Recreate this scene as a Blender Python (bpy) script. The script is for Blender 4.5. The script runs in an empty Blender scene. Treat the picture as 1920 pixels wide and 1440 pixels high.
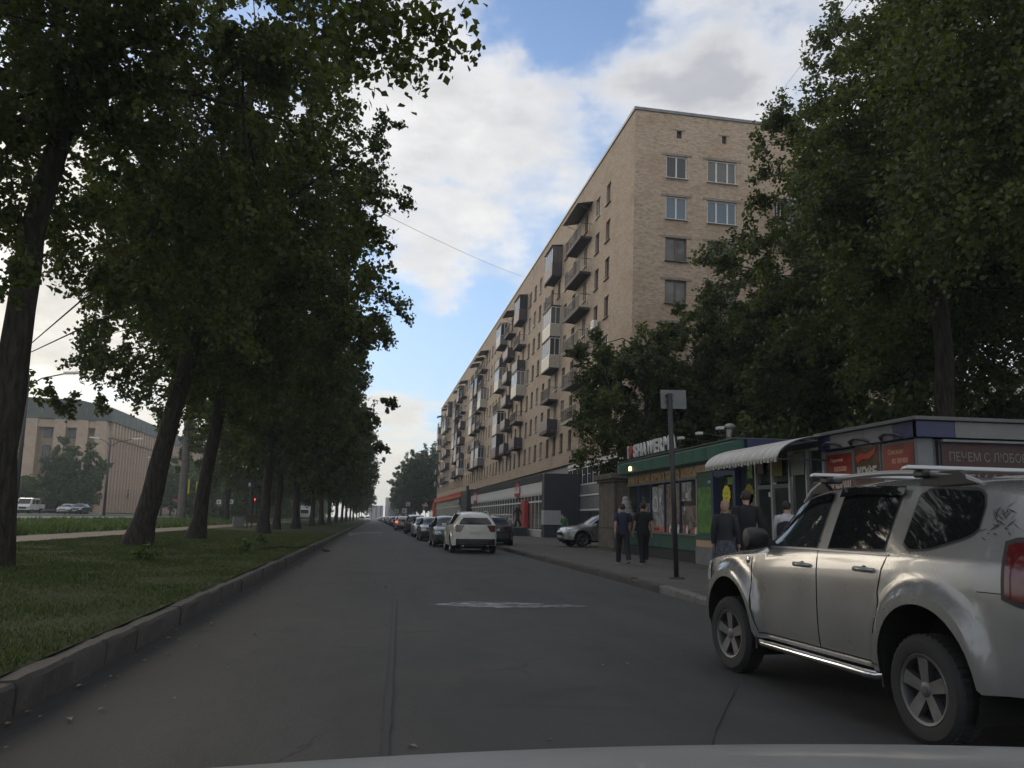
import bpy, bmesh, math, random
import numpy as np
from mathutils import Vector, Matrix
R = math.radians
C = bpy.context.scene.collection
sc = bpy.context.scene
# ---------------------------------------------------------------- camera, world, sun, exposure
cam_data = bpy.data.cameras.new('camera')
cam_data.sensor_width = 36.0; cam_data.lens = 36.0 * 1560 / 1920
cam_data.clip_start = 0.05; cam_data.clip_end = 6000
cam = bpy.data.objects.new('camera', cam_data); C.objects.link(cam)
cam.matrix_world = (Matrix.Translation((0, 0, 1.4)) @ Matrix.Rotation(R(-9.325), 4, 'Z')
                    @ Matrix.Rotation(R(90 + 9.2), 4, 'X') @ Matrix.Rotation(R(0.802), 4, 'Z'))
sc.camera = cam
SUN_AZ, SUN_EL = R(-30), R(14)          # azimuth from +Y towards +X, elevation
sc.view_settings.view_transform = 'Standard'; sc.view_settings.look = 'None'
sc.view_settings.exposure = 0.42; sc.view_settings.gamma = 1.0
sc.view_settings.use_curve_mapping = False
sc.render.engine = 'CYCLES'
sc.cycles.use_denoising = True
sc.cycles.max_bounces = 6; sc.cycles.transparent_max_bounces = 8
sc.cycles.volume_bounces = 0

class NT:
    """small helper to write node trees"""
    def __init__(s, tree): s.t = tree; s.n = tree.nodes; s.l = tree.links
    def new(s, typ, **kw):
        n = s.n.new(typ)
        for k, v in kw.items():
            if k.startswith('i_'):
                key = k[2:]; key = int(key) if key.isdigit() else key.replace('_', ' ')
                n.inputs[key].default_value = v
            else: setattr(n, k, v)
        return n
    def link(s, a, b): s.l.new(a, b)
    def math(s, op, a, b=None, clamp=False):
        n = s.n.new('ShaderNodeMath'); n.operation = op; n.use_clamp = clamp
        for i, v in enumerate((a, b)):
            if v is None: continue
            if isinstance(v, (int, float)): n.inputs[i].default_value = v
            else: s.l.new(v, n.inputs[i])
        return n.outputs[0]
    def mix(s, fac, a, b, blend='MIX'):
        n = s.n.new('ShaderNodeMix'); n.data_type = 'RGBA'; n.blend_type = blend
        for k, v in ((0, fac), (6, a), (7, b)):
            if isinstance(v, (int, float)): n.inputs[k].default_value = v
            elif isinstance(v, (tuple, list)): n.inputs[k].default_value = (*v[:3], 1)
            else: s.l.new(v, n.inputs[k])
        return n.outputs[2]
    def ramp(s, fac, stops, interp='LINEAR'):
        n = s.n.new('ShaderNodeValToRGB'); e = n.color_ramp; e.interpolation = interp
        while len(e.elements) < len(stops): e.elements.new(0.5)
        for el, (p, c) in zip(e.elements, stops):
            el.position = p; el.color = (*c, 1) if isinstance(c, (tuple, list)) else (c, c, c, 1)
        s.l.new(fac, n.inputs[0]); return n.outputs[0]

world = bpy.data.worlds.new('World'); sc.world = world; world.use_nodes = True
w = NT(world.node_tree); w.n.clear()
SKY_STRENGTH = 0.12
sky = w.new('ShaderNodeTexSky'); sky.sky_type = 'NISHITA'; sky.sun_disc = False
sky.sun_elevation = SUN_EL; sky.sun_rotation = SUN_AZ; sky.air_density = 1.0; sky.dust_density = 0.7; sky.ozone_density = 2.0
tc = w.new('ShaderNodeTexCoord'); sep = w.new('ShaderNodeSeparateXYZ'); w.link(tc.outputs['Generated'], sep.inputs[0])
zc = w.math('ADD', w.math('MAXIMUM', sep.outputs[2], 0.0), 0.16)
comb = w.new('ShaderNodeCombineXYZ')
w.link(w.math('DIVIDE', sep.outputs[0], zc), comb.inputs[0]); w.link(w.math('DIVIDE', sep.outputs[1], zc), comb.inputs[1])
mp = w.new('ShaderNodeMapping'); mp.inputs['Location'].default_value = (3.1, 0.35, 0); w.link(comb.outputs[0], mp.inputs[0])
n1 = w.new('ShaderNodeTexNoise', i_Scale=1.5, i_Detail=10.0, i_Roughness=0.56, i_Distortion=0.25); w.link(mp.outputs[0], n1.inputs['Vector'])
n2 = w.new('ShaderNodeTexNoise', i_Scale=2.6, i_Detail=10.0, i_Roughness=0.6, i_Distortion=0.3)
mp2 = w.new('ShaderNodeMapping'); mp2.inputs['Location'].default_value = (7.3, 1.9, 2.0); w.link(comb.outputs[0], mp2.inputs[0]); w.link(mp2.outputs[0], n2.inputs['Vector'])
n3 = w.new('ShaderNodeTexNoise', i_Scale=6.5, i_Detail=8.0, i_Roughness=0.6); w.link(mp2.outputs[0], n3.inputs['Vector'])
wob = w.new('ShaderNodeTexNoise', i_Scale=4.5, i_Detail=5.0, i_Roughness=0.6); w.link(tc.outputs['Generated'], wob.inputs['Vector'])
wv = w.new('ShaderNodeVectorMath', operation='MULTIPLY_ADD'); w.link(wob.outputs['Color'], wv.inputs[0]); wv.inputs[1].default_value = (0.34, 0.34, 0.34); wv.inputs[2].default_value = (-0.17, -0.17, -0.17)
wa = w.new('ShaderNodeVectorMath', operation='ADD'); w.link(tc.outputs['Generated'], wa.inputs[0]); w.link(wv.outputs[0], wa.inputs[1]); BDIR = wa.outputs[0]
def blob(d, size):
    """1 in direction d falling to 0 at `size` radians: openings and thick parts in the cloud cover"""
    v = w.new('ShaderNodeVectorMath', operation='DISTANCE'); v.inputs[1].default_value = Vector(d).normalized()
    w.link(BDIR, v.inputs[0])
    return w.math('SUBTRACT', 1.0, w.math('DIVIDE', v.outputs['Value'], size), clamp=True)
cov = w.math('ADD', w.math('MULTIPLY', n1.outputs['Fac'], 0.8), w.math('MULTIPLY', n3.outputs['Fac'], 0.2))
for d, size, amt in (((0.209, 0.83, 0.517), 0.16, -0.30), ((0.13, 0.825, 0.55), 0.09, -0.08), ((0.03, 0.972, 0.231), 0.16, -0.30), ((0.117, 0.959, 0.259), 0.09, -0.10), ((0.417, 0.768, 0.486), 0.08, -0.12), ((0.07, 0.93, 0.36), 0.06, -0.08),
                     ((0.212, 0.867, 0.451), 0.14, 0.14), ((0.326, 0.813, 0.482), 0.14, 0.14), ((0.103, 0.878, 0.468), 0.14, 0.10), ((0.077, 0.909, 0.409), 0.12, 0.06), ((0.082, 0.944, 0.318), 0.08, 0.10),
                     ((0.269, 0.805, 0.529), 0.07, 0.06), ((0.01, 0.993, 0.118), 0.10, 0.14), ((-0.239, 0.948, 0.211), 0.3, 0.06)):
    cov = w.math('ADD', cov, w.math('MULTIPLY', blob(d, size), amt))
cmask = w.ramp(cov, ((0.36, 0.0), (0.56, 1.0)), 'EASE')
grey = w.ramp(n2.outputs['Fac'], ((0.41, 0.0), (0.66, 0.9)))
for d, size, amt in (((0.212, 0.867, 0.451), 0.12, 0.7), ((0.326, 0.813, 0.482), 0.14, 0.65), ((0.40, 0.79, 0.46), 0.09, 0.3)):
    grey = w.math('ADD', grey, w.math('MULTIPLY', w.math('MULTIPLY', blob(d, size), amt), w.ramp(n2.outputs['Fac'], ((0.25, 0.5), (0.6, 1.2)))), clamp=True)
edge = w.ramp(cov, ((0.47, 0.0), (0.62, 1.0)))
shade = w.mix(w.math('MULTIPLY', grey, edge), (5.75, 5.7, 5.65), (3.3, 3.35, 3.6))
shade = w.mix(1.0, shade, w.ramp(n3.outputs['Fac'], ((0.3, 0.90), (0.7, 1.08))), 'MULTIPLY')
low = w.ramp(sep.outputs[2], ((0.0, 1.0), (0.26, 0.0)), 'EASE')
shade = w.mix(w.math('MULTIPLY', low, 0.8), shade, (6.3, 6.0, 5.2))
skyc = w.mix(1.0, sky.outputs[0], (0.85, 0.95, 1.18), 'MULTIPLY')
veil = w.mix(w.ramp(sep.outputs[2], ((0.05, 0.75), (0.30, 0.35), (0.55, 0.12))), skyc, (3.6, 4.9, 6.0))
colr = w.mix(w.math('MULTIPLY', cmask, 0.97), veil, shade)
glow = w.math('POWER', blob((math.sin(SUN_AZ) * math.cos(SUN_EL), math.cos(SUN_AZ) * math.cos(SUN_EL), math.sin(SUN_EL)), 0.45), 2.0)
colr = w.mix(w.math('MULTIPLY', glow, 0.6), colr, (9.5, 8.4, 6.2))
bg = w.new('ShaderNodeBackground', i_Strength=SKY_STRENGTH); w.link(colr, bg.inputs[0])
wo = w.new('ShaderNodeOutputWorld'); w.link(bg.outputs[0], wo.inputs[0])

sun_d = bpy.data.lights.new('sun', 'SUN'); sun_d.energy = 0.75; sun_d.angle = R(25); sun_d.color = (1.0, 0.86, 0.68)
sun = bpy.data.objects.new('sun', sun_d); C.objects.link(sun)
sdir = Vector((math.sin(SUN_AZ) * math.cos(SUN_EL), math.cos(SUN_AZ) * math.cos(SUN_EL), math.sin(SUN_EL)))
sun.rotation_euler = sdir.to_track_quat('Z', 'Y').to_euler(); sun.location = (0, 0, 60)

# ---------------------------------------------------------------- helpers
class MB:
    """collects vertices and faces (with material slots) into ONE mesh"""
    def __init__(s): s.v = []; s.f = []; s.m = []; s.cur = 0
    def add(s, vs, fs, m=None):
        o = len(s.v); s.v.extend([tuple(p) for p in vs]); m = s.cur if m is None else m
        for f in fs: s.f.append(tuple(i + o for i in f)); s.m.append(m)
        return s
    def box(s, x0, x1, y0, y1, z0, z1, m=None, M=None):
        vs = [(x0, y0, z0), (x1, y0, z0), (x1, y1, z0), (x0, y1, z0), (x0, y0, z1), (x1, y0, z1), (x1, y1, z1), (x0, y1, z1)]
        if M is not None: vs = [M @ Vector(p) for p in vs]
        return s.add(vs, [(0, 3, 2, 1), (4, 5, 6, 7), (0, 1, 5, 4), (1, 2, 6, 5), (2, 3, 7, 6), (3, 0, 4, 7)], m)
    def quad(s, a, b, c, d, m=None): return s.add([a, b, c, d], [(0, 1, 2, 3)], m)
    def poly(s, pts, m=None): return s.add(pts, [tuple(range(len(pts)))], m)
    def prism(s, pts, d, m=None):
        """polygon pts extruded along vector d, both ends closed"""
        n = len(pts); d = Vector(d); b = [Vector(p) + d for p in pts]
        fs = [tuple(range(n))[::-1], tuple(range(n, 2 * n))] + [(i, (i + 1) % n, n + (i + 1) % n, n + i) for i in range(n)]
        return s.add(list(pts) + b, fs, m)
    def tube(s, pts, rads, n=8, m=None, cap=True):
        pts = [Vector(p) for p in pts]
        if not isinstance(rads, (list, tuple, np.ndarray)): rads = [rads] * len(pts)
        rings = []; pa = None
        for i, p in enumerate(pts):
            t = (pts[min(i + 1, len(pts) - 1)] - pts[max(i - 1, 0)]).normalized()
            if pa is None: pa = t.cross(Vector((0, 0, 1)) if abs(t.z) < 0.95 else Vector((1, 0, 0)))
            a = (pa - t * pa.dot(t)).normalized(); b = t.cross(a); pa = a
            rings.append([p + (a * math.cos(2 * math.pi * k / n) + b * math.sin(2 * math.pi * k / n)) * rads[i] for k in range(n)])
        vs = [q for r in rings for q in r]
        fs = [(i * n + k, i * n + (k + 1) % n, (i + 1) * n + (k + 1) % n, (i + 1) * n + k) for i in range(len(pts) - 1) for k in range(n)]
        if cap: fs += [tuple(range(n))[::-1], tuple(range((len(pts) - 1) * n, len(pts) * n))]
        return s.add(vs, fs, m)
    def lathe(s, prof, n=24, axis='Z', o=(0, 0, 0), m=None, close=False):
        vs = []; o = Vector(o)
        for r, h in prof:
            for k in range(n):
                a = 2 * math.pi * k / n; c, q = r * math.cos(a), r * math.sin(a)
                vs.append(o + (Vector((c, q, h)) if axis == 'Z' else Vector((c, h, q)) if axis == 'Y' else Vector((h, c, q))))
        L = len(prof); fs = []
        for i in range(L if close else L - 1):
            j = (i + 1) % L
            for k in range(n): fs.append((i * n + k, i * n + (k + 1) % n, j * n + (k + 1) % n, j * n + k))
        return s.add(vs, fs, m)
    def grid(s, P, m=None):
        """P[i][j] points"""
        a, b = len(P), len(P[0])
        return s.add([p for r in P for p in r], [(i * b + j, i * b + j + 1, (i + 1) * b + j + 1, (i + 1) * b + j) for i in range(a - 1) for j in range(b - 1)], m)
    def mesh(s, name, mats, smooth=False, fix=True):
        me = bpy.data.meshes.new(name); me.from_pydata(s.v, [], s.f)
        for mt in (mats if isinstance(mats, (list, tuple)) else [mats]): me.materials.append(mt)
        if any(s.m): me.polygons.foreach_set('material_index', s.m)
        if fix:
            bm = bmesh.new(); bm.from_mesh(me)
            if smooth: bmesh.ops.remove_doubles(bm, verts=bm.verts, dist=1e-5)
            bmesh.ops.recalc_face_normals(bm, faces=bm.faces); bm.to_mesh(me); bm.free()
        if smooth:
            me.polygons.foreach_set('use_smooth', [True] * len(me.polygons))
            if smooth is not True: me.set_sharp_from_angle(angle=R(smooth))
        me.update(); return me
def link(name, me, parent=None, loc=None, rot=None, **tags):
    o = bpy.data.objects.new(name, me); C.objects.link(o)
    if loc is not None: o.location = loc
    if rot is not None: o.rotation_euler = rot
    if parent is not None: o.parent = parent
    for k, v in tags.items():
        if v is not None: o[{'cat': 'category'}.get(k, k)] = v
    return o
def obj(name, mb, mat, parent=None, loc=None, rot=None, smooth=False, bevel=0, fix=True, **tags):
    o = link(name, mb.mesh(name, mat, smooth, fix), parent, loc, rot, **tags)
    if bevel:
        b = o.modifiers.new('bevel', 'BEVEL'); b.width = bevel; b.segments = 2; b.limit_method = 'ANGLE'
    return o
def empty(name, loc=(0, 0, 0), rotz=0, label=None, cat=None, group=None):
    o = bpy.data.objects.new(name, None); C.objects.link(o); o.location = loc; o.rotation_euler = (0, 0, rotz); o.empty_display_size = 0.2
    if label: o['label'] = label
    if cat: o['category'] = cat
    if group: o['group'] = group
    return o
def copy_tree(o, parent=None):
    c = o.copy(); C.objects.link(c); c.parent = parent
    for ch in list(o.children): copy_tree(ch, c)
    return c
def text_mesh(txt, size, depth, mat, bold=0.0):
    cu = bpy.data.curves.new('lettering', 'FONT'); cu.body = txt; cu.size = size; cu.extrude = depth; cu.offset = bold
    cu.align_x = 'LEFT'; cu.resolution_u = 3
    t = bpy.data.objects.new('lettering', cu); C.objects.link(t); dg = bpy.context.evaluated_depsgraph_get()
    me = bpy.data.meshes.new_from_object(t.evaluated_get(dg)); bpy.data.objects.remove(t); bpy.data.curves.remove(cu)
    me.materials.clear(); me.materials.append(mat); return me
def text_on_wall(name, txt, size, mat, parent, p, face='-X', depth=0.004, width=None, height=None, bold=0.0, **tags):
    """lettering on a wall; p = its lower left corner as seen, in the parent's space"""
    me = text_mesh(txt, size, depth, mat, bold)
    xs = [v.co.x for v in me.vertices]; ys = [v.co.y for v in me.vertices]
    sx = width / (max(xs) - min(xs)) if width else 1; sy = height / (max(ys) - min(ys)) if height else (sx if width else 1)
    x0, y0 = min(xs), min(ys)
    for v in me.vertices:
        a, b, c = (v.co.x - x0) * sx, (v.co.y - y0) * sy, v.co.z
        v.co = (-c, -a, b) if face == '-X' else (a, -c, b)
    bm = bmesh.new(); bm.from_mesh(me); bmesh.ops.recalc_face_normals(bm, faces=bm.faces); bm.to_mesh(me); bm.free()
    return link(name, me, parent, p, **tags)

# ---------------------------------------------------------------- materials
MATS = {}
def mat(name, col, rough=0.6, metal=0.0, noise=0.0, nscale=6.0, bump=0.0, bscale=40.0, coat=0.0, spec=0.5, emit=None, estr=0.0, dirt=None, stretch=None):
    """principled material with colour mottling and fine relief in object space"""
    if name in MATS: return MATS[name]
    m = bpy.data.materials.new(name); m.use_nodes = True; t = NT(m.node_tree); b = t.n['Principled BSDF']
    b.inputs['Roughness'].default_value = rough; b.inputs['Metallic'].default_value = metal
    b.inputs['Specular IOR Level'].default_value = spec; b.inputs['Coat Weight'].default_value = coat; b.inputs['Coat Roughness'].default_value = 0.06
    tc = t.new('ShaderNodeTexCoord'); vec = tc.outputs['Object']
    if stretch:
        mp = t.new('ShaderNodeMapping'); mp.inputs['Scale'].default_value = stretch; t.link(vec, mp.inputs[0]); vec = mp.outputs[0]
    if noise:
        n = t.new('ShaderNodeTexNoise', i_Scale=nscale, i_Detail=6.0, i_Roughness=0.6); t.link(vec, n.inputs['Vector'])
        d = dirt or tuple(c * (1 - noise) for c in col)
        f = t.ramp(n.outputs['Fac'], ((0.32, 0.0), (0.68, 1.0)))
        lo = d; hi = tuple(min(1, c * (1 + noise * 0.6)) for c in col)
        t.link(t.mix(f, lo, hi), b.inputs['Base Color'])
        t.link(t.math('ADD', t.math('MULTIPLY', n.outputs['Fac'], 0.25), rough - 0.12, clamp=True), b.inputs['Roughness'])
    else: b.inputs['Base Color'].default_value = (*col, 1)
    if bump:
        n = t.new('ShaderNodeTexNoise', i_Scale=bscale, i_Detail=4.0); t.link(vec, n.inputs['Vector'])
        bp = t.new('ShaderNodeBump', i_Strength=bump, i_Distance=0.02); t.link(n.outputs['Fac'], bp.inputs['Height']); t.link(bp.outputs[0], b.inputs['Normal'])
    if emit:
        b.inputs['Emission Color'].default_value = (*emit, 1); b.inputs['Emission Strength'].default_value = estr
    MATS[name] = m; return m
def glass_dark(name, col, rough=0.05, var=0.0, spec=0.5):
    """pane seen from outside by day: dark room behind, sky mirrored; var mixes in curtains per object"""
    m = bpy.data.materials.new(name); m.use_nodes = True; t = NT(m.node_tree); b = t.n['Principled BSDF']
    b.inputs['Roughness'].default_value = rough; b.inputs['Specular IOR Level'].default_value = spec; b.inputs['Base Color'].default_value = (*col, 1)
    b.inputs['IOR'].default_value = 1.52
    if var:
        oi = t.new('ShaderNodeObjectInfo'); tc = t.new('ShaderNodeTexCoord')
        n = t.new('ShaderNodeTexNoise', i_Scale=1.7, i_Detail=3.0); t.link(tc.outputs['Object'], n.inputs['Vector'])
        r = t.ramp(oi.outputs['Random'], ((0.0, (0.025, 0.03, 0.035)), (0.35, (0.05, 0.055, 0.06)), (0.62, (0.16, 0.155, 0.14)), (0.8, (0.3, 0.29, 0.26)), (1.0, (0.1, 0.12, 0.13))), 'CONSTANT')
        c = t.mix(t.math('MULTIPLY', n.outputs['Fac'], 0.7), r, col); t.link(c, b.inputs['Base Color'])
    MATS[name] = m; return m
def ground_mat(name, c1, c2, c3, s1=0.35, s2=2.2, s3=90.0, rough=0.85, bump=0.25, spec=0.35, stretch=None):
    """three-scale mottled ground: patches, stains, grains"""
    m = bpy.data.materials.new(name); m.use_nodes = True; t = NT(m.node_tree); b = t.n['Principled BSDF']
    tc = t.new('ShaderNodeTexCoord'); vec = tc.outputs['Object']
    mp = t.new('ShaderNodeMapping'); mp.inputs['Scale'].default_value = stretch or (1, 1, 1); t.link(vec, mp.inputs[0])
    a = t.new('ShaderNodeTexNoise', i_Scale=s1, i_Detail=5.0, i_Roughness=0.6, i_Distortion=0.6); t.link(mp.outputs[0], a.inputs['Vector'])
    bb = t.new('ShaderNodeTexNoise', i_Scale=s2, i_Detail=6.0, i_Roughness=0.65); t.link(mp.outputs[0], bb.inputs['Vector'])
    g = t.new('ShaderNodeTexNoise', i_Scale=s3, i_Detail=2.0); t.link(vec, g.inputs['Vector'])
    c = t.mix(t.ramp(a.outputs['Fac'], ((0.38, 0.0), (0.62, 1.0))), c1, c2)
    c = t.mix(t.ramp(bb.outputs['Fac'], ((0.5, 0.0), (0.72, 0.8))), c, c3)
    c = t.mix(1.0, c, t.ramp(g.outputs['Fac'], ((0.3, 0.55), (0.7, 1.45))), 'MULTIPLY')
    t.link(c, b.inputs['Base Color']); b.inputs['Specular IOR Level'].default_value = spec
    t.link(t.math('ADD', t.math('MULTIPLY', bb.outputs['Fac'], 0.3), rough - 0.15, clamp=True), b.inputs['Roughness'])
    bp = t.new('ShaderNodeBump', i_Strength=bump, i_Distance=0.01); t.link(g.outputs['Fac'], bp.inputs['Height']); t.link(bp.outputs[0], b.inputs['Normal'])
    MATS[name] = m; return m
def brick_mat(name, axes, c1, c2, mortar, bw=0.26, bh=0.077):
    """silicate brickwork: courses in the wall plane, weathered patches and a few reddened areas"""
    m = bpy.data.materials.new(name); m.use_nodes = True; t = NT(m.node_tree); b = t.n['Principled BSDF']
    tc = t.new('ShaderNodeTexCoord'); sp = t.new('ShaderNodeSeparateXYZ'); t.link(tc.outputs['Object'], sp.inputs[0])
    cb = t.new('ShaderNodeCombineXYZ'); t.link(sp.outputs[axes[0]], cb.inputs[0]); t.link(sp.outputs[axes[1]], cb.inputs[1])
    br = t.new('ShaderNodeTexBrick', i_Scale=1.0, i_Mortar_Size=0.008, i_Brick_Width=bw, i_Row_Height=bh, i_Bias=-0.1, i_Mortar_Smooth=0.3)
    br.inputs['Color1'].default_value = (*c1, 1); br.inputs['Color2'].default_value = (*c2, 1); br.inputs['Mortar'].default_value = (*mortar, 1)
    t.link(cb.outputs[0], br.inputs['Vector'])
    mp = t.new('ShaderNodeMapping'); mp.inputs['Scale'].default_value = (1, 1.35, 1); t.link(cb.outputs[0], mp.inputs[0])
    n = t.new('ShaderNodeTexNoise', i_Scale=0.45, i_Detail=8.0, i_Roughness=0.62); t.link(mp.outputs[0], n.inputs['Vector'])
    n2 = t.new('ShaderNodeTexNoise', i_Scale=3.5, i_Detail=6.0, i_Roughness=0.7); t.link(mp.outputs[0], n2.inputs['Vector'])
    c = t.mix(t.ramp(n.outputs['Fac'], ((0.5, 0.0), (0.72, 0.75))), br.outputs['Color'], (c1[0] * 0.66, c1[1] * 0.56, c1[2] * 0.50))
    c = t.mix(t.ramp(n2.outputs['Fac'], ((0.54, 0.0), (0.72, 0.7))), c, (0.12, 0.095, 0.075))
    t.link(c, b.inputs['Base Color']); b.inputs['Roughness'].default_value = 0.9; b.inputs['Specular IOR Level'].default_value = 0.2
    bp = t.new('ShaderNodeBump', i_Strength=0.5, i_Distance=0.012); t.link(br.outputs['Fac'], bp.inputs['Height']); bp.invert = True; t.link(bp.outputs[0], b.inputs['Normal'])
    MATS[name] = m; return m
def leaf_mat(name, base, hue2, trans=0.35):
    m = bpy.data.materials.new(name); m.use_nodes = True; t = NT(m.node_tree); b = t.n['Principled BSDF']; o = t.n['Material Output']
    g = t.new('ShaderNodeNewGeometry'); tc = t.new('ShaderNodeTexCoord')
    n = t.new('ShaderNodeTexNoise', i_Scale=0.5, i_Detail=3.0); t.link(tc.outputs['Object'], n.inputs['Vector'])
    c = t.mix(t.ramp(n.outputs['Fac'], ((0.35, 0.0), (0.65, 1.0))), base, hue2)
    c = t.mix(1.0, c, t.ramp(g.outputs['Random Per Island'], ((0.0, 0.6), (1.0, 1.5))), 'MULTIPLY')
    t.link(c, b.inputs['Base Color']); b.inputs['Roughness'].default_value = 0.55; b.inputs['Specular IOR Level'].default_value = 0.3
    tr = t.new('ShaderNodeBsdfTranslucent'); t.link(t.mix(1.0, c, (1.6, 1.7, 0.7), 'MULTIPLY'), tr.inputs[0])
    mx = t.new('ShaderNodeMixShader', i_0=trans); t.link(b.outputs[0], mx.inputs[1]); t.link(tr.outputs[0], mx.inputs[2]); t.link(mx.outputs[0], o.inputs[0])
    MATS[name] = m; return m

def asphalt_mat(name):
    m = bpy.data.materials.new(name); m.use_nodes = True; t = NT(m.node_tree); b = t.n['Principled BSDF']
    tc = t.new('ShaderNodeTexCoord'); o = tc.outputs['Object']; sp = t.new('ShaderNodeSeparateXYZ'); t.link(o, sp.inputs[0])
    def noise(sc_, det, scale=(1, 1, 1), dist=0.0, loc=(0, 0, 0)):
        mp = t.new('ShaderNodeMapping'); mp.inputs['Scale'].default_value = scale; mp.inputs['Location'].default_value = loc; t.link(o, mp.inputs[0])
        n = t.new('ShaderNodeTexNoise', i_Scale=sc_, i_Detail=det, i_Roughness=0.62, i_Distortion=dist); t.link(mp.outputs[0], n.inputs['Vector']); return n.outputs['Fac']
    patch, stain, lane, grain, blot = noise(.28, 5, (1, .4, 1), .8), noise(1.6, 7, (1, .55, 1), .5), noise(.9, 4, (1, .03, 1)), noise(120, 2), noise(.55, 3, (.45, 1.3, 1), 1.2, (4, 2, 0))
    c = t.mix(t.ramp(patch, ((.42, 0.0), (.56, 1.0))), (.030, .030, .0295), (.044, .0425, .040))
    c = t.mix(t.ramp(lane, ((.42, 0.0), (.62, .55))), c, (.050, .0485, .045))
    c = t.mix(t.ramp(stain, ((.54, 0.0), (.70, .75))), c, (.021, .021, .0215))
    c = t.mix(t.ramp(blot, ((.60, 0.0), (.68, .55))), c, (.020, .020, .0205))
    gut = t.math('ADD', t.math('MULTIPLY', sp.outputs[0], -1.0), t.math('MULTIPLY', stain, 1.6)); c = t.mix(t.ramp(t.math('MULTIPLY', gut, .3), ((.62, 0.0), (.86, .75))), c, (.019, .0185, .018))
    v = t.new('ShaderNodeTexVoronoi', feature='DISTANCE_TO_EDGE', i_Scale=.42); n = t.new('ShaderNodeTexNoise', i_Scale=1.3, i_Detail=6.0); t.link(o, n.inputs['Vector'])
    dv = t.new('ShaderNodeVectorMath', operation='ADD'); t.link(o, dv.inputs[0]); t.link(n.outputs['Color'], dv.inputs[1]); t.link(dv.outputs[0], v.inputs['Vector'])
    crack = t.math('MULTIPLY', t.ramp(v.outputs['Distance'], ((.003, 1.0), (.010, 0.0))), t.ramp(patch, ((.48, 0.0), (.56, .5))))
    c = t.mix(crack, c, (.012, .012, .012))
    c = t.mix(1.0, c, t.ramp(grain, ((.3, .5), (.7, 1.5))), 'MULTIPLY'); t.link(c, b.inputs['Base Color'])
    t.link(t.math('ADD', t.math('MULTIPLY', stain, -.25), .9, clamp=True), b.inputs['Roughness']); b.inputs['Specular IOR Level'].default_value = .4
    h = t.math('SUBTRACT', grain, t.math('MULTIPLY', crack, 2.0)); bp = t.new('ShaderNodeBump', i_Strength=.35, i_Distance=.01); t.link(h, bp.inputs['Height']); t.link(bp.outputs[0], b.inputs['Normal']); return m
M_ASPHALT = asphalt_mat('asphalt')
M_AVENUE = ground_mat('avenue asphalt', (0.16, 0.16, 0.155), (0.2, 0.195, 0.19), (0.13, 0.13, 0.13), s1=0.1)
M_PAVE = ground_mat('pavement asphalt', (0.085, 0.077, 0.070), (0.105, 0.094, 0.084), (0.066, 0.061, 0.057), s1=0.6, s2=3.0)
M_LAWN = ground_mat('lawn soil and turf', (0.026, 0.037, 0.012), (0.033, 0.044, 0.015), (0.034, 0.030, 0.017), s1=0.25, s2=1.4, s3=60, rough=0.95, bump=0.6, spec=0.1)
M_VERGE = ground_mat('far grass', (0.055, 0.085, 0.025), (0.07, 0.095, 0.03), (0.085, 0.09, 0.04), s1=0.06, s2=0.5, s3=8, rough=0.95, bump=0.4, spec=0.1)
M_PATH = ground_mat('trodden earth', (0.16, 0.115, 0.085), (0.2, 0.15, 0.115), (0.12, 0.095, 0.07), s1=0.5, s2=3)
M_GROUND = ground_mat('bare ground', (0.09, 0.09, 0.07), (0.11, 0.11, 0.08), (0.08, 0.075, 0.06), s1=0.02, s2=0.2, s3=4)
M_KERB = mat('granite kerb', (0.056, 0.049, 0.043), 0.85, noise=0.35, nscale=9, bump=0.5, bscale=45)
M_KERB2 = mat('concrete kerb', (0.15, 0.145, 0.135), 0.9, noise=0.3, nscale=9, bump=0.4, bscale=40)
M_WET = mat('wet road film', (0.20, 0.215, 0.225), 0.34, spec=1.0)
t_ = NT(M_WET.node_tree); tcw = t_.new('ShaderNodeTexCoord'); nw = t_.new('ShaderNodeTexNoise', i_Scale=2.6, i_Detail=9.0, i_Roughness=0.72); mw = t_.new('ShaderNodeMapping'); mw.inputs['Scale'].default_value = (0.7, 1.6, 1); t_.link(tcw.outputs['Object'], mw.inputs[0]); t_.link(mw.outputs[0], nw.inputs['Vector'])
t_.link(t_.ramp(nw.outputs['Fac'], ((0.38, 0.0), (0.60, 0.9))), t_.n['Principled BSDF'].inputs['Alpha'])
M_STREAK = mat('dark streak', (0.024, 0.024, 0.024), 0.75, noise=0.3, nscale=10)  # dark tone of the painted windscreen streaks, shared by the post base
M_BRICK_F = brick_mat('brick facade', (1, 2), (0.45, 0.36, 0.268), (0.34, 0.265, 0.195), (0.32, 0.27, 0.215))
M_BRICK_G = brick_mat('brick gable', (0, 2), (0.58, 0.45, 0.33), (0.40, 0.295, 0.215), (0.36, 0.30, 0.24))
M_LINTEL = mat('concrete lintel', (0.29, 0.24, 0.2), 0.9, noise=0.3, nscale=5)
M_CAP = mat('zinc parapet', (0.20, 0.205, 0.21), 0.5, metal=0.3, noise=0.3, nscale=2)
M_GLASS = glass_dark('window glass', (0.04, 0.045, 0.05), 0.04, var=1.0)
M_FRAME_W = mat('white window frame', (0.68, 0.68, 0.66), 0.5, noise=0.12, nscale=8)
M_FRAME_B = mat('brown window frame', (0.16, 0.12, 0.095), 0.6, noise=0.35, nscale=9)
M_SLAB = mat('balcony slab', (0.065, 0.055, 0.056), 0.85, noise=0.4, nscale=3, bump=0.3)
M_SLABL = mat('pale balcony slab', (0.36, 0.34, 0.30), 0.85, noise=0.3, nscale=3)
M_IRON = mat('dark iron', (0.035, 0.033, 0.036), 0.55, noise=0.3, nscale=12)
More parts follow.
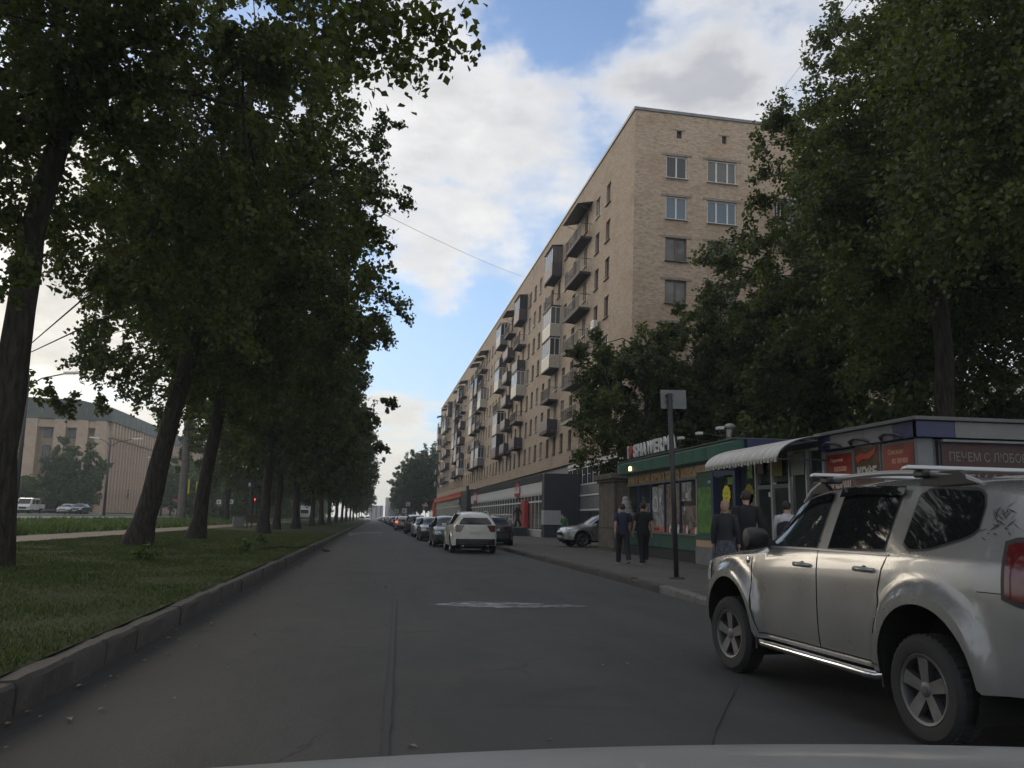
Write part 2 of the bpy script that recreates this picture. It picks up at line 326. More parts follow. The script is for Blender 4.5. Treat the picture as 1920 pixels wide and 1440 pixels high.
M_PURP = mat('dark plum panel', (0.062, 0.048, 0.058), 0.6, noise=0.3, nscale=4)
M_CREAM = mat('cream panel', (0.48, 0.45, 0.37), 0.6, noise=0.15, nscale=2)
M_STEELP = mat('grey panel', (0.17, 0.175, 0.18), 0.55, noise=0.25, nscale=3)
M_DARKP = mat('dark grey cladding', (0.040, 0.044, 0.054), 0.45, noise=0.25, nscale=1.5)
M_WHITE = mat('white panel', (0.66, 0.65, 0.63), 0.5, noise=0.12, nscale=2)
M_RED = mat('red panel', (0.42, 0.04, 0.04), 0.45, noise=0.15, nscale=3)
M_ORANGE = mat('orange panel', (0.62, 0.105, 0.035), 0.5, noise=0.15, nscale=2)
M_SHOPGL = glass_dark('shop glass', (0.10, 0.105, 0.088), 0.10)
M_GREYGL = glass_dark('grey glass', (0.045, 0.048, 0.055), 0.06)
# ---------------------------------------------------------------- setting: ground, road, pavement, lawn, kerbs
def gz(x):            # height of the land on the park side (x < -2.6), it climbs gently towards the avenue
    return 0.24 + 0.021 * min(max(-x - 3.0, 0.0), 46.0)
def kx(y): return -2.43 + 0.0045 * y          # face of the park kerb
def rx(y): return 5.35 + 0.5 * (1 - math.exp(-max(y - 9, 0) / 7.0)) if y > 9 else 5.35   # face of the pavement kerb
def sheet(name, mt, xs, ys, zf, **kw):
    mb = MB(); mb.grid([[(x, y, zf(x, y)) for x in xs] for y in ys]); return obj(name, mb, mt, kind='structure', **kw)
sheet('ground', M_GROUND, [-2500, -60, -2.9, 5.7, 60, 2500], [-60, 0, 200, 600, 3000], lambda x, y: -0.03)
sheet('road', M_ASPHALT, np.linspace(-2.6, 6.2, 12), [-20, 0] + list(np.linspace(5, 100, 40)) + [150, 250, 700], lambda x, y: -0.02 + 0.02 * math.sqrt(max(0, 1 - ((x - 1.7) / 4.6) ** 2)))
pav = MB(); ys = [-20, 5] + list(np.linspace(8, 80, 37)) + [120, 260, 700]
pav.grid([[(x, y, 0.13) for x in (rx(y) + 0.14, 8, 11, 16, 40)] for y in ys]); obj('pavement', pav, M_PAVE, kind='structure')
lx = [-160, -80, -49, -40, -30, -22, -14, -10, -7, -5, -4, -3.2, -2.9]
lawn = MB(); lawn.grid([[(x if x < -3 else kx(y) - 0.17 + (x + 2.9), y, gz(x)) for x in lx] for y in [-20, 0] + list(range(6, 130, 6)) + [170, 260, 700]])
obj('lawn', lawn, M_LAWN, kind='structure')
def land(name, mt, x0, x1, y0, y1, dz, n=6):
    xs = np.linspace(x0, x1, n); return sheet(name, mt, xs, [y0, (y0 + y1) / 2, y1], lambda x, y: gz(x) + dz)
land('path', M_PATH, -13.6, -11.4, 10, 140, 0.012)
land('far_lawn', M_VERGE, -30.6, -13.7, -20, 330, 0.008)
land('near_carriageway', M_AVENUE, -37.0, -30.7, -20, 600, 0.016)
land('median_grass', M_VERGE, -42.6, -37.1, -20, 330, 0.012)
land('far_carriageway', M_AVENUE, -52.0, -42.7, -20, 600, 0.016)
land('arena_forecourt', M_VERGE, -100, -52.1, -20, 330, 0.012)

# kerbs: every stone on its own as far as they can be told apart, then one long run
rng = random.Random(4)
def kerb_run(name, xf, side, w0, h, y0, y1, far, mt, step=1.0):
    k = empty(name, (0, 0, 0)); k['kind'] = 'structure'
    variants = []
    for i in range(6):
        mb = MB(); L = step - 0.018; t = 0.02 + 0.012 * rng.random(); q = [rng.uniform(-0.012, 0.012) for _ in range(8)]
        n = 4
        P = []
        for j in range(n + 1):
            y = L * j / n; d = lambda: rng.uniform(-0.007, 0.007)
            P.append([(0 + d(), y, -0.05), (0.0 + d(), y, h - t - 0.01 + d()), (t * side + d(), y, h + d()), (w0 * side, y, h + d()), (w0 * side, y, -0.05)])
        mb.grid(P); mb.poly([P[0][a] for a in range(5)]); mb.poly([P[-1][a] for a in range(5)])
        variants.append(mb.mesh('kerb_stone', mt, smooth=35))
    y = y0
    while y < y1:
        a = math.atan2(xf(y + step) - xf(y), step)
        s = link('kerb_stone', rng.choice(variants), k, (xf(y) + rng.uniform(-0.012, 0.012), y, rng.uniform(-0.012, 0.008)), (rng.uniform(-0.008, 0.008), rng.uniform(-0.02, 0.02), -a + rng.uniform(-0.008, 0.008)))
        y += step
    mb = MB(); yy = [y1 + 0.02 + (far - y1) * (i / 20) ** 1.5 for i in range(21)]
    mb.grid([[(xf(q), q, -0.05), (xf(q), q, h - 0.02), (xf(q) + 0.02 * side, q, h), (xf(q) + w0 * side, q, h), (xf(q) + w0 * side, q, -0.05)] for q in yy])
    o = obj('kerb_run', mb, mt, k); o['kind'] = 'stuff'
    return k
kerb_run('park_kerb', kx, -1, 0.17, 0.225, 2.6, 75, 420, M_KERB)
kerb_run('pavement_kerb', rx, 1, 0.15, 0.145, 16.2, 75, 420, M_KERB)
kerb_run('dropped_pavement_kerb', rx, 1, 0.15, 0.135, 7.2, 16.0, 16.19, M_KERB2)

def patch(name, mt, pts, z, seed=0, rough=0.12, n=5):
    """flat patch with a ragged rim"""
    r = random.Random(seed); out = []
    for i, p in enumerate(pts):
        q = pts[(i + 1) % len(pts)]
        for j in range(n):
            f = j / n; out.append((p[0] + (q[0] - p[0]) * f + r.uniform(-rough, rough), p[1] + (q[1] - p[1]) * f + r.uniform(-rough, rough) * 0.6, z))
    mb = MB(); mb.poly(out); return obj(name, mb, mt, kind='structure')
patch('puddle', M_WET, [(1.02, 13.95), (1.35, 14.25), (1.75, 14.45), (2.3, 14.3), (3.0, 13.98), (3.6, 13.62), (3.4, 13.5), (2.6, 13.42), (2.1, 13.42), (1.6, 13.62)], 0.007, 1, 0.09, 7)
patch('puddle', M_WET, [(-1.95, 74), (-0.6, 78), (1.3, 76.5), (0.8, 75.6), (-0.8, 73.5), (-1.6, 62)], 0.007, 2, 0.1)
def thin_strip(pts, wd, z=0.009):  # dark strip on the road, painting a reflection streak of the windscreen
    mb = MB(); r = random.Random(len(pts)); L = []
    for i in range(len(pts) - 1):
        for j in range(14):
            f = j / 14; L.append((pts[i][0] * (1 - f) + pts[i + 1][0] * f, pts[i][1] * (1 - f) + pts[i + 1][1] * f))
    mb.grid([[(x - wd * r.uniform(0.5, 1.1), y, z), (x + wd * r.uniform(0.5, 1.1), y, z)] for x, y in L]); obj('reflection_streak', mb, M_STREAK, kind='structure')
thin_strip([(0.05, 3.2), (0.14, 5.5), (0.28, 9.5), (0.46, 15.3)], 0.03)
thin_strip([(1.2, 3.2), (1.94, 4.9), (3.2, 7.2)], 0.03)
# things lying about: fallen leaves and grit in the gutter
lm = MB(); r = random.Random(8)
for i in range(260):
    y = r.uniform(5, 45); x = kx(y) + abs(r.gauss(0.0, 0.28)) + 0.02 if r.random() < 0.75 else r.uniform(-2, 5); s = r.uniform(0.015, 0.045); a = r.uniform(0, 6.3); z = 0.008
    c, q = math.cos(a) * s, math.sin(a) * s
    lm.add([(x + c, y + q, z), (x - q * .6, y + c * .6, z + s * .3), (x - c, y - q, z), (x + q * .6, y - c * .6, z + s * .25)], [(0, 1, 2, 3)], 0 if r.random() < .6 else 1)
obj('fallen_leaves', lm, [mat('dry leaf', (0.16, 0.12, 0.05), .8), mat('pale grit', (0.17, 0.165, 0.15), .9)], kind='stuff', fix=False, label='dry leaves and grit along the park kerb')

# mown grass of the park strip: real blades, thinning with distance
g = np.random.default_rng(5)
def blades(name, n, y0, y1, x0f, x1f, hmin, hmax, mt, power=1.0):
    u = g.random(n); y = y0 + (y1 - y0) * u ** power
    x = x0f(y) + (x1f(y) - x0f(y)) * g.random(n)
    z = 0.24 + 0.021 * np.clip(-x - 3.0, 0, 46)
    h = g.uniform(hmin, hmax, n) * (1 + 0.5 * np.sin(x * 1.7 + 1.3 * np.sin(y * 0.9)) * np.sin(y * 1.1)); a = g.uniform(0, 6.283, n); wd = h * 0.16 + y * 0.00035; ln = h * g.uniform(0.2, 0.9, n); b = g.uniform(0, 6.283, n)
    v = np.empty((n, 3, 3), np.float32)
    v[:, 0] = np.c_[x - np.cos(a) * wd, y - np.sin(a) * wd, z - 0.01]; v[:, 1] = np.c_[x + np.cos(a) * wd, y + np.sin(a) * wd, z - 0.01]
    v[:, 2] = np.c_[x + np.cos(b) * ln, y + np.sin(b) * ln, z + h]
    me = raw_mesh(name, v.reshape(-1, 3), np.arange(n * 3), 3, mt); return me
def raw_mesh(name, verts, idx, k, mt, smooth=False):
    me = bpy.data.meshes.new(name); nv = len(verts); nf = len(idx) // k
    me.vertices.add(nv); me.vertices.foreach_set('co', np.ascontiguousarray(verts, np.float32).ravel())
    me.loops.add(len(idx)); me.loops.foreach_set('vertex_index', np.ascontiguousarray(idx, np.int32))
    me.polygons.add(nf); me.polygons.foreach_set('loop_start', np.arange(0, nf * k, k, dtype=np.int32))
    if smooth: me.polygons.foreach_set('use_smooth', np.ones(nf, bool))
    me.materials.append(mt); me.update(calc_edges=True); return me
M_GRASS = leaf_mat('grass blade', (0.036, 0.058, 0.014), (0.050, 0.068, 0.018), 0.25)
link('grass', blades('grass', 200000, 3.5, 60, lambda y: np.full_like(y, -11.3), lambda y: -2.43 + 0.0045 * y - 0.19, 0.02, 0.052, M_GRASS, 1.7), kind='stuff', label='short mown grass under the park trees')
link('weeds', blades('weeds', 30000, 24, 120, lambda y: np.full_like(y, -24.0), lambda y: np.full_like(y, -13.8), 0.15, 0.4, leaf_mat('weed blade', (0.06, 0.1, 0.022), (0.075, 0.11, 0.03), 0.25), 1.2), kind='stuff', label='taller rough grass beyond the dirt path')
# ---------------------------------------------------------------- the long brick block of flats
LEAN = R(1.6)
flats = empty('apartment_block', (14.82, 0, 0), 0, 'eight storey pale brick block of flats with rows of small balconies over ground floor shops', 'building')
flats.rotation_euler = (0, LEAN, 0); flats.location = (14.82 - 20 * math.sin(LEAN), 0, 20 - 20 * math.cos(LEAN))
Y0, Y1, ZB, ZR = 45.9, 192.0, 5.5, 26.3
SILL = [6.63 + 2.63 * k for k in range(7)]; WH = 1.47
cols = [51.6, 54.3, 57.6, 61.0, 63.9, 66.5, 69.2, 72.0, 74.7, 77.3, 79.9, 83.0, 85.9, 88.5, 91.0, 93.6, 96.2, 98.9, 101.5, 104.1, 106.8, 109.6]
while cols[-1] < 188: cols.append(cols[-1] + 2.68)
WW = 1.05
def wall_with_holes(mb, u0, u1, z0, z1, holes, P, depth):
    """holes = list of (z0, z1, [(u0, u1), ...]) rows; P(u, z, d) -> point; adds reveals of `depth`"""
    z = z0
    for a, b, us in sorted(holes):
        mb.quad(P(u0, z, 0), P(u1, z, 0), P(u1, a, 0), P(u0, a, 0)); u = u0
        for p, q in sorted(us):
            mb.quad(P(u, a, 0), P(p, a, 0), P(p, b, 0), P(u, b, 0)); u = q
            for (A, B) in (((p, a), (q, a)), ((q, a), (q, b)), ((q, b), (p, b)), ((p, b), (p, a))):
                mb.quad(P(*A, 0), P(*B, 0), P(*B, depth), P(*A, depth))
        mb.quad(P(u, a, 0), P(u1, a, 0), P(u1, b, 0), P(u, b, 0)); z = b
    mb.quad(P(u0, z, 0), P(u1, z, 0), P(u1, z1, 0), P(u0, z1, 0))
# gable and facade in the block's own space: facade plane x = 0, gable plane y = Y0
mb = MB(); wall_with_holes(mb, Y0, Y1, ZB, ZR, [(s, s + WH, [(c - WW / 2, c + WW / 2) for c in cols]) for s in SILL], lambda u, z, d: (d, u, z), 0.24)
facade = obj('facade_wall', mb, M_BRICK_F, flats, fix=False)
GS = [s - 0.3 for s in SILL]; gw = [(2.0, 3.35), (4.65, 6.55)]; GX1 = 17.5
mb = MB(); gholes = [(s, s + WH, gw + [(10.3, 11.6), (13.2, 14.4)]) for s in GS] + [(24.75, 25.25, [(2.65, 2.98), (5.6, 5.9), (9.5, 9.8), (13, 13.3)])]
wall_with_holes(mb, 0, GX1, 0.3, ZR, gholes, lambda u, z, d: (u, Y0 + d, z), 0.2)
gable = obj('gable_wall', mb, M_BRICK_G, flats, fix=False)
mb = MB(); mb.quad((0.4, Y1, 0.3), (GX1, Y1, 0.3), (GX1, Y1, ZR), (0.4, Y1, ZR)); mb.quad((GX1, Y0, .3), (GX1, Y1, .3), (GX1, Y1, ZR), (GX1, Y0, ZR)); mb.quad((0, Y0, ZR - .3), (GX1, Y0, ZR - .3), (GX1, Y1, ZR - .3), (0, Y1, ZR - .3)); mb.box(0.45, 0.6, Y0 + .35, Y1 - .1, .3, ZR - .5)
mb.quad((0, Y1, ZB), (0.4, Y1, ZB), (0.4, Y1, ZR), (0, Y1, ZR))
obj('rear_wall', mb, M_DARKP, flats)
mb = MB(); mb.box(-0.09, 0.3, Y0 - 0.09, Y1 + 0.09, ZR + 0.003, ZR + 0.2); mb.box(0.303, GX1 + 0.09, Y0 - 0.09, Y0 + 0.3, ZR + 0.003, ZR + 0.2)
obj('parapet_cap', mb, M_CAP, flats, bevel=0.02)
# windows: one shared mesh for frames, one for panes, each opening its own pair of objects
def frame_mesh(name, wd, ht, mt, mull=(0.5,), d=0.07, t=0.055, transom=None):
    mb = MB(); x0, x1 = 0.0, d
    mb.box(x0, x1, -wd / 2, wd / 2, 0, t); mb.box(x0, x1, -wd / 2, wd / 2, ht - t, ht)
    mb.box(x0, x1, -wd / 2, -wd / 2 + t, t, ht - t); mb.box(x0, x1, wd / 2 - t, wd / 2, t, ht - t)
    for f in mull:
        c = -wd / 2 + wd * f; mb.box(x0 - .004, x1 - .004, c - t * .6, c + t * .6, t, ht - t)
    if transom: mb.box(x0 - .006, x1 - .006, -wd / 2 + t, wd / 2 - t, ht * transom - t / 2, ht * transom + t / 2)
    mb.box(-0.27, 0.02, -wd / 2 - 0.06, wd / 2 + 0.06, -0.035, -0.002)
    return mb.mesh(name, mt)
def pane_mesh(name, wd, ht, mt):
    mb = MB(); mb.box(0.035, 0.045, -wd / 2 + .05, wd / 2 - .05, .05, ht - .05); return mb.mesh(name, mt)
FW, FB = [frame_mesh('window', WW, WH, m) for m in (M_FRAME_W, M_FRAME_B)]; PN = pane_mesh('pane', WW, WH, M_GLASS)
rng = random.Random(11); rest_f = MB(); rest_p = MB(); cnt = 0
cells = [(c, k) for c in cols for k in range(7)]
for c, k in cells:
    if cnt < 272:
        wn = link('window', FB if rng.random() < 0.6 else FW, flats, (0.14, c, SILL[k])); link('pane', PN, wn); cnt += 1
    else:
        s = SILL[k]; rest_f.box(0.1, 0.17, c - WW / 2, c + WW / 2, s, s + .07); rest_f.box(0.1, 0.17, c - WW / 2, c + WW / 2, s + WH - .07, s + WH); rest_f.box(0.1, 0.17, c - .035, c + .035, s + .07, s + WH - .07)
        for q in (-1, 1): rest_f.box(0.1, 0.17, c + q * WW / 2 - .06 * (q > 0), c + q * WW / 2 + .06 * (q < 0), s + .07, s + WH - .07)
        rest_p.box(0.15, 0.16, c - WW / 2, c + WW / 2, s, s + WH)
o = obj('window_run', rest_f, M_FRAME_B, flats); o['kind'] = 'stuff'; o = obj('pane_run', rest_p, M_GREYGL, flats); o['kind'] = 'stuff'
gfm = {}
M_LGLASS = glass_dark('bright window glass', (0.10, 0.15, 0.19), 0.03)
for k in range(7):
    for j, (a, b) in enumerate(gw + [(10.3, 11.6), (13.2, 14.4)]):
        m = M_FRAME_W if (k == 5 or (k == 6 and j != 3)) else M_FRAME_B; key = (round(b - a, 2), m.name)
        if key not in gfm: gfm[key] = (frame_mesh('window', b - a, WH, m, (0.3, 0.68) if b - a > 1.6 else (0.5,), t=0.075), pane_mesh('pane', b - a, WH, M_GLASS))
        wn = link('window', gfm[key][0], flats, ((a + b) / 2, Y0 + 0.1, GS[k]), (0, 0, R(90))); p = link('pane', gfm[key][1], wn)
        if k == 5: p.data = p.data.copy(); p.data.materials[0] = M_LGLASS
    mb = MB()
for k in range(7):
    for (a, b) in gw:
        mb = MB(); mb.box(a - .28, b + .3, Y0 - .035, Y0 + .02, GS[k] + WH + .004, GS[k] + WH + .15); obj('lintel', mb, M_LINTEL, flats)
for a, b in ((2.65, 2.98), (5.6, 5.9)):
    mb = MB(); mb.box(a - .02, b + .02, Y0 + .18, Y0 + .2, 24.75, 25.25); obj('roof_vent', mb, M_IRON, flats)
    mb = MB(); mb.box(a - .25, b + .2, Y0 - .025, Y0 + .02, 25.254, 25.32); obj('lintel', mb, M_LINTEL, flats)
# air conditioner, downpipe
mb = MB(); mb.box(-.42, -.12, 53.2, 53.9, 14.2, 14.75); mb.lathe([(.2, 0), (.2, .01), (.16, .012), (.02, .03)], 14, 'X', (-.44, 53.5, 14.47), 1); mb.box(-.38, 0, 53.3, 53.34, 14.14, 14.19, 1); mb.box(-.38, 0, 53.75, 53.79, 14.14, 14.19, 1)
obj('air_conditioner', mb, [M_WHITE, M_STEELP], flats, bevel=.01)

# balconies
BM = {}
def balcony_parts(kind, L, shade):
    key = (kind, L, shade)
    if key in BM: return BM[key]
    out = {}; D = 0.82; hL = L / 2
    mb = MB(); mb.prism([(0, -hL, -.18), (-D, -hL, -.12), (-D, -hL, 0), (0, -hL, 0)], (0, L, 0)); mb.box(-D - .02, -D + .06, -hL, hL, -.16, .03)
    out['balcony'] = mb.mesh('balcony', M_SLABL if shade == 'pale' else M_SLAB)
    rm = {'dark': mat('soot dark panel', (.05, .05, .052), .6, noise=.3, nscale=4), 'pale': M_IRON, 'cream': M_CREAM, 'plum': M_PURP, 'grey': M_STEELP}[shade]
    if kind in ('open', 'canopy', 'panel'):
        mb = MB(); H = .98
        mb.box(-D, -D + .04, -hL, hL, H - .04, H); mb.box(-D, 0, -hL, -hL + .04, H - .04, H); mb.box(-D, 0, hL - .04, hL, H - .04, H)
        mb.box(-D, -D + .03, -hL, hL, .06, .09)
        n = int(L / .16)
        for i in range(n + 1):
            y = -hL + .02 + (L - .04) * i / n; mb.box(-D + .008, -D + .03, y - .011, y + .011, .0, H - .04)
        for i in range(1, 5):
            x = -D + D * i / 5
            for y in (-hL + .02, hL - .02): mb.box(x - .011, x + .011, y - .011, y + .011, 0, H - .04)
        out['railing'] = mb.mesh('railing', M_IRON)
    if kind == 'panel':
        mb = MB(); mb.box(-D - .025, -D - .003, -hL, hL, .06, .93); mb.box(-D, 0, -hL - .02, -hL - .003, .06, .93); out['panel'] = mb.mesh('panel', rm)
        mb = MB(); r = random.Random(3)
        for i in range(4):
            y = r.uniform(-hL + .2, hL - .3); mb.box(-D + .1, -D + .35, y, y + r.uniform(.2, .4), .01, r.uniform(.9, 1.3))
        out['stored_junk'] = mb.mesh('stored_junk', M_PURP)
    if kind == 'glazed':
        mb = MB(); mb.box(-D - .03, -D, -hL, hL, -.02, 1.0); mb.box(-D, 0, -hL - .03, -hL, -.02, 1.0); mb.box(-D, 0, hL, hL + .03, -.02, 1.0); out['panel'] = mb.mesh('panel', rm)
        wm = M_FRAME_W if shade != 'plum' else M_PURP; mb = MB(); top = 2.42
        n = max(3, round(L / .75))
        for i in range(n + 1):
            y = -hL + L * i / n; mb.box(-D - .02, -D + .03, y - .025, y + .025, 1.0, top)
        for x in (-D / 2, -.03):
            for y in (-hL - .005, hL + .005): mb.box(x - .025, x + .025, y - .025, y + .025, 1.0, top)
        for z in (1.0, top): mb.box(-D - .025, -D + .035, -hL, hL, z, z + .05); mb.box(-D, 0, -hL - .028, -hL + .02, z, z + .05); mb.box(-D, 0, hL - .02, hL + .028, z, z + .05)
        out['window_frame'] = mb.mesh('window_frame', wm)
        mb = MB(); mb.box(-D, -D + .01, -hL + .02, hL - .02, 1.05, top); mb.box(-D + .02, 0, -hL, -hL + .01, 1.05, top); mb.box(-D + .02, 0, hL - .01, hL, 1.05, top); out['pane'] = mb.mesh('pane', M_GLASS)
        mb = MB(); mb.prism([(.0, -hL - .06, top + .16), (-D - .12, -hL - .06, top + .055), (-D - .12, -hL - .06, top + .09), (0, -hL - .06, top + .2)], (0, L + .12, 0)); out['roof'] = mb.mesh('roof', M_IRON)
    if kind == 'canopy':
        mb = MB(); mb.prism([(.0, -hL - .1, 2.6), (-D - .35, -hL - .1, 2.35), (-D - .35, -hL - .1, 2.4), (0, -hL - .1, 2.66)], (0, L + .2, 0))
        for y in (-hL + .1, hL - .1): mb.tube([(0, y, 2.0), (-D - .2, y, 2.37)], .02, 5)
        out['canopy'] = mb.mesh('canopy', M_PURP)
    BM[key] = out; return out
FL = lambda k: 5.8 + 2.63 * k
def balcony(y, k, kind, L, shade):
    p = balcony_parts(kind, L, shade)
    b = link('balcony', p['balcony'], flats, (0, y, FL(k)))
    for n, me in p.items():
        if n != 'balcony': link(n, me, b)
rows = {
    (58.2, 4.6): ['open pale', 'open dark', 'open dark', 'open dark', 'open dark', 'canopy dark'],
    (67.2, 3.2): ['panel plum', 'open dark', 'glazed cream', 'glazed cream', 'open dark', 'glazed plum'],
    (83.2, 3.2): ['panel plum', 'open dark', 'glazed cream', 'panel dark', 'open dark', 'glazed plum'],
    (89.9, 3.2): ['panel plum', 'panel dark', 'panel plum', 'panel dark', 'panel plum', 'canopy dark'],
    (96.2, 3.6): ['glazed plum', 'glazed cream', 'open dark', 'glazed cream', 'panel plum', 'glazed grey'],
    (112.8, 3.4): ['glazed grey', 'open dark', 'open dark', 'glazed cream', 'open dark', 'canopy dark'],
    (117.6, 3.0): ['glazed cream', 'panel dark', 'panel plum', 'open dark', 'glazed plum', 'canopy dark'],
    (122.6, 3.4): ['open dark', 'open dark', 'glazed cream', 'glazed cream', 'glazed plum', 'canopy plum'],
}
r2 = random.Random(21)
for c in (138.6, 144.2, 149.6, 164.8, 170.2, 175.8, 188.2):
    rows[(c, 3.4)] = [r2.choice(['open dark', 'panel dark', 'glazed cream', 'glazed plum', 'panel plum', 'panel dark', 'panel plum', 'open dark']) for _ in range(5)] + [r2.choice(['canopy dark', 'glazed plum', 'canopy plum'])]
for (y, L), kinds in rows.items():
    for k, s in enumerate(kinds):
        kind, shade = s.split(); balcony(y, k + 1, kind, L, shade)
# the white balcony on the gable
p = balcony_parts('glazed', 3.2, 'cream')
for z in (FL(5) - .3, FL(3) - .3):
    b = link('balcony', p['balcony'], flats, (10.6, Y0, z), (0, 0, R(90)))
    for n, me in p.items():
        if n != 'balcony': link(n, me, b)
# ground floor: grey panelled wall and steel windows beside the pavement, plain gable foot
base = MB(); base.box(14.63, 14.9, 46.0, 191.8, 0.1, 5.5)
gf = empty('ground_floor_front', (0, 0, 0), 0, 'grey panelled ground floor with steel ribbon windows under the brick storeys', 'shop front')
obj('wall', base, M_STEELP, gf)
for z0, z1, mt in ((5.18, 5.44, M_WHITE), (3.02, 3.14, M_STEELP), (2.02, 2.14, M_STEELP)):
    mb = MB(); mb.box(14.52, 14.625, 46.2, 61.8, z0, z1); obj('band', mb, M_WHITE if z0 > 2.9 else M_FRAME_W, gf, bevel=.01)
for i in range(10):
    y = 47.2 + i * 1.46
    mb = MB(); mb.box(14.56, 14.62, y, y + 1.4, 3.8, 5.1); f = obj('window', mb, M_FRAME_W, gf)
    mb = MB(); mb.box(14.54, 14.556, y + .08, y + .66, 3.9, 5.0); mb.box(14.54, 14.556, y + .74, y + 1.32, 3.9, 4.5); mb.box(14.54, 14.556, y + .74, y + 1.32, 4.56, 5.0); obj('pane', mb, M_GREYGL, f)
    mb = MB(); mb.box(14.56, 14.62, y, y + 1.4, .7, 2.0); f = obj('window', mb, M_DARKP, gf)
    mb = MB(); mb.box(14.54, 14.556, y + .08, y + .66, .78, 1.94); mb.box(14.54, 14.556, y + .74, y + 1.32, .78, 1.94); obj('pane', mb, M_GREYGL, f)
    mb = MB(); mb.box(14.57, 14.622, y + .01, y + 1.43, 2.18, 2.98); obj('panel', mb, M_STEELP, gf)
    mb = MB(); mb.box(14.57, 14.622, y + .01, y + 1.43, 3.18, 3.76); obj('panel', mb, M_STEELP, gf)

# ---------------------------------------------------------------- supermarket front with the dark portal
sm = empty('supermarket_front', (12, 58.6, 0), 0, 'long low supermarket front with white ribbed sign band, red pillar and dark end portal', 'shop front')
def P(y): return y - 58.6
mb = MB(); mb.box(-.05, 2.6, -.55, .35, .1, 4.62); obj('portal', mb, M_DARKP, sm, bevel=.02)
mb = MB(); mb.box(-.075, -.055, -.5, .3, 1.02, 2.02); mb.box(-.07, 1.15, -.585, -.555, 1.02, 2.02); mb.box(1.16, 1.4, -.585, -.555, 1.02, 1.72); obj('portal_plate', mb, mat('pale grey plate', (.42, .43, .44), .5, noise=.1), sm)
mb = MB(); mb.prism([(-.12, .36, 4.58), (-.06, .36, 4.1), (2.6, .36, 4.1), (2.6, .36, 4.6)], (0, 45.4, 0)); obj('eaves', mb, M_DARKP, sm)
n = 46
ribs = MB(); back = MB(); back.box(.02, .12, .36, 44.6, 3.22, 4.08); obj('sign_band', back, M_WHITE, sm)
for i in range(n):
    y = .45 + 44.1 * i / n; me = BM.get('rib')
    if me is None:
        q = MB(); q.prism([(0, 0, 0), (-.05, .1, 0), (-.05, .72, 0), (0, .82, 0)], (0, 0, .84)); me = BM['rib'] = q.mesh('sign_panel', M_WHITE)
    link('sign_panel', me, sm, (.018, y, 3.23))
M_LOGOW = mat('sign white', (.75, .72, .7), .4)
def logo(y, wd):
    mb = MB()
    for j, (dy, dz, rr) in enumerate(((-.28, 0, .36), (0, .04, .44), (.28, 0, .36))):
        pts = [(0, wd * (dy + rr * math.cos(a)), .32 * wd * .9 * math.sin(a) * rr / .44 + dz) for a in np.linspace(0, 6.283, 19)[:-1]]
        mb.prism(pts, (-.05 - .004 * j, 0, 0))
    lg = obj('red_sign', mb, M_RED, sm, (-.045, P(y), 3.72))
    mb = MB()
    for dy in (-.42, -.12, .16, .44): mb.tube([(-.068, wd * (dy - .09), -.1 * wd), (-.068, wd * dy, .13 * wd), (-.068, wd * (dy + .08), -.1 * wd)], .018 * wd, 5)
    obj('emblem', mb, M_LOGOW, lg)
logo(69.2, 2.2); logo(98.2, 2.6)
mb = MB(); mb.box(.03, .1, .36, 44.6, 2.62, 2.74); mb.box(.03, .1, .36, 44.6, .58, .66); mb.box(.03, .1, .36, 44.6, 3.12, 3.22); obj('transom', mb, M_FRAME_W, sm)
for i in range(30):
    y = .4 + 44.2 * i / 30; q = BM.get('sp')
    if q is None:
        a = MB(); a.box(.05, .062, .03, 1.44, .66, 2.62); a.box(.05, .062, .03, 1.44, 2.74, 3.12); q = BM['sp'] = a.mesh('pane', M_SHOPGL)
        a = MB(); a.box(.03, .09, -.03, .03, .66, 2.62); a.box(.03, .09, -.03, .03, 2.74, 3.12); BM['spm'] = a.mesh('mullion', M_FRAME_W)
    link('pane', q, sm, (0, y, 0)); link('mullion', BM['spm'], sm, (0, y, 0))
mb = MB(); mb.box(.063, .2, .36, 44.6, .1, 4.1); obj('back_wall', mb, mat('dim shop interior', (.12, .12, .10), .8, noise=.5, nscale=.7), sm)
mb = MB(); mb.box(-.3, .025, 5.9, 7.6, .15, 2.85); obj('red_pillar', mb, M_RED, sm, bevel=.03)
mb = MB(); mb.box(-.1, .02, .36, 44.6, .13, .56); obj('plinth', mb, mat('pale plinth', (.4, .39, .37), .8, noise=.3), sm)
# porch with steps and rails
pr = empty('entrance_porch', (11.1, 64, .13), 0, 'dark raised porch with steps and white handrails at the supermarket door', 'porch')
mb = MB(); mb.box(-.9, .55, -1.2, 8.5, 0, .62); obj('landing', mb, M_DARKP, pr, bevel=.01)
for i in range(4):
    mb = MB(); mb.box(-.9, .55, 8.52 + .3 * i, 8.8 + .3 * i, 0, .6 - .14 * (i + 1)); obj('step', mb, M_STEELP, pr)
def rail(pts, posts):
    mb = MB(); mb.tube(pts, .035, 6); mb.tube([(x, y, z - .35) for x, y, z in pts], .025, 6)
    for x, y, z, h in posts: mb.tube([(x, y, z), (x, y, z + h)], .03, 6)
    obj('handrail', mb, M_FRAME_W, pr)
for x in (-.85, -.3, .45):
    rail([(x, 11, .95), (x, 8.5, 1.6), (x, 5.0, 1.6)], [(x, 11, 0, .95), (x, 9.8, 0, 1.25), (x, 8.5, .6, 1.0), (x, 6.8, .6, 1.0), (x, 5, .6, 1.0)])
rail([(-.85, -1.1, 1.6), (-.85, 1.8, 1.6)], [(-.85, -1.1, .6, 1), (-.85, 1.8, .6, 1)])
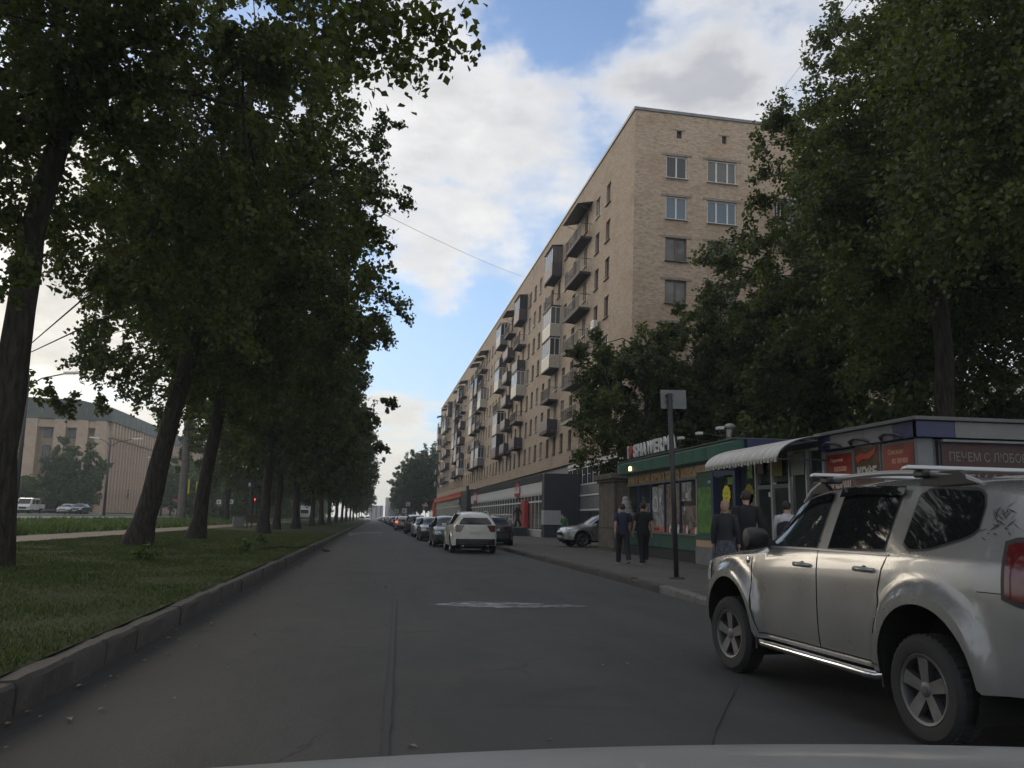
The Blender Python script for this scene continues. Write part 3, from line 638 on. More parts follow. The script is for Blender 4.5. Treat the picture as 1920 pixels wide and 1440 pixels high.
# dark blank bay and the orange shop beyond
mb = MB(); mb.box(11.85, 14.6, 104.1, 113.2, .1, 4.95); mb.box(11.6, 11.84, 104.1, 105.3, .1, 5.4)
bay = obj('blank_bay', mb, M_DARKP, label='dark blank shop bay between the white sign band and the orange shop', cat='shop front')
os_ = empty('orange_shop_front', (12, 113.3, 0), 0, 'orange trimmed shop front with corner pillar at the far end of the block', 'shop front')
mb = MB(); mb.box(-.25, .3, 0, 49, 4.2, 4.9); mb.box(-.32, -.26, 0, 49, 4.75, 4.95); obj('orange_beam', mb, M_ORANGE, os_)
mb = MB(); mb.box(-.5, .8, 47, 49.2, .1, 4.19); obj('orange_pillar', mb, M_ORANGE, os_)
mb = MB(); mb.box(.0, .2, 0, 46.9, .1, 4.19); obj('wall', mb, mat('beige shop wall', (.26, .25, .21), .6, noise=.15, nscale=.6), os_)
mb = MB(); mb.box(-.05, -.003, 0, 46.9, 3.0, 3.12); obj('transom', mb, M_FRAME_W, os_)
text_on_wall('shop_lettering', 'АПТЕКА', 1, mat('pale lettering', (.55, .5, .45), .6), os_, (-.01, 34, 3.35), width=14, height=.6)
mb = MB(); mb.box(-.3, -.22, 1.0, 3.4, 3.2, 4.1); gcs = obj('cross_sign', mb, mat('green sign', (.02, .16, .1), .5), os_)
mb = MB(); mb.box(-.32, -.305, 1.5, 2.1, 3.58, 3.75); mb.box(-.32, -.305, 1.68, 1.92, 3.4, 3.93); mb.box(-.32, -.305, 2.4, 3.1, 3.5, 3.6); mb.box(-.32, -.305, 2.4, 3.1, 3.7, 3.8); obj('emblem', mb, M_LOGOW, gcs)

# ---------------------------------------------------------------- arena across the avenue
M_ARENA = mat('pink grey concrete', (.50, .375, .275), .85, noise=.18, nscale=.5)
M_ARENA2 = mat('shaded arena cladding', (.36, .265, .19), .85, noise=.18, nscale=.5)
M_ROOFG = mat('grey green sheet roof', (.085, .10, .088), .6, noise=.18, nscale=.15, metal=.2)
ar = empty('arena', (-50.5, 170, 1.2), 0, 'large ribbed pink concrete arena with a deep grey green roof band behind the park trees', 'building')
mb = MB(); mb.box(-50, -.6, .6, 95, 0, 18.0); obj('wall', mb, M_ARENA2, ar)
mb = MB(); mb.prism([(-52, 0, 18.5), (.6, 0, 17.6), (.6, 0, 20.2), (-5, 0, 21.4), (-20, 0, 21.9), (-52, 0, 22.2)], (0, 97, 0)); rf = obj('roof', mb, M_ROOFG, ar, (0, -1, 0))
mb = MB()
for i in range(13): mb.box(-52 + i * 4, -51.9 + i * 4, -.06, 0, 18.7, 20.1)
for i in range(24): mb.box(.6, .66, 1 + i * 4, 1.1 + i * 4, 17.7, 20.0)
obj('thin_strip', mb, M_CAP, rf, (0, 0, 0))
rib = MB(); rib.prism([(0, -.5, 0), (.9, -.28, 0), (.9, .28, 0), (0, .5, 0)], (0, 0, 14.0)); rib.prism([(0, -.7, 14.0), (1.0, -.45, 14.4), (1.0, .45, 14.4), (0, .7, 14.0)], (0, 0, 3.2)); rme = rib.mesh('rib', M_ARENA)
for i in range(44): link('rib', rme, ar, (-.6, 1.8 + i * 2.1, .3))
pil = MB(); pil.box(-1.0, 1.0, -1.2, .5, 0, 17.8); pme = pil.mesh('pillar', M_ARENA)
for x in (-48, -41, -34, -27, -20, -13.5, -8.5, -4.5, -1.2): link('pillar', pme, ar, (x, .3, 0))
for x in (-44.5, -37.5, -30.5, -23.5, -17, -11, -6.5):
    for z, h in ((5.2, 1.5), (8.4, 4.4), (14.3, 1.6)):
        mb = MB(); mb.box(x - .7, x + .7, .45, .62, z, z + h); f = obj('window', mb, M_IRON, ar); mb = MB(); mb.box(x - .6, x + .6, .42, .44, z + .1, z + h - .1); obj('pane', mb, M_GREYGL, f)
mb = MB(); mb.box(-50, -.9, -.6, .55, 16.2, 17.7); obj('cornice', mb, M_ARENA, ar)
mb = MB(); mb.box(-50, -.9, .3, .58, 2.6, 4.0); obj('ground_floor_glazing', mb, M_GREYGL, ar)
# more flats beyond the arena, distant blocks closing the street
def far_block(name, x0, x1, y0, y1, h, mt, label, wrows=0, face='y', z0=1.2):
    e = empty(name, ((x0 + x1) / 2, y0, z0), 0, label, 'building'); hx = (x1 - x0) / 2
    mb = MB(); mb.box(-hx, hx, 0, y1 - y0, -2, h); obj('wall', mb, mt, e)
    mb = MB(); mb.box(-hx - .2, hx + .2, -.2, y1 - y0 + .2, h + .003, h + .5); obj('roof', mb, M_CAP, e)
    if wrows:
        wm = MB(); wm.box(-.7, .7, -.06, .04, 0, 1.6); wme = wm.mesh('window', M_GREYGL); n = max(2, int((x1 - x0) / 3.6))
        sm_ = MB(); sm_.box(-.06, .04, -.7, .7, 0, 1.6); sme = sm_.mesh('window', M_GREYGL); n2 = min(14, int((y1 - y0) / 3.6))
        for k in range(wrows):
            for i in range(n): link('window', wme, e, (-hx + (x1 - x0) * (i + .5) / n, 0, h * (k + .35) / wrows))
            for i in range(n2): link('window', sme, e, (hx + .04, 2 + i * 3.6, h * (k + .35) / wrows)); link('window', sme, e, (-hx - .02, 2 + i * 3.6, h * (k + .35) / wrows))
    return e
M_FARB = mat('far rendered wall', (.36, .30, .27), .9, noise=.1, nscale=.2); M_FARB2 = mat('far pale wall', (.5, .47, .44), .9, noise=.1, nscale=.2); M_FARD = mat('far dark wall', (.09, .095, .11), .9, noise=.1, nscale=.2)
far_block('far_flats', -70, -52, 290, 330, 21, mat('far brick wall', (.30, .19, .15), .9, noise=.2, nscale=.3), 'reddish block of flats beyond the arena, above the yellow boards', 8)
far_block('far_tower', 10, 24, 620, 660, 15, M_FARB, 'pinkish far block of flats closing the end of the street', 9, z0=0)
far_block('far_tower', -2, 9, 700, 730, 10, M_FARB, 'pale far block of flats at the end of the street, left of the pinkish one', 7, z0=0)
far_block('far_house', 9, 22, 430, 450, 8.5, M_FARD, 'dark low building near the end of the street', 3, z0=0)
far_block('far_slab', 40, 120, 560, 600, 24, M_FARB2, 'pale far slab of flats behind the tall trees beside the brick block', 9, z0=0)
far_block('rear_flats', 70, 110, 40, 120, 18, M_FARB2, 'pale block of flats far behind the kiosk trees', 6, z0=0)
# ---------------------------------------------------------------- trees
def bark_mat(name, c1, c2):
    m = bpy.data.materials.new(name); m.use_nodes = True; t = NT(m.node_tree); b = t.n['Principled BSDF']
    tc = t.new('ShaderNodeTexCoord'); mp = t.new('ShaderNodeMapping'); mp.inputs['Scale'].default_value = (5, 5, 1.0); t.link(tc.outputs['Object'], mp.inputs[0])
    n = t.new('ShaderNodeTexNoise', i_Scale=2.2, i_Detail=8.0, i_Roughness=0.65, i_Distortion=0.4); t.link(mp.outputs[0], n.inputs['Vector'])
    t.link(t.mix(t.ramp(n.outputs['Fac'], ((.38, 0.0), (.62, 1.0))), c1, c2), b.inputs['Base Color']); b.inputs['Roughness'].default_value = .95; b.inputs['Specular IOR Level'].default_value = .15
    bp = t.new('ShaderNodeBump', i_Strength=1.0, i_Distance=.04); t.link(n.outputs['Fac'], bp.inputs['Height']); t.link(bp.outputs[0], b.inputs['Normal'])
    return m
M_BARK = bark_mat('bark', (.020, .0175, .0145), (.058, .051, .043)); M_BARKL = bark_mat('paler bark', (.05, .044, .036), (.12, .105, .085))
M_LEAF_L = leaf_mat('lime leaf', (.038, .054, .018), (.068, .080, .022), .42)
M_LEAF_R = leaf_mat('maple leaf', (.041, .058, .017), (.072, .088, .023), .34)
M_LEAF_D = leaf_mat('distant leaf', (.040, .066, .026), (.055, .080, .032), .3)
M_LEAF_S = leaf_mat('shrub leaf', (.065, .105, .03), (.085, .125, .035), .3)
def leaf_verts(g, P, size, nout):
    """rhombic folded leaves at points P, facing roughly along nout with scatter"""
    n = len(P); nr = nout + g.normal(0, .75, (n, 3)); nr /= np.linalg.norm(nr, axis=1)[:, None] + 1e-9
    a = np.cross(nr, g.normal(0, 1, (n, 3))); a /= np.linalg.norm(a, axis=1)[:, None] + 1e-9; b = np.cross(nr, a)
    s = (size * g.uniform(.65, 1.3, n))[:, None]
    v = np.empty((n, 4, 3), np.float32)
    v[:, 0] = P - a * s * .55; v[:, 1] = P + b * s * .42 + nr * s * .12 + a * s * .08; v[:, 2] = P + a * s * .6; v[:, 3] = P - b * s * .42 + nr * s * .12 + a * s * .08
    return v.reshape(-1, 3)
def crown_mesh(name, seed, cen, rad, nclump, leaves, size, mt, shell=.55, clump=(1.0, .75), droop=.25, extra=(), zmin=None, loose=.10, keep=None):
    """leaf sprays spread through a crown: clumps near an uneven shell, each clump a bundle of short twigs"""
    g = np.random.default_rng(seed); cen = np.array(cen, float); rad = np.array(rad, float)
    d = g.normal(0, 1, (nclump * 2, 3)); d /= np.linalg.norm(d, axis=1)[:, None]
    # lobes: the shell bulges and dips
    lob = 0.78 + .17 * np.sin(3.1 * d[:, 0] + 2.3 * d[:, 1] + seed) + .14 * np.sin(4.7 * d[:, 2] + 3.9 * d[:, 1] + 2 * seed) + .11 * np.sin(7.3 * d[:, 0] - 5.1 * d[:, 2] + seed)
    r = g.random(nclump * 2) ** (1 / 3.0); r = shell + (1 - shell) * r; r = np.where(g.random(len(r)) < .25, r * g.uniform(.3, 1, len(r)), r)
    r = np.where(g.random(len(r)) < loose, g.uniform(1.02, 1.25, len(r)), r)      # loose sprays beyond the shell
    c = cen + d * rad * (lob * r)[:, None]
    if zmin is not None: c = c[c[:, 2] > zmin]
    if keep is not None: c = c[keep(c)]
    c = c[:nclump]
    if len(extra): c = np.vstack([c, np.array(extra, float)])
    k = leaves // len(c); m = len(c); ntw = 7
    tw = g.normal(0, 1, (m, ntw, 3)); out = (c - cen) / rad; out /= np.linalg.norm(out, axis=1)[:, None] + 1e-6
    tw = tw * .8 + out[:, None, :] * .9; tw /= np.linalg.norm(tw, axis=2)[:, :, None]; tw[:, :, 2] -= droop
    cs = g.uniform(.6, 1.25, m) * clump[0]
    ti = g.integers(0, ntw, (m, k)); s = g.random((m, k)) ** .7
    P = c[:, None, :] + np.take_along_axis(tw, ti[:, :, None].repeat(3, 2), 1) * (s * cs[:, None])[:, :, None] + g.normal(0, .16, (m, k, 3)) * clump[1] * cs[:, None, None]
    P = P.reshape(-1, 3); nout = np.repeat(out * .45 + np.array([0, 0, .55]), k, 0)
    v = leaf_verts(g, P, size, nout)
    return raw_mesh(name, v, np.arange(len(v)), 4, mt), c
def trunk_mesh(name, seed, path, r0, r1, clumps, mt, nlimb=9, limb_from=.45, tips=60):
    """tapered trunk with a root flare (first mesh) and limbs reaching to the leaf clumps (second mesh)"""
    rg = random.Random(seed); n = 14; path = [Vector(p) for p in path]
    def at(f):
        x = f * (len(path) - 1); i = min(int(x), len(path) - 2); return path[i].lerp(path[i + 1], x - i)
    pts = []; rads = []
    for i in range(n + 1):
        f = i / n; p = at(f); pts.append(p + Vector((rg.uniform(-1, 1), rg.uniform(-1, 1), 0)) * .05 * (f > .05)); rads.append((r0 + (r1 - r0) * f) * (1 + .5 * math.exp(-f * 30)) * rg.uniform(.95, 1.05))
    mb = MB(); mb.tube(pts, rads, 14, cap=False); mb.tube([pts[0] - Vector((0, 0, .3)), pts[0]], [rads[0] * 1.12, rads[0]], 14, cap=False); tm = mb.mesh(name, mt, smooth=True)
    lb = MB(); cl = [Vector(c) for c in clumps]; rg.shuffle(cl); limbs = []
    for i in range(nlimb):
        f = limb_from + (0.97 - limb_from) * i / max(1, nlimb - 1); a = at(f)
        tgt = min(cl[i * 7:i * 7 + 40] or cl, key=lambda q: abs((q - a).length - 5.0) + max(0, a.z - q.z) * 2.0)
        mid = a.lerp(tgt, .5) + Vector((rg.uniform(-.5, .5), rg.uniform(-.5, .5), rg.uniform(.2, 1.0))); rr = (r0 + (r1 - r0) * f) * rg.uniform(.35, .6)
        L = [a, a.lerp(mid, .5) + Vector((0, 0, .25)), mid, mid.lerp(tgt, .55), tgt]; lb.tube(L, [rr, rr * .8, rr * .55, rr * .35, .02], 7, cap=False); limbs += [(q, rr * .4) for q in L[1:4]]
    limbs += [(at(f), .08) for f in (.7, .8, .9, 1.0)]
    for c in cl[:tips]:
        a, rr = min(limbs, key=lambda q: (q[0] - c).length); mid = a.lerp(c, .55) + Vector((rg.uniform(-.3, .3), rg.uniform(-.3, .3), rg.uniform(0, .5)))
        lb.tube([a, mid, c], [min(rr, .055), .03, .012], 4, cap=False)
    return tm, lb.mesh('branches', mt, smooth=True)
def plant(name, loc, rotz, scale, meshes, label, group=None, cat='tree', leaf=None):
    t = empty(name, loc, rotz, label, cat, group); t.scale = (scale,) * 3
    for n, me in zip(('trunk', 'branches', 'crown'), meshes):
        if me is None: continue
        o = link(n, me, t)
        if n == 'crown': o['kind'] = 'stuff'
    return t

# park limes beside the road: five crowns of their own, then copies further on
def lime(seed, path, r0, cen, rad, nclump, leaves, size, mt=M_LEAF_L, zmin=None, **kw):
    cm, c = crown_mesh('crown', seed, cen, rad, nclump, leaves, size, mt, zmin=zmin, **{k: v for k, v in kw.items() if k in ('shell', 'clump', 'droop', 'extra', 'loose', 'keep')})
    tm, bm = trunk_mesh('trunk', seed, path, r0, r0 * .5, c, M_BARK, **{k: v for k, v in kw.items() if k in ('nlimb', 'limb_from', 'tips')})
    return tm, bm, cm
LG = 'lime trees along the park kerb'
# a tree just outside the frame whose boughs hang into the top of the picture
near_extra = [(5.6 + .24 * i + .2 * math.sin(i * 3), 2.2 + .45 * math.cos(i * 2.1), 7.5 - .10 * i + .25 * math.sin(i * 5)) for i in range(6)] + [(4 + .3 * i, 1.5 + .3 * math.sin(i), 8.1) for i in range(6)]
mm = lime(3, [(0, 0, 0), (0, .1, 3), (.4, .2, 7), (.8, .3, 11), (1.0, .3, 15)], .34, (.2, .3, 10.9), (5.8, 5.4, 5.0), 230, 70000, .095, loose=0, extra=near_extra)
plant('lime_tree', (-6.6, 7.2, gz(-6.6)), 0, 1, mm, 'lime tree nearest the viewer, whose dark boughs hang across the top of the picture', LG)
mm = lime(5, [(0, 0, 0), (.1, 0, 4), (.2, 0, 7), (.7, .2, 11), (1.0, .2, 17)], .345, (.7, .3, 12.4), (7.2, 7.2, 8.0), 480, 112000, .13, zmin=5.6, clump=(.9, .62), limb_from=.6, keep=lambda c: c[:, 0] < np.where(c[:, 2] < 14, 7.2, 7.8), extra=[(-4.5 + i * .9, -2 + .7 * math.sin(i * 2), 6.0 + .5 * math.sin(i * 1.7)) for i in range(7)])
plant('lime_tree', (-7.62, 18.6, gz(-7.62)), 0, 1, mm, 'tall upright lime tree cut by the left edge of the picture', LG)
mm = lime(8, [(0, 0, 0), (.55, 0, 3), (1.3, 0, 7), (2.0, .1, 11), (2.6, .2, 17)], .37, (1.9, .4, 12.2), (7.6, 7.4, 7.6), 460, 100000, .14, zmin=4.9, clump=(.92, .62), keep=lambda c: c[:, 0] < 8.9, extra=[(-4.8 + i * .7, -1.5 + .8 * math.sin(i * 2.2), 5.2 + .8 * math.sin(i * 1.3) + i * .12) for i in range(9)])
plant('lime_tree', (-7.75, 30.2, gz(-7.7)), 0, 1, mm, 'thick lime tree leaning strongly to the right over the lawn', LG)
mm = lime(13, [(0, 0, 0), (.3, 0, 3), (.75, 0, 7), (1.1, 0, 11), (1.4, 0, 16)], .32, (1.2, 0, 11.6), (7.3, 7.2, 7.6), 380, 80000, .165, zmin=3.9, clump=(.95, .65))
plant('lime_tree', (-7.6, 39.0, gz(-7.6)), 0, 1, mm, 'dark lime tree leaning slightly right, second trunk from the strongly leaning one', LG)
mmB = lime(17, [(0, 0, 0), (.1, 0, 3), (.3, 0, 7), (.5, 0, 11), (.8, 0, 15)], .30, (.8, 0, 10.4), (6.6, 6.6, 7.4), 250, 42000, .24, zmin=3.0, tips=30)
mmC = lime(23, [(0, 0, 0), (-.1, 0, 3), (.1, 0, 7), (.2, 0, 11), (.2, 0, 14)], .26, (.4, 0, 9.8), (6.2, 6.2, 7.2), 250, 38000, .26, zmin=2.8, tips=30)
park = [(-6.4, 52.5, .5, 1.06, mmB, 'lime tree with a stout flaring trunk just right of the park bench'), (-7.2, 67, 2.0, 1.0, mmC, 'slim lime trunk right behind the stout tree by the bench'), (-6.3, 73.5, 4.1, 1.05, mmB, 'sturdy lime tree midway along the kerb, third in line beyond the bench'),
        (-6.3, 93, 1.1, 1.0, mmC, None), (-6.2, 108, 3.3, 1.04, mmB, None), (-6.0, 124, 5.2, 1.0, mmC, None), (-5.8, 142, .7, 1.0, mmB, None), (-5.6, 162, 2.7, 1.02, mmC, None), (-5.4, 184, 4.4, .98, mmB, None), (-5.2, 208, 1.9, .96, mmC, None), (-5.0, 236, 3.9, .9, mmB, None), (-4.6, 268, .3, .8, mmC, None), (-4.4, 305, 2.3, .74, mmB, None), (-4.2, 350, 2.3, .66, mmC, None)]
for x, y, rz, s, me, lab in park:
    plant('lime_tree', (x, y, gz(x)), rz, s, me, lab or 'one of the lime trees receding along the park kerb towards the end of the street', LG if lab else 'receding lime trees at the far end of the park')
inner = [(-16.4, 100, 1.0, mmB), (-16, 118, .95, mmC), (-17, 140, 1.0, mmB), (-18, 170, 1.0, mmC), (-20, 215, 1.0, mmB), (-22, 270, 1.0, mmC)]
for i, (x, y, s, me) in enumerate(inner): plant('park_tree', (x, y, gz(x)), i * 1.3, s, me, 'one of the slim dark trees in the inner park row beyond the dirt path', 'inner row of park trees')

# trees behind the kiosks
def maple(seed, path, r0, cen, rad, ncl, leaves, size, **kw): return lime(seed, path, r0, cen, rad, ncl, leaves, size, mt=M_LEAF_R, **kw)
KG = 'trees behind the kiosks'
mm = maple(31, [(0, 0, 0), (0, .1, 2), (-.2, 0, 4), (-.3, .2, 7), (-.2, 0, 10)], .17, (-.4, 0, 7.0), (3.9, 4.2, 5.0), 200, 48000, .16, clump=(.85, .75), tips=40)
plant('maple_tree', (13.2, 38.2, .13), 0, 1, mm, 'smaller rounded tree between the brick block and the shawarma kiosk', KG)
mm = maple(37, [(0, 0, 0), (0, .1, 3), (-.2, 0, 7), (-.4, .2, 10), (-.2, 0, 13)], .3, (-.4, 0, 8.9), (5.4, 6.0, 5.9), 330, 90000, .15, zmin=2.4, clump=(.9, .65), extra=[(-5.0, 0, 13.0), (-4.4, -.5, 12.6), (-3.9, .6, 13.6), (-3.4, .3, 12.8), (-5.6, -.3, 10.4), (-5.2, .2, 9.7), (-5.0, -.2, 11.0)])
plant('maple_tree', (19.7, 34.5, .13), 0, 1, mm, 'broad maple in front of the gable wall, its left boughs crossing the gable windows', KG)
mm = maple(41, [(0, 0, 0), (0, .1, 3), (.1, 0, 7), (0, .2, 12), (-.2, 0, 18)], .32, (.0, 0, 13.4), (5.6, 5.6, 8.4), 380, 108000, .14, zmin=6.2, clump=(.92, .65), loose=.04, keep=lambda c: c[:, 0] > -5.1 + .42 * np.maximum(0, c[:, 2] - 14))
plant('maple_tree', (19.0, 27.0, .13), 0, 1, mm, 'tall maple rising behind the canopy, above the middle of the kiosk row', KG)
mm2 = maple(43, [(0, 0, 0), (.1, .1, 3), (.1, 0, 7), (.4, .2, 12), (.5, 0, 17)], .30, (.2, 0, 12.6), (5.2, 5.4, 7.6), 340, 100000, .12, zmin=5.4, loose=.05, keep=lambda c: c[:, 0] > -3.4 + .42 * np.maximum(0, c[:, 2] - 10))
plant('maple_tree', (15.4, 20.4, .13), 0, 1, mm2, 'tall yellowish maple right behind the coffee kiosk', KG)
plant('maple_tree', (23.5, 23.5, .13), 2.1, 1.05, mm, 'dark maple in the depth behind the coffee kiosk trees', KG)
plant('maple_tree', (24.5, 34.0, .13), 4.0, 1.1, mm2, 'maple farthest back in the gap of sky between the trunks', KG)
plant('maple_tree', (15.2, 13.6, .13), 3.3, .95, mm2, 'maple at the right edge of the picture overhanging the coffee kiosk roof', KG)
plant('maple_tree', (29.0, 25.0, .13), 1.0, 1.15, mm, 'maple at the back right, low behind the coffee kiosk', KG)
plant('maple_tree', (18.6, 38.5, .13), 5.0, .62, mm, 'low maple close to the gable wall behind the smaller rounded tree', KG)
plant('maple_tree', (22.0, 40.5, .13), 2.6, .7, mm, 'middling maple close to the gable wall, right of the low one', KG)
# undergrowth behind the kiosks
cm, c = crown_mesh('shrub', 51, (0, 0, 1.5), (2.2, 2.0, 1.6), 60, 9000, .13, M_LEAF_R, shell=.3, clump=(.7, .75))
for i, (x, y, s) in enumerate([(14.5, 27, 1.4), (16.5, 22.5, 1.5), (15.5, 31.5, 1.5), (19, 30, 1.7), (21, 26, 1.7), (18.5, 16, 1.5), (24, 21, 1.8), (27, 30, 2.0), (22, 34, 1.8)]):
    s_ = link('shrub', cm, None, (x, y, .1), (0, 0, i * 1.1), label='one of the dense dark shrubs filling the ground behind the kiosks', cat='shrub', group='shrubs behind the kiosks'); s_.scale = (s, s, s * 1.1)

# poplars beyond the brick block, far trees, arena shrubs
mmP, cP = crown_mesh('crown', 61, (0, 0, 11), (4.2, 4.2, 10.5), 260, 34000, .36, M_LEAF_D, clump=(1.1, .75), droop=0)
tmP, bmP = trunk_mesh('trunk', 61, [(0, 0, 0), (0, 0, 5), (0, 0, 10), (0, 0, 18)], .3, .08, cP, M_BARK, tips=10)
for i, (x, y, s, lab) in enumerate([(11.5, 205, .86, 'tall dense tree at the street end of the far block, foremost of its clump'), (15.5, 214, .92, 'tall dense tree against the far end of the brick block'), (9.5, 228, .84, 'dense pointed tree at the left of the clump beyond the brick block'), (12.5, 245, .9, 'one of the trees in the depth of the clump beyond the brick block'), (19, 235, .95, 'one of the trees in the depth of the clump beyond the brick block'), (9.8, 270, .86, 'one of the trees in the depth of the clump beyond the brick block'), (9.6, 320, .8, 'one of the trees in the depth of the clump beyond the brick block')]):
    plant('poplar_tree', (x, y, 0), i * 1.7, s, (tmP, bmP, mmP), lab, 'trees beyond the brick block')
mmA, cA = crown_mesh('crown', 64, (0, 0, 10), (5.6, 5.6, 9.5), 300, 34000, .36, M_LEAF_S, clump=(1.1, .75), droop=0)
for i, (x, y, s, lab) in enumerate([(-51.5, 150, .62, 'bushy pale green tree in front of the arena corner'), (-47.2, 150, .58, 'bushy tree right of the tallest one before the arena corner'), (-62, 150, .66, 'tree before the arena behind the nearest park trunk'), (-39.5, 176, .55, 'small tree before the ribbed arena side'), (-41, 205, .6, 'tree at the far end of the ribbed arena side'), (-36, 215, .5, 'low tree below the reddish flats')]):
    t = plant('arena_tree', (x, y, 1.2), i * 2.0, s, (tmP, bmP, mmA), lab, 'trees in front of the arena')
cmS, c = crown_mesh('shrub', 71, (0, 0, 1.8), (2.4, 2.2, 1.9), 70, 7000, .28, M_LEAF_S, shell=.3, clump=(.8, .75))
for i in range(16):
    x = -57 + (i % 3) * 1.5 + rng.uniform(-1, 1); y = 128 + i * 7; s = rng.uniform(.8, 1.7)
    s_ = link('shrub', cmS, None, (x, y, 1.18), (0, 0, i * 1.3), label='one of the rounded shrubs along the foot of the arena', cat='shrub', group='shrubs at the foot of the arena'); s_.scale = (s, s, s)
for i in range(9):
    x = -27 + rng.uniform(-2, 2) + i * .8; y = 150 + i * 22
    s_ = link('shrub', cmS, None, (x, y, gz(x)), (0, 0, i), label='one of the dark bushes far along the avenue verge', cat='shrub', group='bushes along the avenue verge'); s_.scale = (2.4, 2.4, 2.8)
# small plants and a dead branch on the lawn
dead = MB(); dead.tube([(0, 0, .06), (.6, .1, .10), (1.2, .05, .07), (1.9, .2, .12)], [.03, .025, .02, .008], 5); dead.tube([(.6, .1, .1), (.9, .4, .16)], [.015, .006], 4); dead.tube([(1.2, .05, .08), (1.5, -.2, .15)], [.015, .006], 4)
obj('fallen_branch', dead, M_BARK, None, (-3.6, 29.2, gz(-3.6)), (0, 0, .35), label='thin dead branch lying on the lawn near the park kerb', cat='branch')
cw, c = crown_mesh('weed_clump', 81, (0, 0, .16), (.34, .3, .2), 16, 500, .07, M_LEAF_S, shell=.2, clump=(.14, .5), droop=0)
for i, (x, y) in enumerate([(-3.9, 27.2), (-5.3, 21.5), (-4.3, 35)]):
    link('weed_clump', cw, None, (x, y, gz(x)), (0, 0, i * 2), label=['small leafy weed clump on the lawn beside the fallen branch', 'small weed clump on the lawn in front of the strongly leaning tree', 'weed clump on the lawn farther along, near the kerb'][i], cat='weed')
# ---------------------------------------------------------------- the row of kiosks
def print_mat(name, cols, scale=4.0, seed=0.0, rough=.4):
    """printed picture: irregular patches of a few inks"""
    m = bpy.data.materials.new(name); m.use_nodes = True; t = NT(m.node_tree); b = t.n['Principled BSDF']
    tc = t.new('ShaderNodeTexCoord'); mp = t.new('ShaderNodeMapping'); mp.inputs['Location'].default_value = (seed, seed * 1.7, seed * .3); t.link(tc.outputs['Object'], mp.inputs[0])
    n = t.new('ShaderNodeTexNoise', i_Scale=scale, i_Detail=5.0, i_Roughness=.55, i_Distortion=.8); t.link(mp.outputs[0], n.inputs['Vector'])
    k = len(cols); t.link(t.ramp(n.outputs['Fac'], [(.3 + .4 * i / k, c) for i, c in enumerate(cols)]), b.inputs['Base Color']); b.inputs['Roughness'].default_value = rough
    return m
M_GREEN = mat('green sheet metal', (.024, .118, .080), .45, noise=.3, nscale=2); M_GREEND = mat('dark green panel', (.014, .080, .050), .5, noise=.3, nscale=2)
M_BLUEF = mat('navy frame', (.03, .045, .10), .45, noise=.2, nscale=4); M_BLUEP = mat('blue panel', (.020, .024, .085), .45, noise=.15, nscale=3)
M_BEIGE = mat('beige panel', (.50, .33, .21), .6, noise=.12, nscale=3); M_GREYP = mat('kiosk grey panel', (.17, .168, .165), .55, noise=.2, nscale=2)
M_KDARK = mat('dark plinth', (.03, .03, .03), .8, noise=.3, nscale=4); M_KROOF = mat('kiosk roof sheet', (.13, .13, .128), .6, metal=.2, noise=.2, nscale=2)
M_KGL = glass_dark('kiosk glass', (.03, .036, .036), .06); M_ALU = mat('aluminium', (.45, .45, .46), .35, metal=.7)
M_FOOD = print_mat('food photograph', [(.05, .02, .01), (.32, .10, .02), (.45, .22, .06), (.55, .40, .22), (.10, .16, .03)], 4.5)
M_PST = print_mat('grey window print', [(.07, .07, .065), (.20, .205, .195), (.42, .42, .40), (.13, .13, .12)], 2.2, 3.3)
M_PST2 = print_mat('dark window print', [(.02, .02, .02), (.06, .055, .05), (.25, .2, .15), (.12, .05, .03)], 2.6, 7.1)
M_GPOST = print_mat('green poster print', [(.01, .07, .02), (.025, .16, .02), (.11, .27, .02), (.04, .13, .015)], 2.5, 1.9)
M_YEL = mat('yellow sticker', (.72, .62, .03), .5); M_BLK = mat('black print', (.01, .01, .01), .5)
M_LETW = mat('white letter', (.68, .67, .66), .4, noise=.1, nscale=5); M_REDP = print_mat('red poster print', [(.10, .010, .008), (.20, .018, .012), (.25, .03, .016)], 1.3, 4.4); M_REDD = mat('dark red banner', (.045, .010, .010), .5, noise=.3, nscale=2)
M_BROWNP = print_mat('coffee poster print', [(.03, .012, .006), (.07, .03, .012), (.12, .06, .02)], 3.0, 2.2)

# shawarma kiosk: front face x = 9.8, y 23.1 .. 31.5
sk = empty('shawarma_kiosk', (9.8, 31.5, .13), 0, 'green shawarma kiosk with lettered roof sign and food pictures above its windows', 'kiosk')
def K(y): return y - 31.5
mb = MB(); mb.box(.14, 3.2, K(21.0), 0, 0, 3.0); obj('wall', mb, M_GREEND, sk)
mb = MB(); mb.box(-.33, 3.4, K(20.9), .15, 3.47, 3.50); obj('roof', mb, M_KROOF, sk)
for i in range(11):                                   # folded fascia sheets
    y0 = K(20.95) + i * .965; mb = MB(); mb.prism([(-.27, y0, 3.465), (-.33, y0, 3.40), (-.31, y0, 3.02), (-.02, y0, 2.98), (-.02, y0, 3.465)], (0, .955, 0)); obj('fascia_panel', mb, M_GREEN, sk, bevel=.008)
mb = MB(); mb.box(-.02, 3.35, .005, .155, 2.98, 3.465); obj('end_fascia', mb, M_GREEN, sk)
mb = MB(); mb.box(-.02, 3.3, K(20.78), K(20.93), 2.98, 3.465); obj('end_fascia', mb, M_BLUEP, sk)
mb = MB(); mb.box(.05, .14, K(24.45), 0, 0, .36); obj('plinth', mb, M_KDARK, sk)
for i in range(4):
    y0 = K(24.45) + i * 1.76; mb = MB(); mb.box(.02, .12, y0 + .01, y0 + 1.75, .37, .82); obj('base_panel', mb, M_GREEND, sk, bevel=.006)
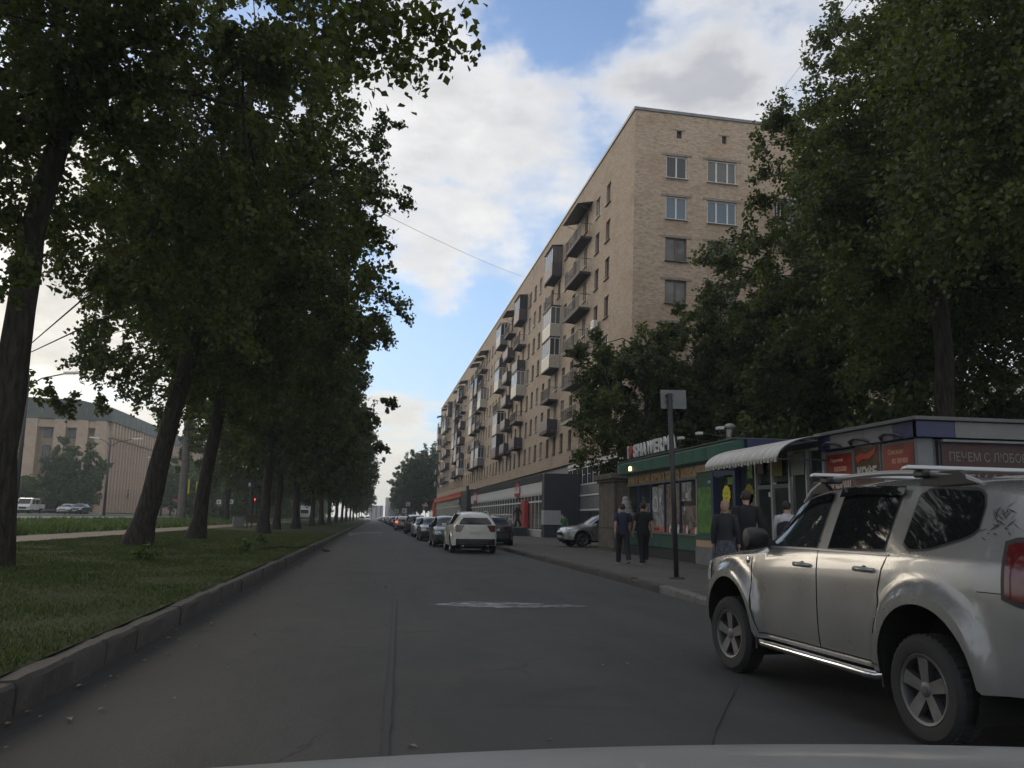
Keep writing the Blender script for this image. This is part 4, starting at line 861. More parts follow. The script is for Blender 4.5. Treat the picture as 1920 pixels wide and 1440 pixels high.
mb = MB(); mb.box(-.03, .14, K(24.45), 0, .83, .88); mb.box(-.02, .14, K(24.45), 0, 2.56, 2.64); mb.box(0, .14, K(24.45), 0, 2.94, 2.979); obj('sill_rail', mb, M_STEELP, sk)
wy = [K(24.45), K(25.9), K(27.35), K(28.8), K(30.2), 0]
for i in range(5):
    a, b = wy[i], wy[i + 1]; mb = MB(); mb.box(.06, .075, a + .04, b - .04, .88, 2.56); obj('pane', mb, M_KGL, sk)
    mb = MB(); mb.box(-.01, .1, a - .03, a + .03, .88, 2.56); obj('mullion', mb, M_ALU if i == 0 else M_BLUEF, sk)
    mb = MB(); mb.box(.02, .035, a + .05, b - .05, 2.65, 2.93); obj('food_picture', mb, M_FOOD, sk)
for (a, b, z0, z1, m) in ((25.0, 25.85, 1.9, 2.5, M_PST), (24.5, 25.85, .9, 1.75, M_PST2), (26.0, 27.3, .9, 2.5, M_PST2), (27.45, 28.05, .95, 2.5, M_PST), (28.1, 28.7, .95, 2.45, M_PST), (28.9, 30.1, .9, 1.9, M_PST2)):
    mb = MB(); mb.box(.042, .055, K(a), K(b), z0, z1); obj('window_poster', mb, m, sk)
M_ORST = mat('orange price strip', (.50, .15, .08), .6, noise=.3, nscale=6)
mb = MB(); mb.box(.036, .041, K(27.4), K(28.78), .89, 1.08); mb.box(.036, .041, K(24.6), K(25.2), .89, 1.08); obj('price_strip', mb, M_ORST, sk)
text_on_wall('lettering', 'МЕНЮ', .2, M_BLK, sk, (.034, K(28.5), .94), width=.5, height=.1)
mb = MB(); mb.lathe([(.22, 0), (.28, 0), (.28, .012), (.22, .012)], 20, 'X', (.03, K(28.4), 1.85), close=True); obj('ring_sticker', mb, M_LETW, sk)
for (y, z, s) in ((27.75, 1.9, .16), (25.3, 2.0, .13), (25.5, 1.6, .10)):
    mb = MB(); mb.box(.028, .033, K(y), K(y) + s, z, z + s * 1.2); obj('paper_notice', mb, M_LETW, sk)
# bottles and jars standing inside the right panes
for j in range(14):
    y = K(24.6) + .19 * j + .03 * math.sin(j * 3); h = .22 + .08 * math.sin(j * 1.7); mb = MB(); mb.lathe([(.0, 0), (.045, 0), (.045, h * .6), (.018, h * .8), (.018, h), (0, h)], 8, 'Z', (.0, y, .885))
    obj('bottle', mb, [M_LETW, M_ORST, M_PST2, M_BROWNP][j % 4], None, (9.82, 31.5, .13), smooth=40, label='one of the small bottles lined up on the shawarma kiosk sill', cat='bottle', group='bottles on the shawarma kiosk sill')
# green poster bay with beige strips
mb = MB(); mb.box(.0, .13, K(24.39), K(23.16), .88, 2.72); obj('poster_frame', mb, M_GREEN, sk)
mb = MB(); mb.box(-.015, -.003, K(24.34), K(23.22), .95, 2.66); gp = obj('green_poster', mb, M_GPOST, sk)
mb = MB(); mb.box(-.022, -.016, K(24.34), K(23.22), 2.28, 2.66); obj('poster_head', mb, M_GREEND, gp)
text_on_wall('lettering', 'ХАЛЯЛЬНАЯ', .2, M_LETW, sk, (-.026, K(23.3), 2.52), width=.95, height=.085); text_on_wall('lettering', 'ЕДА ТУТ', .2, M_LETW, sk, (-.026, K(23.5), 2.38), width=.5, height=.085)
mb = MB(); mb.box(-.03, .13, K(24.4), K(23.1), 2.74, 2.96); obj('beige_strip', mb, M_BEIGE, sk)
mb = MB(); mb.box(-.06, .13, K(24.42), K(23.1), .52, .72); obj('beige_strip', mb, M_BEIGE, sk)
mb = MB(); mb.box(-.08, .13, K(24.45), K(23.1), -.0, .51); obj('base_box', mb, M_STEELP, sk, bevel=.01); mb = MB(); mb.box(-.05, .13, K(24.42), K(23.1), .73, .87); obj('base_box', mb, M_GREEND, sk)
mb = MB(); mb.box(-.36, -.3, K(30.2), K(30.0), 3.1, 3.26); obj('fascia_lamp', mb, mat('lit lamp glass', (.9, .7, .4), .4, emit=(1, .62, .28), estr=3.0), sk)
# roof sign: I heart SHAWERMA, each letter a block of its own
sg = empty('roof_sign', (9.72, 31.05, 3.67), 0, 'white block letters and a red heart standing on the green kiosk roof', 'sign')
mb = MB(); mb.box(.0, .05, -5.3, .1, 0.02, .09); mb.box(.06, .10, -5.3, .1, .3, .36)
for i in range(7): mb.tube([(.1, -.1 - i * .85, 0), (.07, -.1 - i * .85, .36)], .02, 5)
obj('sign_frame', mb, M_IRON, sg)
xx = 0.0
for ch, wd in zip('I♥SHAWERMA', (.2, .52, .5, .52, .56, .78, .46, .52, .64, .56)):
    if ch == '♥':
        pts = [(.0, -(wd / 2 + .5 * wd * (16 * math.sin(a) ** 3) / 17), .27 + .25 * (13 * math.cos(a) - 5 * math.cos(2 * a) - 2 * math.cos(3 * a) - math.cos(4 * a)) / 15) for a in np.linspace(0, 6.283, 25)[:-1]]
        hb = MB(); hb.prism(pts, (-.09, 0, 0)); obj('heart', hb, M_RED, sg, (0, -xx, .06))
    else:
        o = text_on_wall('letter', ch, .6, M_LETW, sg, (-.05, -xx - .03, .07), depth=.025, width=wd - .07, height=.48, bold=.022)
    xx += wd
# roof details
mb = MB(); mb.tube([(0, 0, 0), (0, 0, .62), (.03, 0, .72), (.03, 0, .82)], [.085, .085, .11, .10], 10); mb.lathe([(0, .86), (.2, .84), (.2, .9), (.1, .97), (0, .99)], 12, 'Z', (.03, 0, 0))
obj('vent_pipe', mb, mat('galvanised pipe', (.34, .34, .34), .45, metal=.6, noise=.3), None, (11.6, 26.0, 3.65), (0, 0, 0), smooth=40, label='galvanised vent pipe with a cap rising from the green kiosk roof', cat='vent pipe')
for y in (24.8, 23.3, 21.8):
    fl = empty('floodlight', (10.4, y, 3.65), 0, {24.8: 'floodlight on a thin arm nearest the lettered sign', 23.3: 'middle floodlight on a thin arm over the green kiosk roof', 21.8: 'floodlight on a thin arm at the canopy end of the green roof'}[y], 'floodlight', 'floodlights on the green kiosk roof')
    mb = MB(); mb.tube([(0, 0, 0), (0, 0, .22), (-.9, 0, .34)], .015, 5); obj('arm', mb, M_IRON, fl); mb = MB(); mb.box(-1.02, -.86, -.11, .11, .28, .36); obj('lamp_head', mb, M_WHITE, fl, bevel=.01)
# soft serve figure beside the kiosk
ic = empty('ice_cream_figure', (9.55, 30.9, 0.13), 0, 'big white soft serve ice cream figure at the far end of the green kiosk front', 'figure')
mb = MB(); mb.lathe([(.0, .75), (.1, .8), (.2, 1.0), (.3, 1.35), (.31, 1.42), (.0, 1.42)], 18); obj('cone', mb, mat('pale cone', (.3, .29, .26), .7, noise=.15), ic, smooth=40)
mb = MB(); mb.tube([(0, 0, .0), (0, 0, .8)], [.16, .06], 10); obj('stand', mb, M_KDARK, ic)
mb = MB()
for j in range(5): mb.lathe([(0, 1.40 + j * .15), (.34 - .055 * j, 1.42 + j * .15), (.37 - .06 * j, 1.49 + j * .15), (.33 - .06 * j, 1.56 + j * .15), (0, 1.58 + j * .15)], 18, 'Z', (.02 * math.cos(j * 2), .02 * math.sin(j * 2), 0))
obj('cream', mb, mat('dull white cream', (.36, .36, .34), .6, noise=.2, nscale=5), ic, smooth=50)

# glazed pavilion with the barrel canopy, y 17.05 .. 23.05
pv = empty('glazed_pavilion', (9.8, 23.05, .13), 0, 'navy framed glass shop front with a door under the white barrel canopy', 'kiosk')
def V(y): return y - 23.05
mb = MB(); mb.box(2.2, 3.0, V(17.05), 0, 0, 3.1); mb.box(.12, 3.0, V(17.05), V(17.09), 0, 3.1); mb.box(.02, 3.0, V(17.1), 0, 2.95, 3.1); mb.box(.02, 3.0, V(17.1), 0, 0, .05); obj('wall', mb, mat('dim interior', (.10, .095, .085), .7, noise=.5, nscale=1.5), pv)
mb = MB(); mb.box(-.12, .2, -.14, .02, 0, 2.95); obj('post', mb, M_BLUEF, pv); mb = MB(); mb.box(-.1, .15, V(21.6), V(22.9), 2.55, 2.72); mb.box(-.1, .15, V(21.45), V(21.6), 0, 2.94); obj('post', mb, M_BLUEF, pv)
for i, y in enumerate((20.4, 19.5, 18.6, 17.8)):
    mb = MB(); mb.box(-.02, .1, V(y) - .03, V(y) + .03, 0, 2.94); obj('mullion', mb, M_ALU, pv)
for a, b in ((21.65, 22.88), (20.45, 21.4), (17.85, 18.55), (17.1, 17.75)):
    mb = MB(); mb.box(.05, .062, V(a), V(b), .5, 2.9); obj('pane', mb, M_KGL, pv); mb = MB(); mb.box(.03, .08, V(a), V(b), .05, .49); obj('base_panel', mb, M_STEELP, pv)
for a, b in ((19.53, 20.36), (18.63, 19.47)):
    d = obj('door', MB().box(.0, .06, V(a), V(b), .05, .3).box(.0, .06, V(a), V(b), 2.1, 2.2).box(.0, .06, V(a), V(a) + .08, .3, 2.1).box(.0, .06, V(b) - .08, V(b), .3, 2.1), M_STEELP, pv)
    obj('pane', MB().box(.025, .035, V(a) + .08, V(b) - .08, .3, 2.1), M_KGL, d); obj('handle', MB().tube([(-.04, V(b) - .13 if a > 19 else V(a) + .13, .9), (-.04, V(b) - .13 if a > 19 else V(a) + .13, 1.4)], .014, 6), M_ALU, d)
    obj('pane', MB().box(.05, .062, V(a), V(b), 2.25, 2.9), M_KGL, pv)
for (a, b, z0, z1, m) in ((21.75, 22.8, .6, 1.6, M_PST2), (20.5, 21.1, 1.0, 2.0, M_PST2), (21.8, 22.2, 2.3, 2.5, M_GPOST), (17.2, 17.7, .7, 1.7, M_PST2), (19.6, 19.75, 1.9, 2.02, M_LETW)):
    obj('window_poster', MB().box(.02, .045, V(a), V(b), z0, z1), m, pv)
def sun_face(y, z, r, m, dim=False):
    pts = [(.0, V(y) + r * (1 + .07 * math.cos(11 * a)) * math.cos(a), z + r * (1 + .07 * math.cos(11 * a)) * math.sin(a)) for a in np.linspace(0, 6.283, 67)[:-1]]
    s = obj('round_sticker', MB().prism(pts, (.012, 0, 0)), m, pv, (.02, 0, 0))
    mb = MB(); mb.box(-.006, -.002, V(y) - r * .35, V(y) - r * .22, z + .02, z + .06); mb.box(-.006, -.002, V(y) + r * .22, V(y) + r * .35, z + .02, z + .06); mb.tube([(-.004, V(y) - r * .25, z - r * .3), (-.004, V(y), z - r * .42), (-.004, V(y) + r * .25, z - r * .3)], .012, 4); obj('face_print', mb, M_BLK, s)
sun_face(22.3, 2.02, .26, M_YEL); sun_face(20.85, 2.0, .27, mat('dim yellow sticker', (.22, .19, .02), .6))
for (y, z, w_, h_, m) in ((20.1, 2.62, .35, .28, M_REDD), (19.2, 2.6, .5, .42, mat('dim yellow sign', (.25, .21, .03), .6)), (18.2, 2.62, .6, .5, mat('pale sign', (.33, .33, .28), .6)), (20.7, 2.6, .3, .4, M_GPOST)):
    obj('hanging_sign', MB().box(-.02, .0, V(y) - w_ / 2, V(y) + w_ / 2, z - h_ / 2, z + h_ / 2), m, pv, bevel=.01)
obj('ceiling_lamp', MB().box(.5, .75, V(18.1), V(17.85), 2.36, 2.42), mat('lit ceiling lamp', (1, 1, .95), .4, emit=(1, .95, .8), estr=4.0), pv)
cn = empty('barrel_canopy', (8.55, 20.75, 2.76), 0, 'white barrel shaped canopy over the glass shop front between the kiosks', 'canopy')
prof = [(1.25 - 1.25 * math.cos(a), .54 * math.sin(a)) for a in np.linspace(0, R(90), 12)]
n = 12; L = 4.0
for i in range(n):
    y0 = -L * i / n; mb = MB(); mb.grid([[(x, y, z) for x, z in prof] for y in (y0 - .004, y0 - .02, y0 - L / n + .006)])
    me = None; o = obj('canopy_sheet', mb, mat('white canopy sheet', (.55, .52, .47), .42, noise=.2, nscale=3, coat=.2), cn, smooth=60); sd = o.modifiers.new('thick', 'SOLIDIFY'); sd.thickness = .012; sd.offset = -1
fr = [MB().box(-.004, .012, -.05, .05, -.05 - .02 * k, .0).mesh('fringe_flap', mat('dirty fringe', (.42, .40, .36), .6)) for k in (0, 1)]
for i in range(24): link('fringe_flap', fr[i % 2], cn, (0, -.07 - i * L / 24, 0))
for y in (0.0, -L):
    mb = MB(); mb.tube([(x + .01, y - .02 * (y == 0) + .02 * (y < 0), z - .03) for x, z in prof], .02, 6); mb.tube([(.02, y, -.01), (1.25, y, -.01)], .02, 6); obj('end_frame', mb, M_IRON, cn)
for i in range(1, 4):
    mb = MB(); mb.tube([(x + .01, -L * i / 4, z - .035) for x, z in prof], .016, 6); obj('rib', mb, M_IRON, cn)

# coffee kiosk, front x = 9.8, y 13.72 .. 17.0
ck = empty('coffee_kiosk', (9.8, 17.0, .13), 0, 'bakery and coffee kiosk with grey and blue fascia and red food posters', 'kiosk')
def Q(y): return y - 17.0
mb = MB(); mb.box(.06, 5.2, Q(13.78), 0, 0, 2.82); obj('wall', mb, M_STEELP, ck)
mb = MB(); mb.box(-.22, 5.4, Q(13.5), .04, 3.14, 3.21); obj('roof', mb, M_KROOF, ck, bevel=.01)
for a, b, m in ((16.52, 17.0, M_BLUEP), (15.25, 16.51, M_GREYP), (14.31, 15.24, M_GREYP), (13.6, 14.3, M_BLUEP)):
    obj('fascia_panel', MB().box(-.14, .05, Q(a), Q(b), 2.84, 3.13), m, ck, bevel=.004)
for a, b, m in ((-.14, .62, M_BLUEP), (.63, 2.2, M_GREYP), (2.21, 3.8, M_GREYP), (3.81, 5.3, M_GREYP)):
    obj('fascia_panel', MB().box(a, b, Q(13.58), Q(13.7), 2.84, 3.13), m, ck, bevel=.004)
def poster(a, b, z0, z1, m, small, big, hb=.42):
    f = obj('poster_frame', MB().box(-.02, .05, Q(a), Q(b), z0, z1), M_STEELP, ck)
    obj('poster', MB().box(-.03, -.021, Q(a) + .05, Q(b) - .05, z0 + .05, z1 - .05), m, f)
    wd = (b - a) - .2; yL = Q(b) - .1
    for i, s in enumerate(small): text_on_wall('lettering', s, .2, mat('peach lettering', (.62, .36, .25), .6), f, (-.034, yL - .12 * (i + 1), z1 - .24 - .18 * i), width=wd * .55, height=.1)
    if big: text_on_wall('big_lettering', big, .4, mat('cream lettering', (.50, .47, .40), .5), f, (-.036, yL, z1 - hb - .36), width=wd, height=.26, bold=.012)
poster(15.86, 16.92, .9, 2.78, M_REDP, ('Горячий', 'лаваш'), 'ЛАВАШ'); poster(13.82, 14.86, .9, 2.82, M_REDP, ('Свежая', 'из печки'), 'СЛОЙКА')
f = obj('poster_frame', MB().box(-.03, .04, Q(14.9), Q(15.82), 1.9, 2.84), M_STEELP, ck); obj('poster', MB().box(-.04, -.031, Q(14.94), Q(15.78), 1.94, 2.8), M_BROWNP, f)
text_on_wall('big_lettering', 'КОФЕ', .4, MATS['cream lettering'], f, (-.045, Q(15.68), 2.16), width=.66, height=.26, bold=.02)
rb = MB(); pts = [(0, .36, .0), (0, .2, .06), (0, 0, .03), (0, -.2, .08), (0, -.38, .16), (0, -.3, .02), (0, -.1, -.07), (0, .12, -.06), (0, .3, -.14)]; rb.prism(pts, (-.012, 0, 0)); obj('ribbon_print', rb, mat('red ribbon', (.42, .06, .03), .5), f, (-.042, Q(15.36), 2.62))
obj('window', MB().box(-.02, .05, Q(14.9), Q(15.82), .9, 1.88), M_KGL, ck)
for y in (16.4, 15.4, 14.35):
    mb = MB(); mb.tube([(.0, Q(y) - .36, 0), (-.16, Q(y) - .25, .09), (-.2, Q(y), .13), (-.16, Q(y) + .25, .09), (0, Q(y) + .36, 0)], .035, 6); obj('poster_light', mb, M_IRON, ck, (-.06, 0, 2.83), smooth=50)
obj('corner_post', MB().box(-.05, .25, Q(13.72), Q(13.8), 0, 2.83), M_STEELP, ck); obj('corner_post', MB().box(-.06, .1, -.06, .02, 0, 2.83), M_ALU, ck)
for a, b in ((.35, 2.75), (2.9, 5.1)):
    f = obj('banner_frame', MB().box(a, b, Q(13.7), Q(13.77), .9, 2.8), M_IRON, ck); obj('banner', MB().box(a + .05, b - .05, Q(13.68), Q(13.695), .95, 2.75), M_REDD, f)
    text_on_wall('lettering', 'ПЕЧЕМ С ЛЮБОВЬЮ' if a < 1 else 'ПЕЧЕМ ДЛЯ ВАС', .2, mat('grey lettering', (.17, .16, .145), .6), f, (a + .2, Q(13.677), 2.42), face='-Y', width=1.9, height=.17)
    text_on_wall('big_lettering', 'ПЕКАРНЯ' if a < 1 else 'КОФЕ', .4, MATS['grey lettering'], f, (a + .25, Q(13.677), 1.85), face='-Y', width=1.7, height=.34)
    obj('banner_lamp', MB().box(a, b, Q(13.55), Q(13.62), 2.76, 2.80), M_STEELP, f)

# stone booth at the pavement
M_STONE = mat('brown weathered stone', (.155, .13, .10), .9, noise=.35, nscale=2.5, bump=.4, bscale=20); M_STONED = mat('stone joints', (.055, .048, .04), .9)
bo = empty('stone_booth', (9.85, 33.6, .13), 0, 'square brown stone booth with a projecting cornice beside the green kiosk', 'booth')
obj('core', MB().box(.05, 1.55, .05, 2.35, 0, 2.95), M_STONED, bo)
for j, (z0, z1) in enumerate(((0, .08), (.1, .92), (.95, 2.85))):
    n = (1, 4, 3)[j]; o_ = (.06, 0.0, .02)[j]
    for i in range(n):
        a = 2.4 * i / n; obj('stone_slab', MB().box(-o_ if j == 0 else o_, .1, a + .012 - (.03 if j == 0 else 0), 2.4 * (i + 1) / n - .012, z0, z1), M_STONE, bo, bevel=.012)
    for i in range(max(1, n - 1)):
        k = max(1, n - 1); a = .12 + 1.46 * i / k; obj('stone_slab', MB().box(a + .012, .12 + 1.46 * (i + 1) / k - .012, -.03 if j == 0 else .01, .1, z0, z1), M_STONE, bo, bevel=.012)
for z0, z1, p in ((2.86, 2.97, .06), (2.98, 3.2, .16)):
    obj('cornice', MB().box(-p, 1.6 + p, -p, 2.4 + p, z0, z1), M_STONE, bo, bevel=.02)
obj('roof_box', MB().box(.4, .9, .4, .8, 3.205, 3.5), M_STEELP, bo)

# ---------------------------------------------------------------- street furniture
sp = empty('sign_post', (6.76, 18.15, .13), 0, 'bare dark post on the pavement carrying a sign seen from behind', 'sign post'); sp.rotation_euler = (0, R(-1.2), 0)
obj('post', MB().tube([(0, 0, 0), (0, 0, 4.18)], .056, 10), M_IRON, sp, smooth=True); obj('base_plate', MB().lathe([(.0, .05), (.16, .03), (.2, 0)], 12), M_STREAK, sp)
o = obj('sign_plate', MB().box(-.2, .42, .062, .072, 3.83, 4.27), mat('sign back metal', (.19, .195, .195), .6, metal=.2, noise=.25, nscale=3), sp, bevel=.004); obj('clamp', MB().box(-.08, .08, .0, .06, 3.98, 4.02).box(-.08, .08, 0, .06, 4.12, 4.16), M_IRON, sp)
def sign(name, x, y, z0, h, label, shape, col, size, cat='road sign', group=None):
    e = empty(name, (x, y, z0), 0, label, cat, group); obj('post', MB().tube([(0, 0, 0), (0, 0, h)], .04, 6), M_STEELP, e)
    if shape == 'tri':
        mb = MB(); s = size / 2; mb.prism([(-s, -.06, h - .1), (s, -.06, h - .1), (0, -.06, h - .1 + size * .87)], (0, .02, 0)); p = obj('plate', mb, M_RED, e)
        s *= .68; mb = MB(); mb.prism([(-s, -.075, h + .02), (s, -.075, h + .02), (0, -.075, h + .02 + s * 1.74)], (0, .012, 0)); obj('face', mb, M_WHITE, p); obj('symbol', MB().box(-.03, .03, -.082, -.077, h + .1, h + .42), M_BLK, p)
    else:
        p = obj('plate', MB().box(-size / 2, size / 2, -.07, -.05, h - size, h), col, e); obj('symbol', MB().box(-size * .25, size * .1, -.078, -.072, h - size * .8, h - size * .25), M_STEELP if col is not M_BLUEP else M_WHITE, p)
    return e
sign('warning_sign', 7.2, 115, .0, 2.9, 'red bordered triangular warning sign by the parked cars near the block end', 'tri', M_RED, .95)
FS = 'small road signs at the far end of the parked row'
sign('road_sign', 6.6, 175, 0, 3.2, 'small pale square road sign in front of the far tall trees, lowest of three', 'sq', M_WHITE, .9, group=FS); sign('road_sign', 7.1, 170, 0, 4.4, 'small pale road sign raised highest before the far tall trees', 'sq', M_WHITE, .8, group=FS); sign('road_sign', 5.5, 192, 0, 3.2, 'small pale yellowish road sign leftmost by the far parked cars', 'sq', mat('dull yellow plate', (.5, .45, .25), .6), .9, group=FS)
mb = MB(); mb.tube([(0, 0, -.2), (.0, 0, 15)], [.48, .36], 16)
obj('concrete_mast', mb, mat('grey concrete mast', (.13, .12, .105), .9, noise=.3, nscale=2), None, (-20.8, 98, gz(-21)), smooth=40, label='thick grey concrete mast between the leaning limes', cat='mast')
def lamp_post(x, y, h, heads, label):
    e = empty('street_lamp', (x, y, gz(x)), 0, label, 'street lamp', 'street lamps along the avenue'); obj('post', MB().tube([(0, 0, 0), (0, 0, h)], [.2, .11], 8), M_IRON, e, smooth=True)
    for dx in heads:
        a = obj('arm', MB().tube([(0, 0, h - .9), (dx * .35, 0, h - .2), (dx, 0, h + .25)], .05, 6), M_IRON, e); obj('lamp_head', MB().prism([(dx - .1 * np.sign(dx), -.22, h + .2), (dx + 1.2 * np.sign(dx), -.16, h + .28), (dx + 1.2 * np.sign(dx), .16, h + .28), (dx - .1 * np.sign(dx), .22, h + .2)], (0, 0, .16)), mat('pale lamp head', (.75, .75, .72), .3), a)
lamp_post(-36.8, 125, 10.6, (-1.6, 3.0), 'double armed street lamp before the arena corner'); lamp_post(-26.3, 68, 11.0, (2.6,), 'street lamp whose pale head stands against the arena roof band')
lamp_post(-37.5, 160, 10.2, (-1.8, 2.2), 'farther street lamp between the inner park trees')
for (x, y, z, w_, h_, lab) in ((-22.0, 105, 4.05, .85, 1.75, 'tall yellow notice board left of the concrete mast'), (-20.55, 105, 3.85, .6, 1.65, 'yellow notice board just right of the concrete mast'), (-19.7, 105.5, 3.8, .6, 1.6, 'narrow yellow notice board against the second dark trunk')):
    e = empty('yellow_board', (x, y, gz(x)), 0, lab, 'notice board', 'yellow boards at the avenue stop'); obj('post', MB().tube([(0, 0, 0), (0, 0, z)], .06, 6), M_STEELP, e); b = obj('board', MB().box(-w_ / 2, w_ / 2, -.12, -.06, z - h_ / 2, z + h_ / 2), mat('yellow board paint', (.62, .55, .05), .5), e); obj('mark', MB().box(-w_ * .2, w_ * .1, -.14, -.122, z - .1, z + .15), M_STEELP, b)
e = empty('bus_stop_sign', (-22.6, 104, gz(-22.6)), 0, 'small red plate on a post under the tall yellow board', 'sign'); obj('post', MB().tube([(0, 0, 0), (0, 0, 2.3)], .05, 6), M_IRON, e); obj('plate', MB().box(-.35, .35, -.08, -.05, 2.1, 2.5), M_RED, e)
e = empty('traffic_light', (-17.6, 132, gz(-17.6)), 0, 'traffic light showing red among the inner park trunks', 'traffic light'); obj('post', MB().tube([(0, 0, 0), (0, 0, 3.6)], .07, 6), M_STEELP, e); hd = obj('housing', MB().box(-.18, .18, -.15, .12, 2.3, 3.4), M_IRON, e)
for i, m in enumerate((mat('green lens off', (.01, .04, .02), .3), mat('amber lens off', (.06, .04, .01), .3), mat('red lens lit', (.8, .05, .03), .3, emit=(1, .06, .04), estr=2.0))): obj('lens', MB().lathe([(0, -.18), (.15, -.16), (.15, -.14)], 12, 'Y', (0, 0, 2.5 + .35 * i)), m, hd)
sign('pedestrian_sign', -24.5, 142, gz(-24.5), 3.1, 'small pale square sign among the inner park trunks, left of the traffic light', 'sq', M_WHITE, .7); sign('pedestrian_sign', -22.6, 142, gz(-22.6), 3.2, 'small pale sign with a dark symbol beside a slim trunk', 'sq', M_WHITE, .7); sign('pedestrian_sign', -15.6, 112, gz(-15.6), 5.2, 'high pale blue sign between two inner park trunks', 'sq', M_BLUEP, .8)
# park bench and concrete bin by the path
be = empty('park_bench', (-9.3, 72, gz(-9.3)), R(62), 'dark slatted park bench seen from its end beside the dirt path', 'bench')
for i in range(4): obj('seat_slat', MB().box(-.9, .9, -.02 + .12 * i, .08 + .12 * i, .42, .46), M_FRAME_B, be)
for i in range(4): obj('back_slat', MB().box(-.9, .9, .46 + .04 * i, .49 + .04 * i, .56 + .13 * i, .66 + .13 * i), M_FRAME_B, be)
for x in (-.7, .7): obj('leg', MB().box(x - .04, x + .04, -.02, .06, 0, .42).box(x - .04, x + .04, .42, .5, 0, .56).box(x - .04, x + .04, -.02, .5, .38, .418), M_IRON, be)
mb = MB(); mb.prism([(-.42, -.42, 0), (.42, -.42, 0), (.42, .42, 0), (-.42, .42, 0)], (0, 0, .85)); mb2 = empty('concrete_bin', (-10.8, 72, gz(-10.8)), .2, 'square grey concrete litter bin left of the park bench', 'bin'); obj('body', mb, mat('grey bin concrete', (.2, .2, .19), .9, noise=.2), mb2, bevel=.03); obj('liner', MB().box(-.34, .34, -.34, .34, .851, .9), M_IRON, mb2)
# guard rail on the far side of the avenue
gr = empty('guard_rail', (-52.6, 60, 1.2), 0, 'low grey guard rail along the far edge of the avenue', 'fence'); obj('beam', MB().box(0, .08, 0, 260, .45, .75), M_ALU, gr)
post = MB().box(.09, .2, -.06, .06, 0, .8).mesh('post', M_STEELP)
for i in range(66): link('post', post, gr, (0, i * 4.0, 0))
# overhead wires
def wire(name, a, b, sag, label):
    a, b = Vector(a), Vector(b); mb = MB(); mb.tube([a.lerp(b, i / 24) - Vector((0, 0, sag * 4 * (i / 24) * (1 - i / 24))) for i in range(25)],   .010, 5); obj(name, mb, M_IRON, None, label=label, cat='cable')
# ---------------------------------------------------------------- cars
def paint(name, col, metal=.35, rough=.32, dirt=.25):
    return mat(name, col, rough, metal, noise=dirt, nscale=3.0, coat=.6)
M_TYRE = mat('tyre rubber', (.018, .018, .018), .8, noise=.3, nscale=12); M_RIM = mat('alloy rim', (.22, .22, .225), .38, metal=.8, noise=.3, nscale=6); M_RIMF = mat('dirty alloy rim', (.13, .13, .135), .5, metal=.7, noise=.35, nscale=6); M_BLKPL = mat('black plastic', (.015, .015, .016), .5, noise=.25, nscale=8)
M_CARGL = glass_dark('tinted car glass', (.008, .009, .010), .03); M_CARGL2 = glass_dark('car glass', (.02, .024, .024), .03)
M_TAIL = mat('tail lamp red', (.085, .005, .007), .15, coat=1.0); M_TAILD = mat('smoked tail lamp', (.10, .035, .03), .15, coat=1.0); M_HEAD = mat('headlamp glass', (.55, .57, .58), .1, coat=1.0); M_CHROME = mat('chrome', (.6, .6, .6), .12, metal=1.0); M_PLATE = mat('number plate', (.5, .5, .48), .5); M_UNDER = mat('car underside', (.006, .006, .006), .95)
M_BRAKE = mat('lit brake lamp', (.8, .05, .03), .3, emit=(1, .07, .05), estr=3.0); M_LIT = mat('lit headlamp', (1, .95, .8), .3, emit=(1, .95, .75), estr=6.0)
def pch(xs, ys):
    """smooth monotone interpolation through control points"""
    xs = np.array(xs, float); ys = np.array(ys, float); o = np.argsort(xs); xs = xs[o]; ys = ys[o]; h = np.diff(xs); d = np.diff(ys) / h; m = np.zeros(len(xs))
    for i in range(1, len(xs) - 1): m[i] = 0 if d[i - 1] * d[i] <= 0 else 2 * d[i - 1] * d[i] / (d[i - 1] + d[i])
    m[0], m[-1] = d[0], d[-1]
    def f(x):
        x = np.clip(x, xs[0], xs[-1]); i = np.clip(np.searchsorted(xs, x) - 1, 0, len(xs) - 2); t = (x - xs[i]) / h[i]
        return (2 * t ** 3 - 3 * t ** 2 + 1) * ys[i] + (t ** 3 - 2 * t ** 2 + t) * h[i] * m[i] + (-2 * t ** 3 + 3 * t ** 2) * ys[i + 1] + (t ** 3 - t ** 2) * h[i] * m[i + 1]
    return f
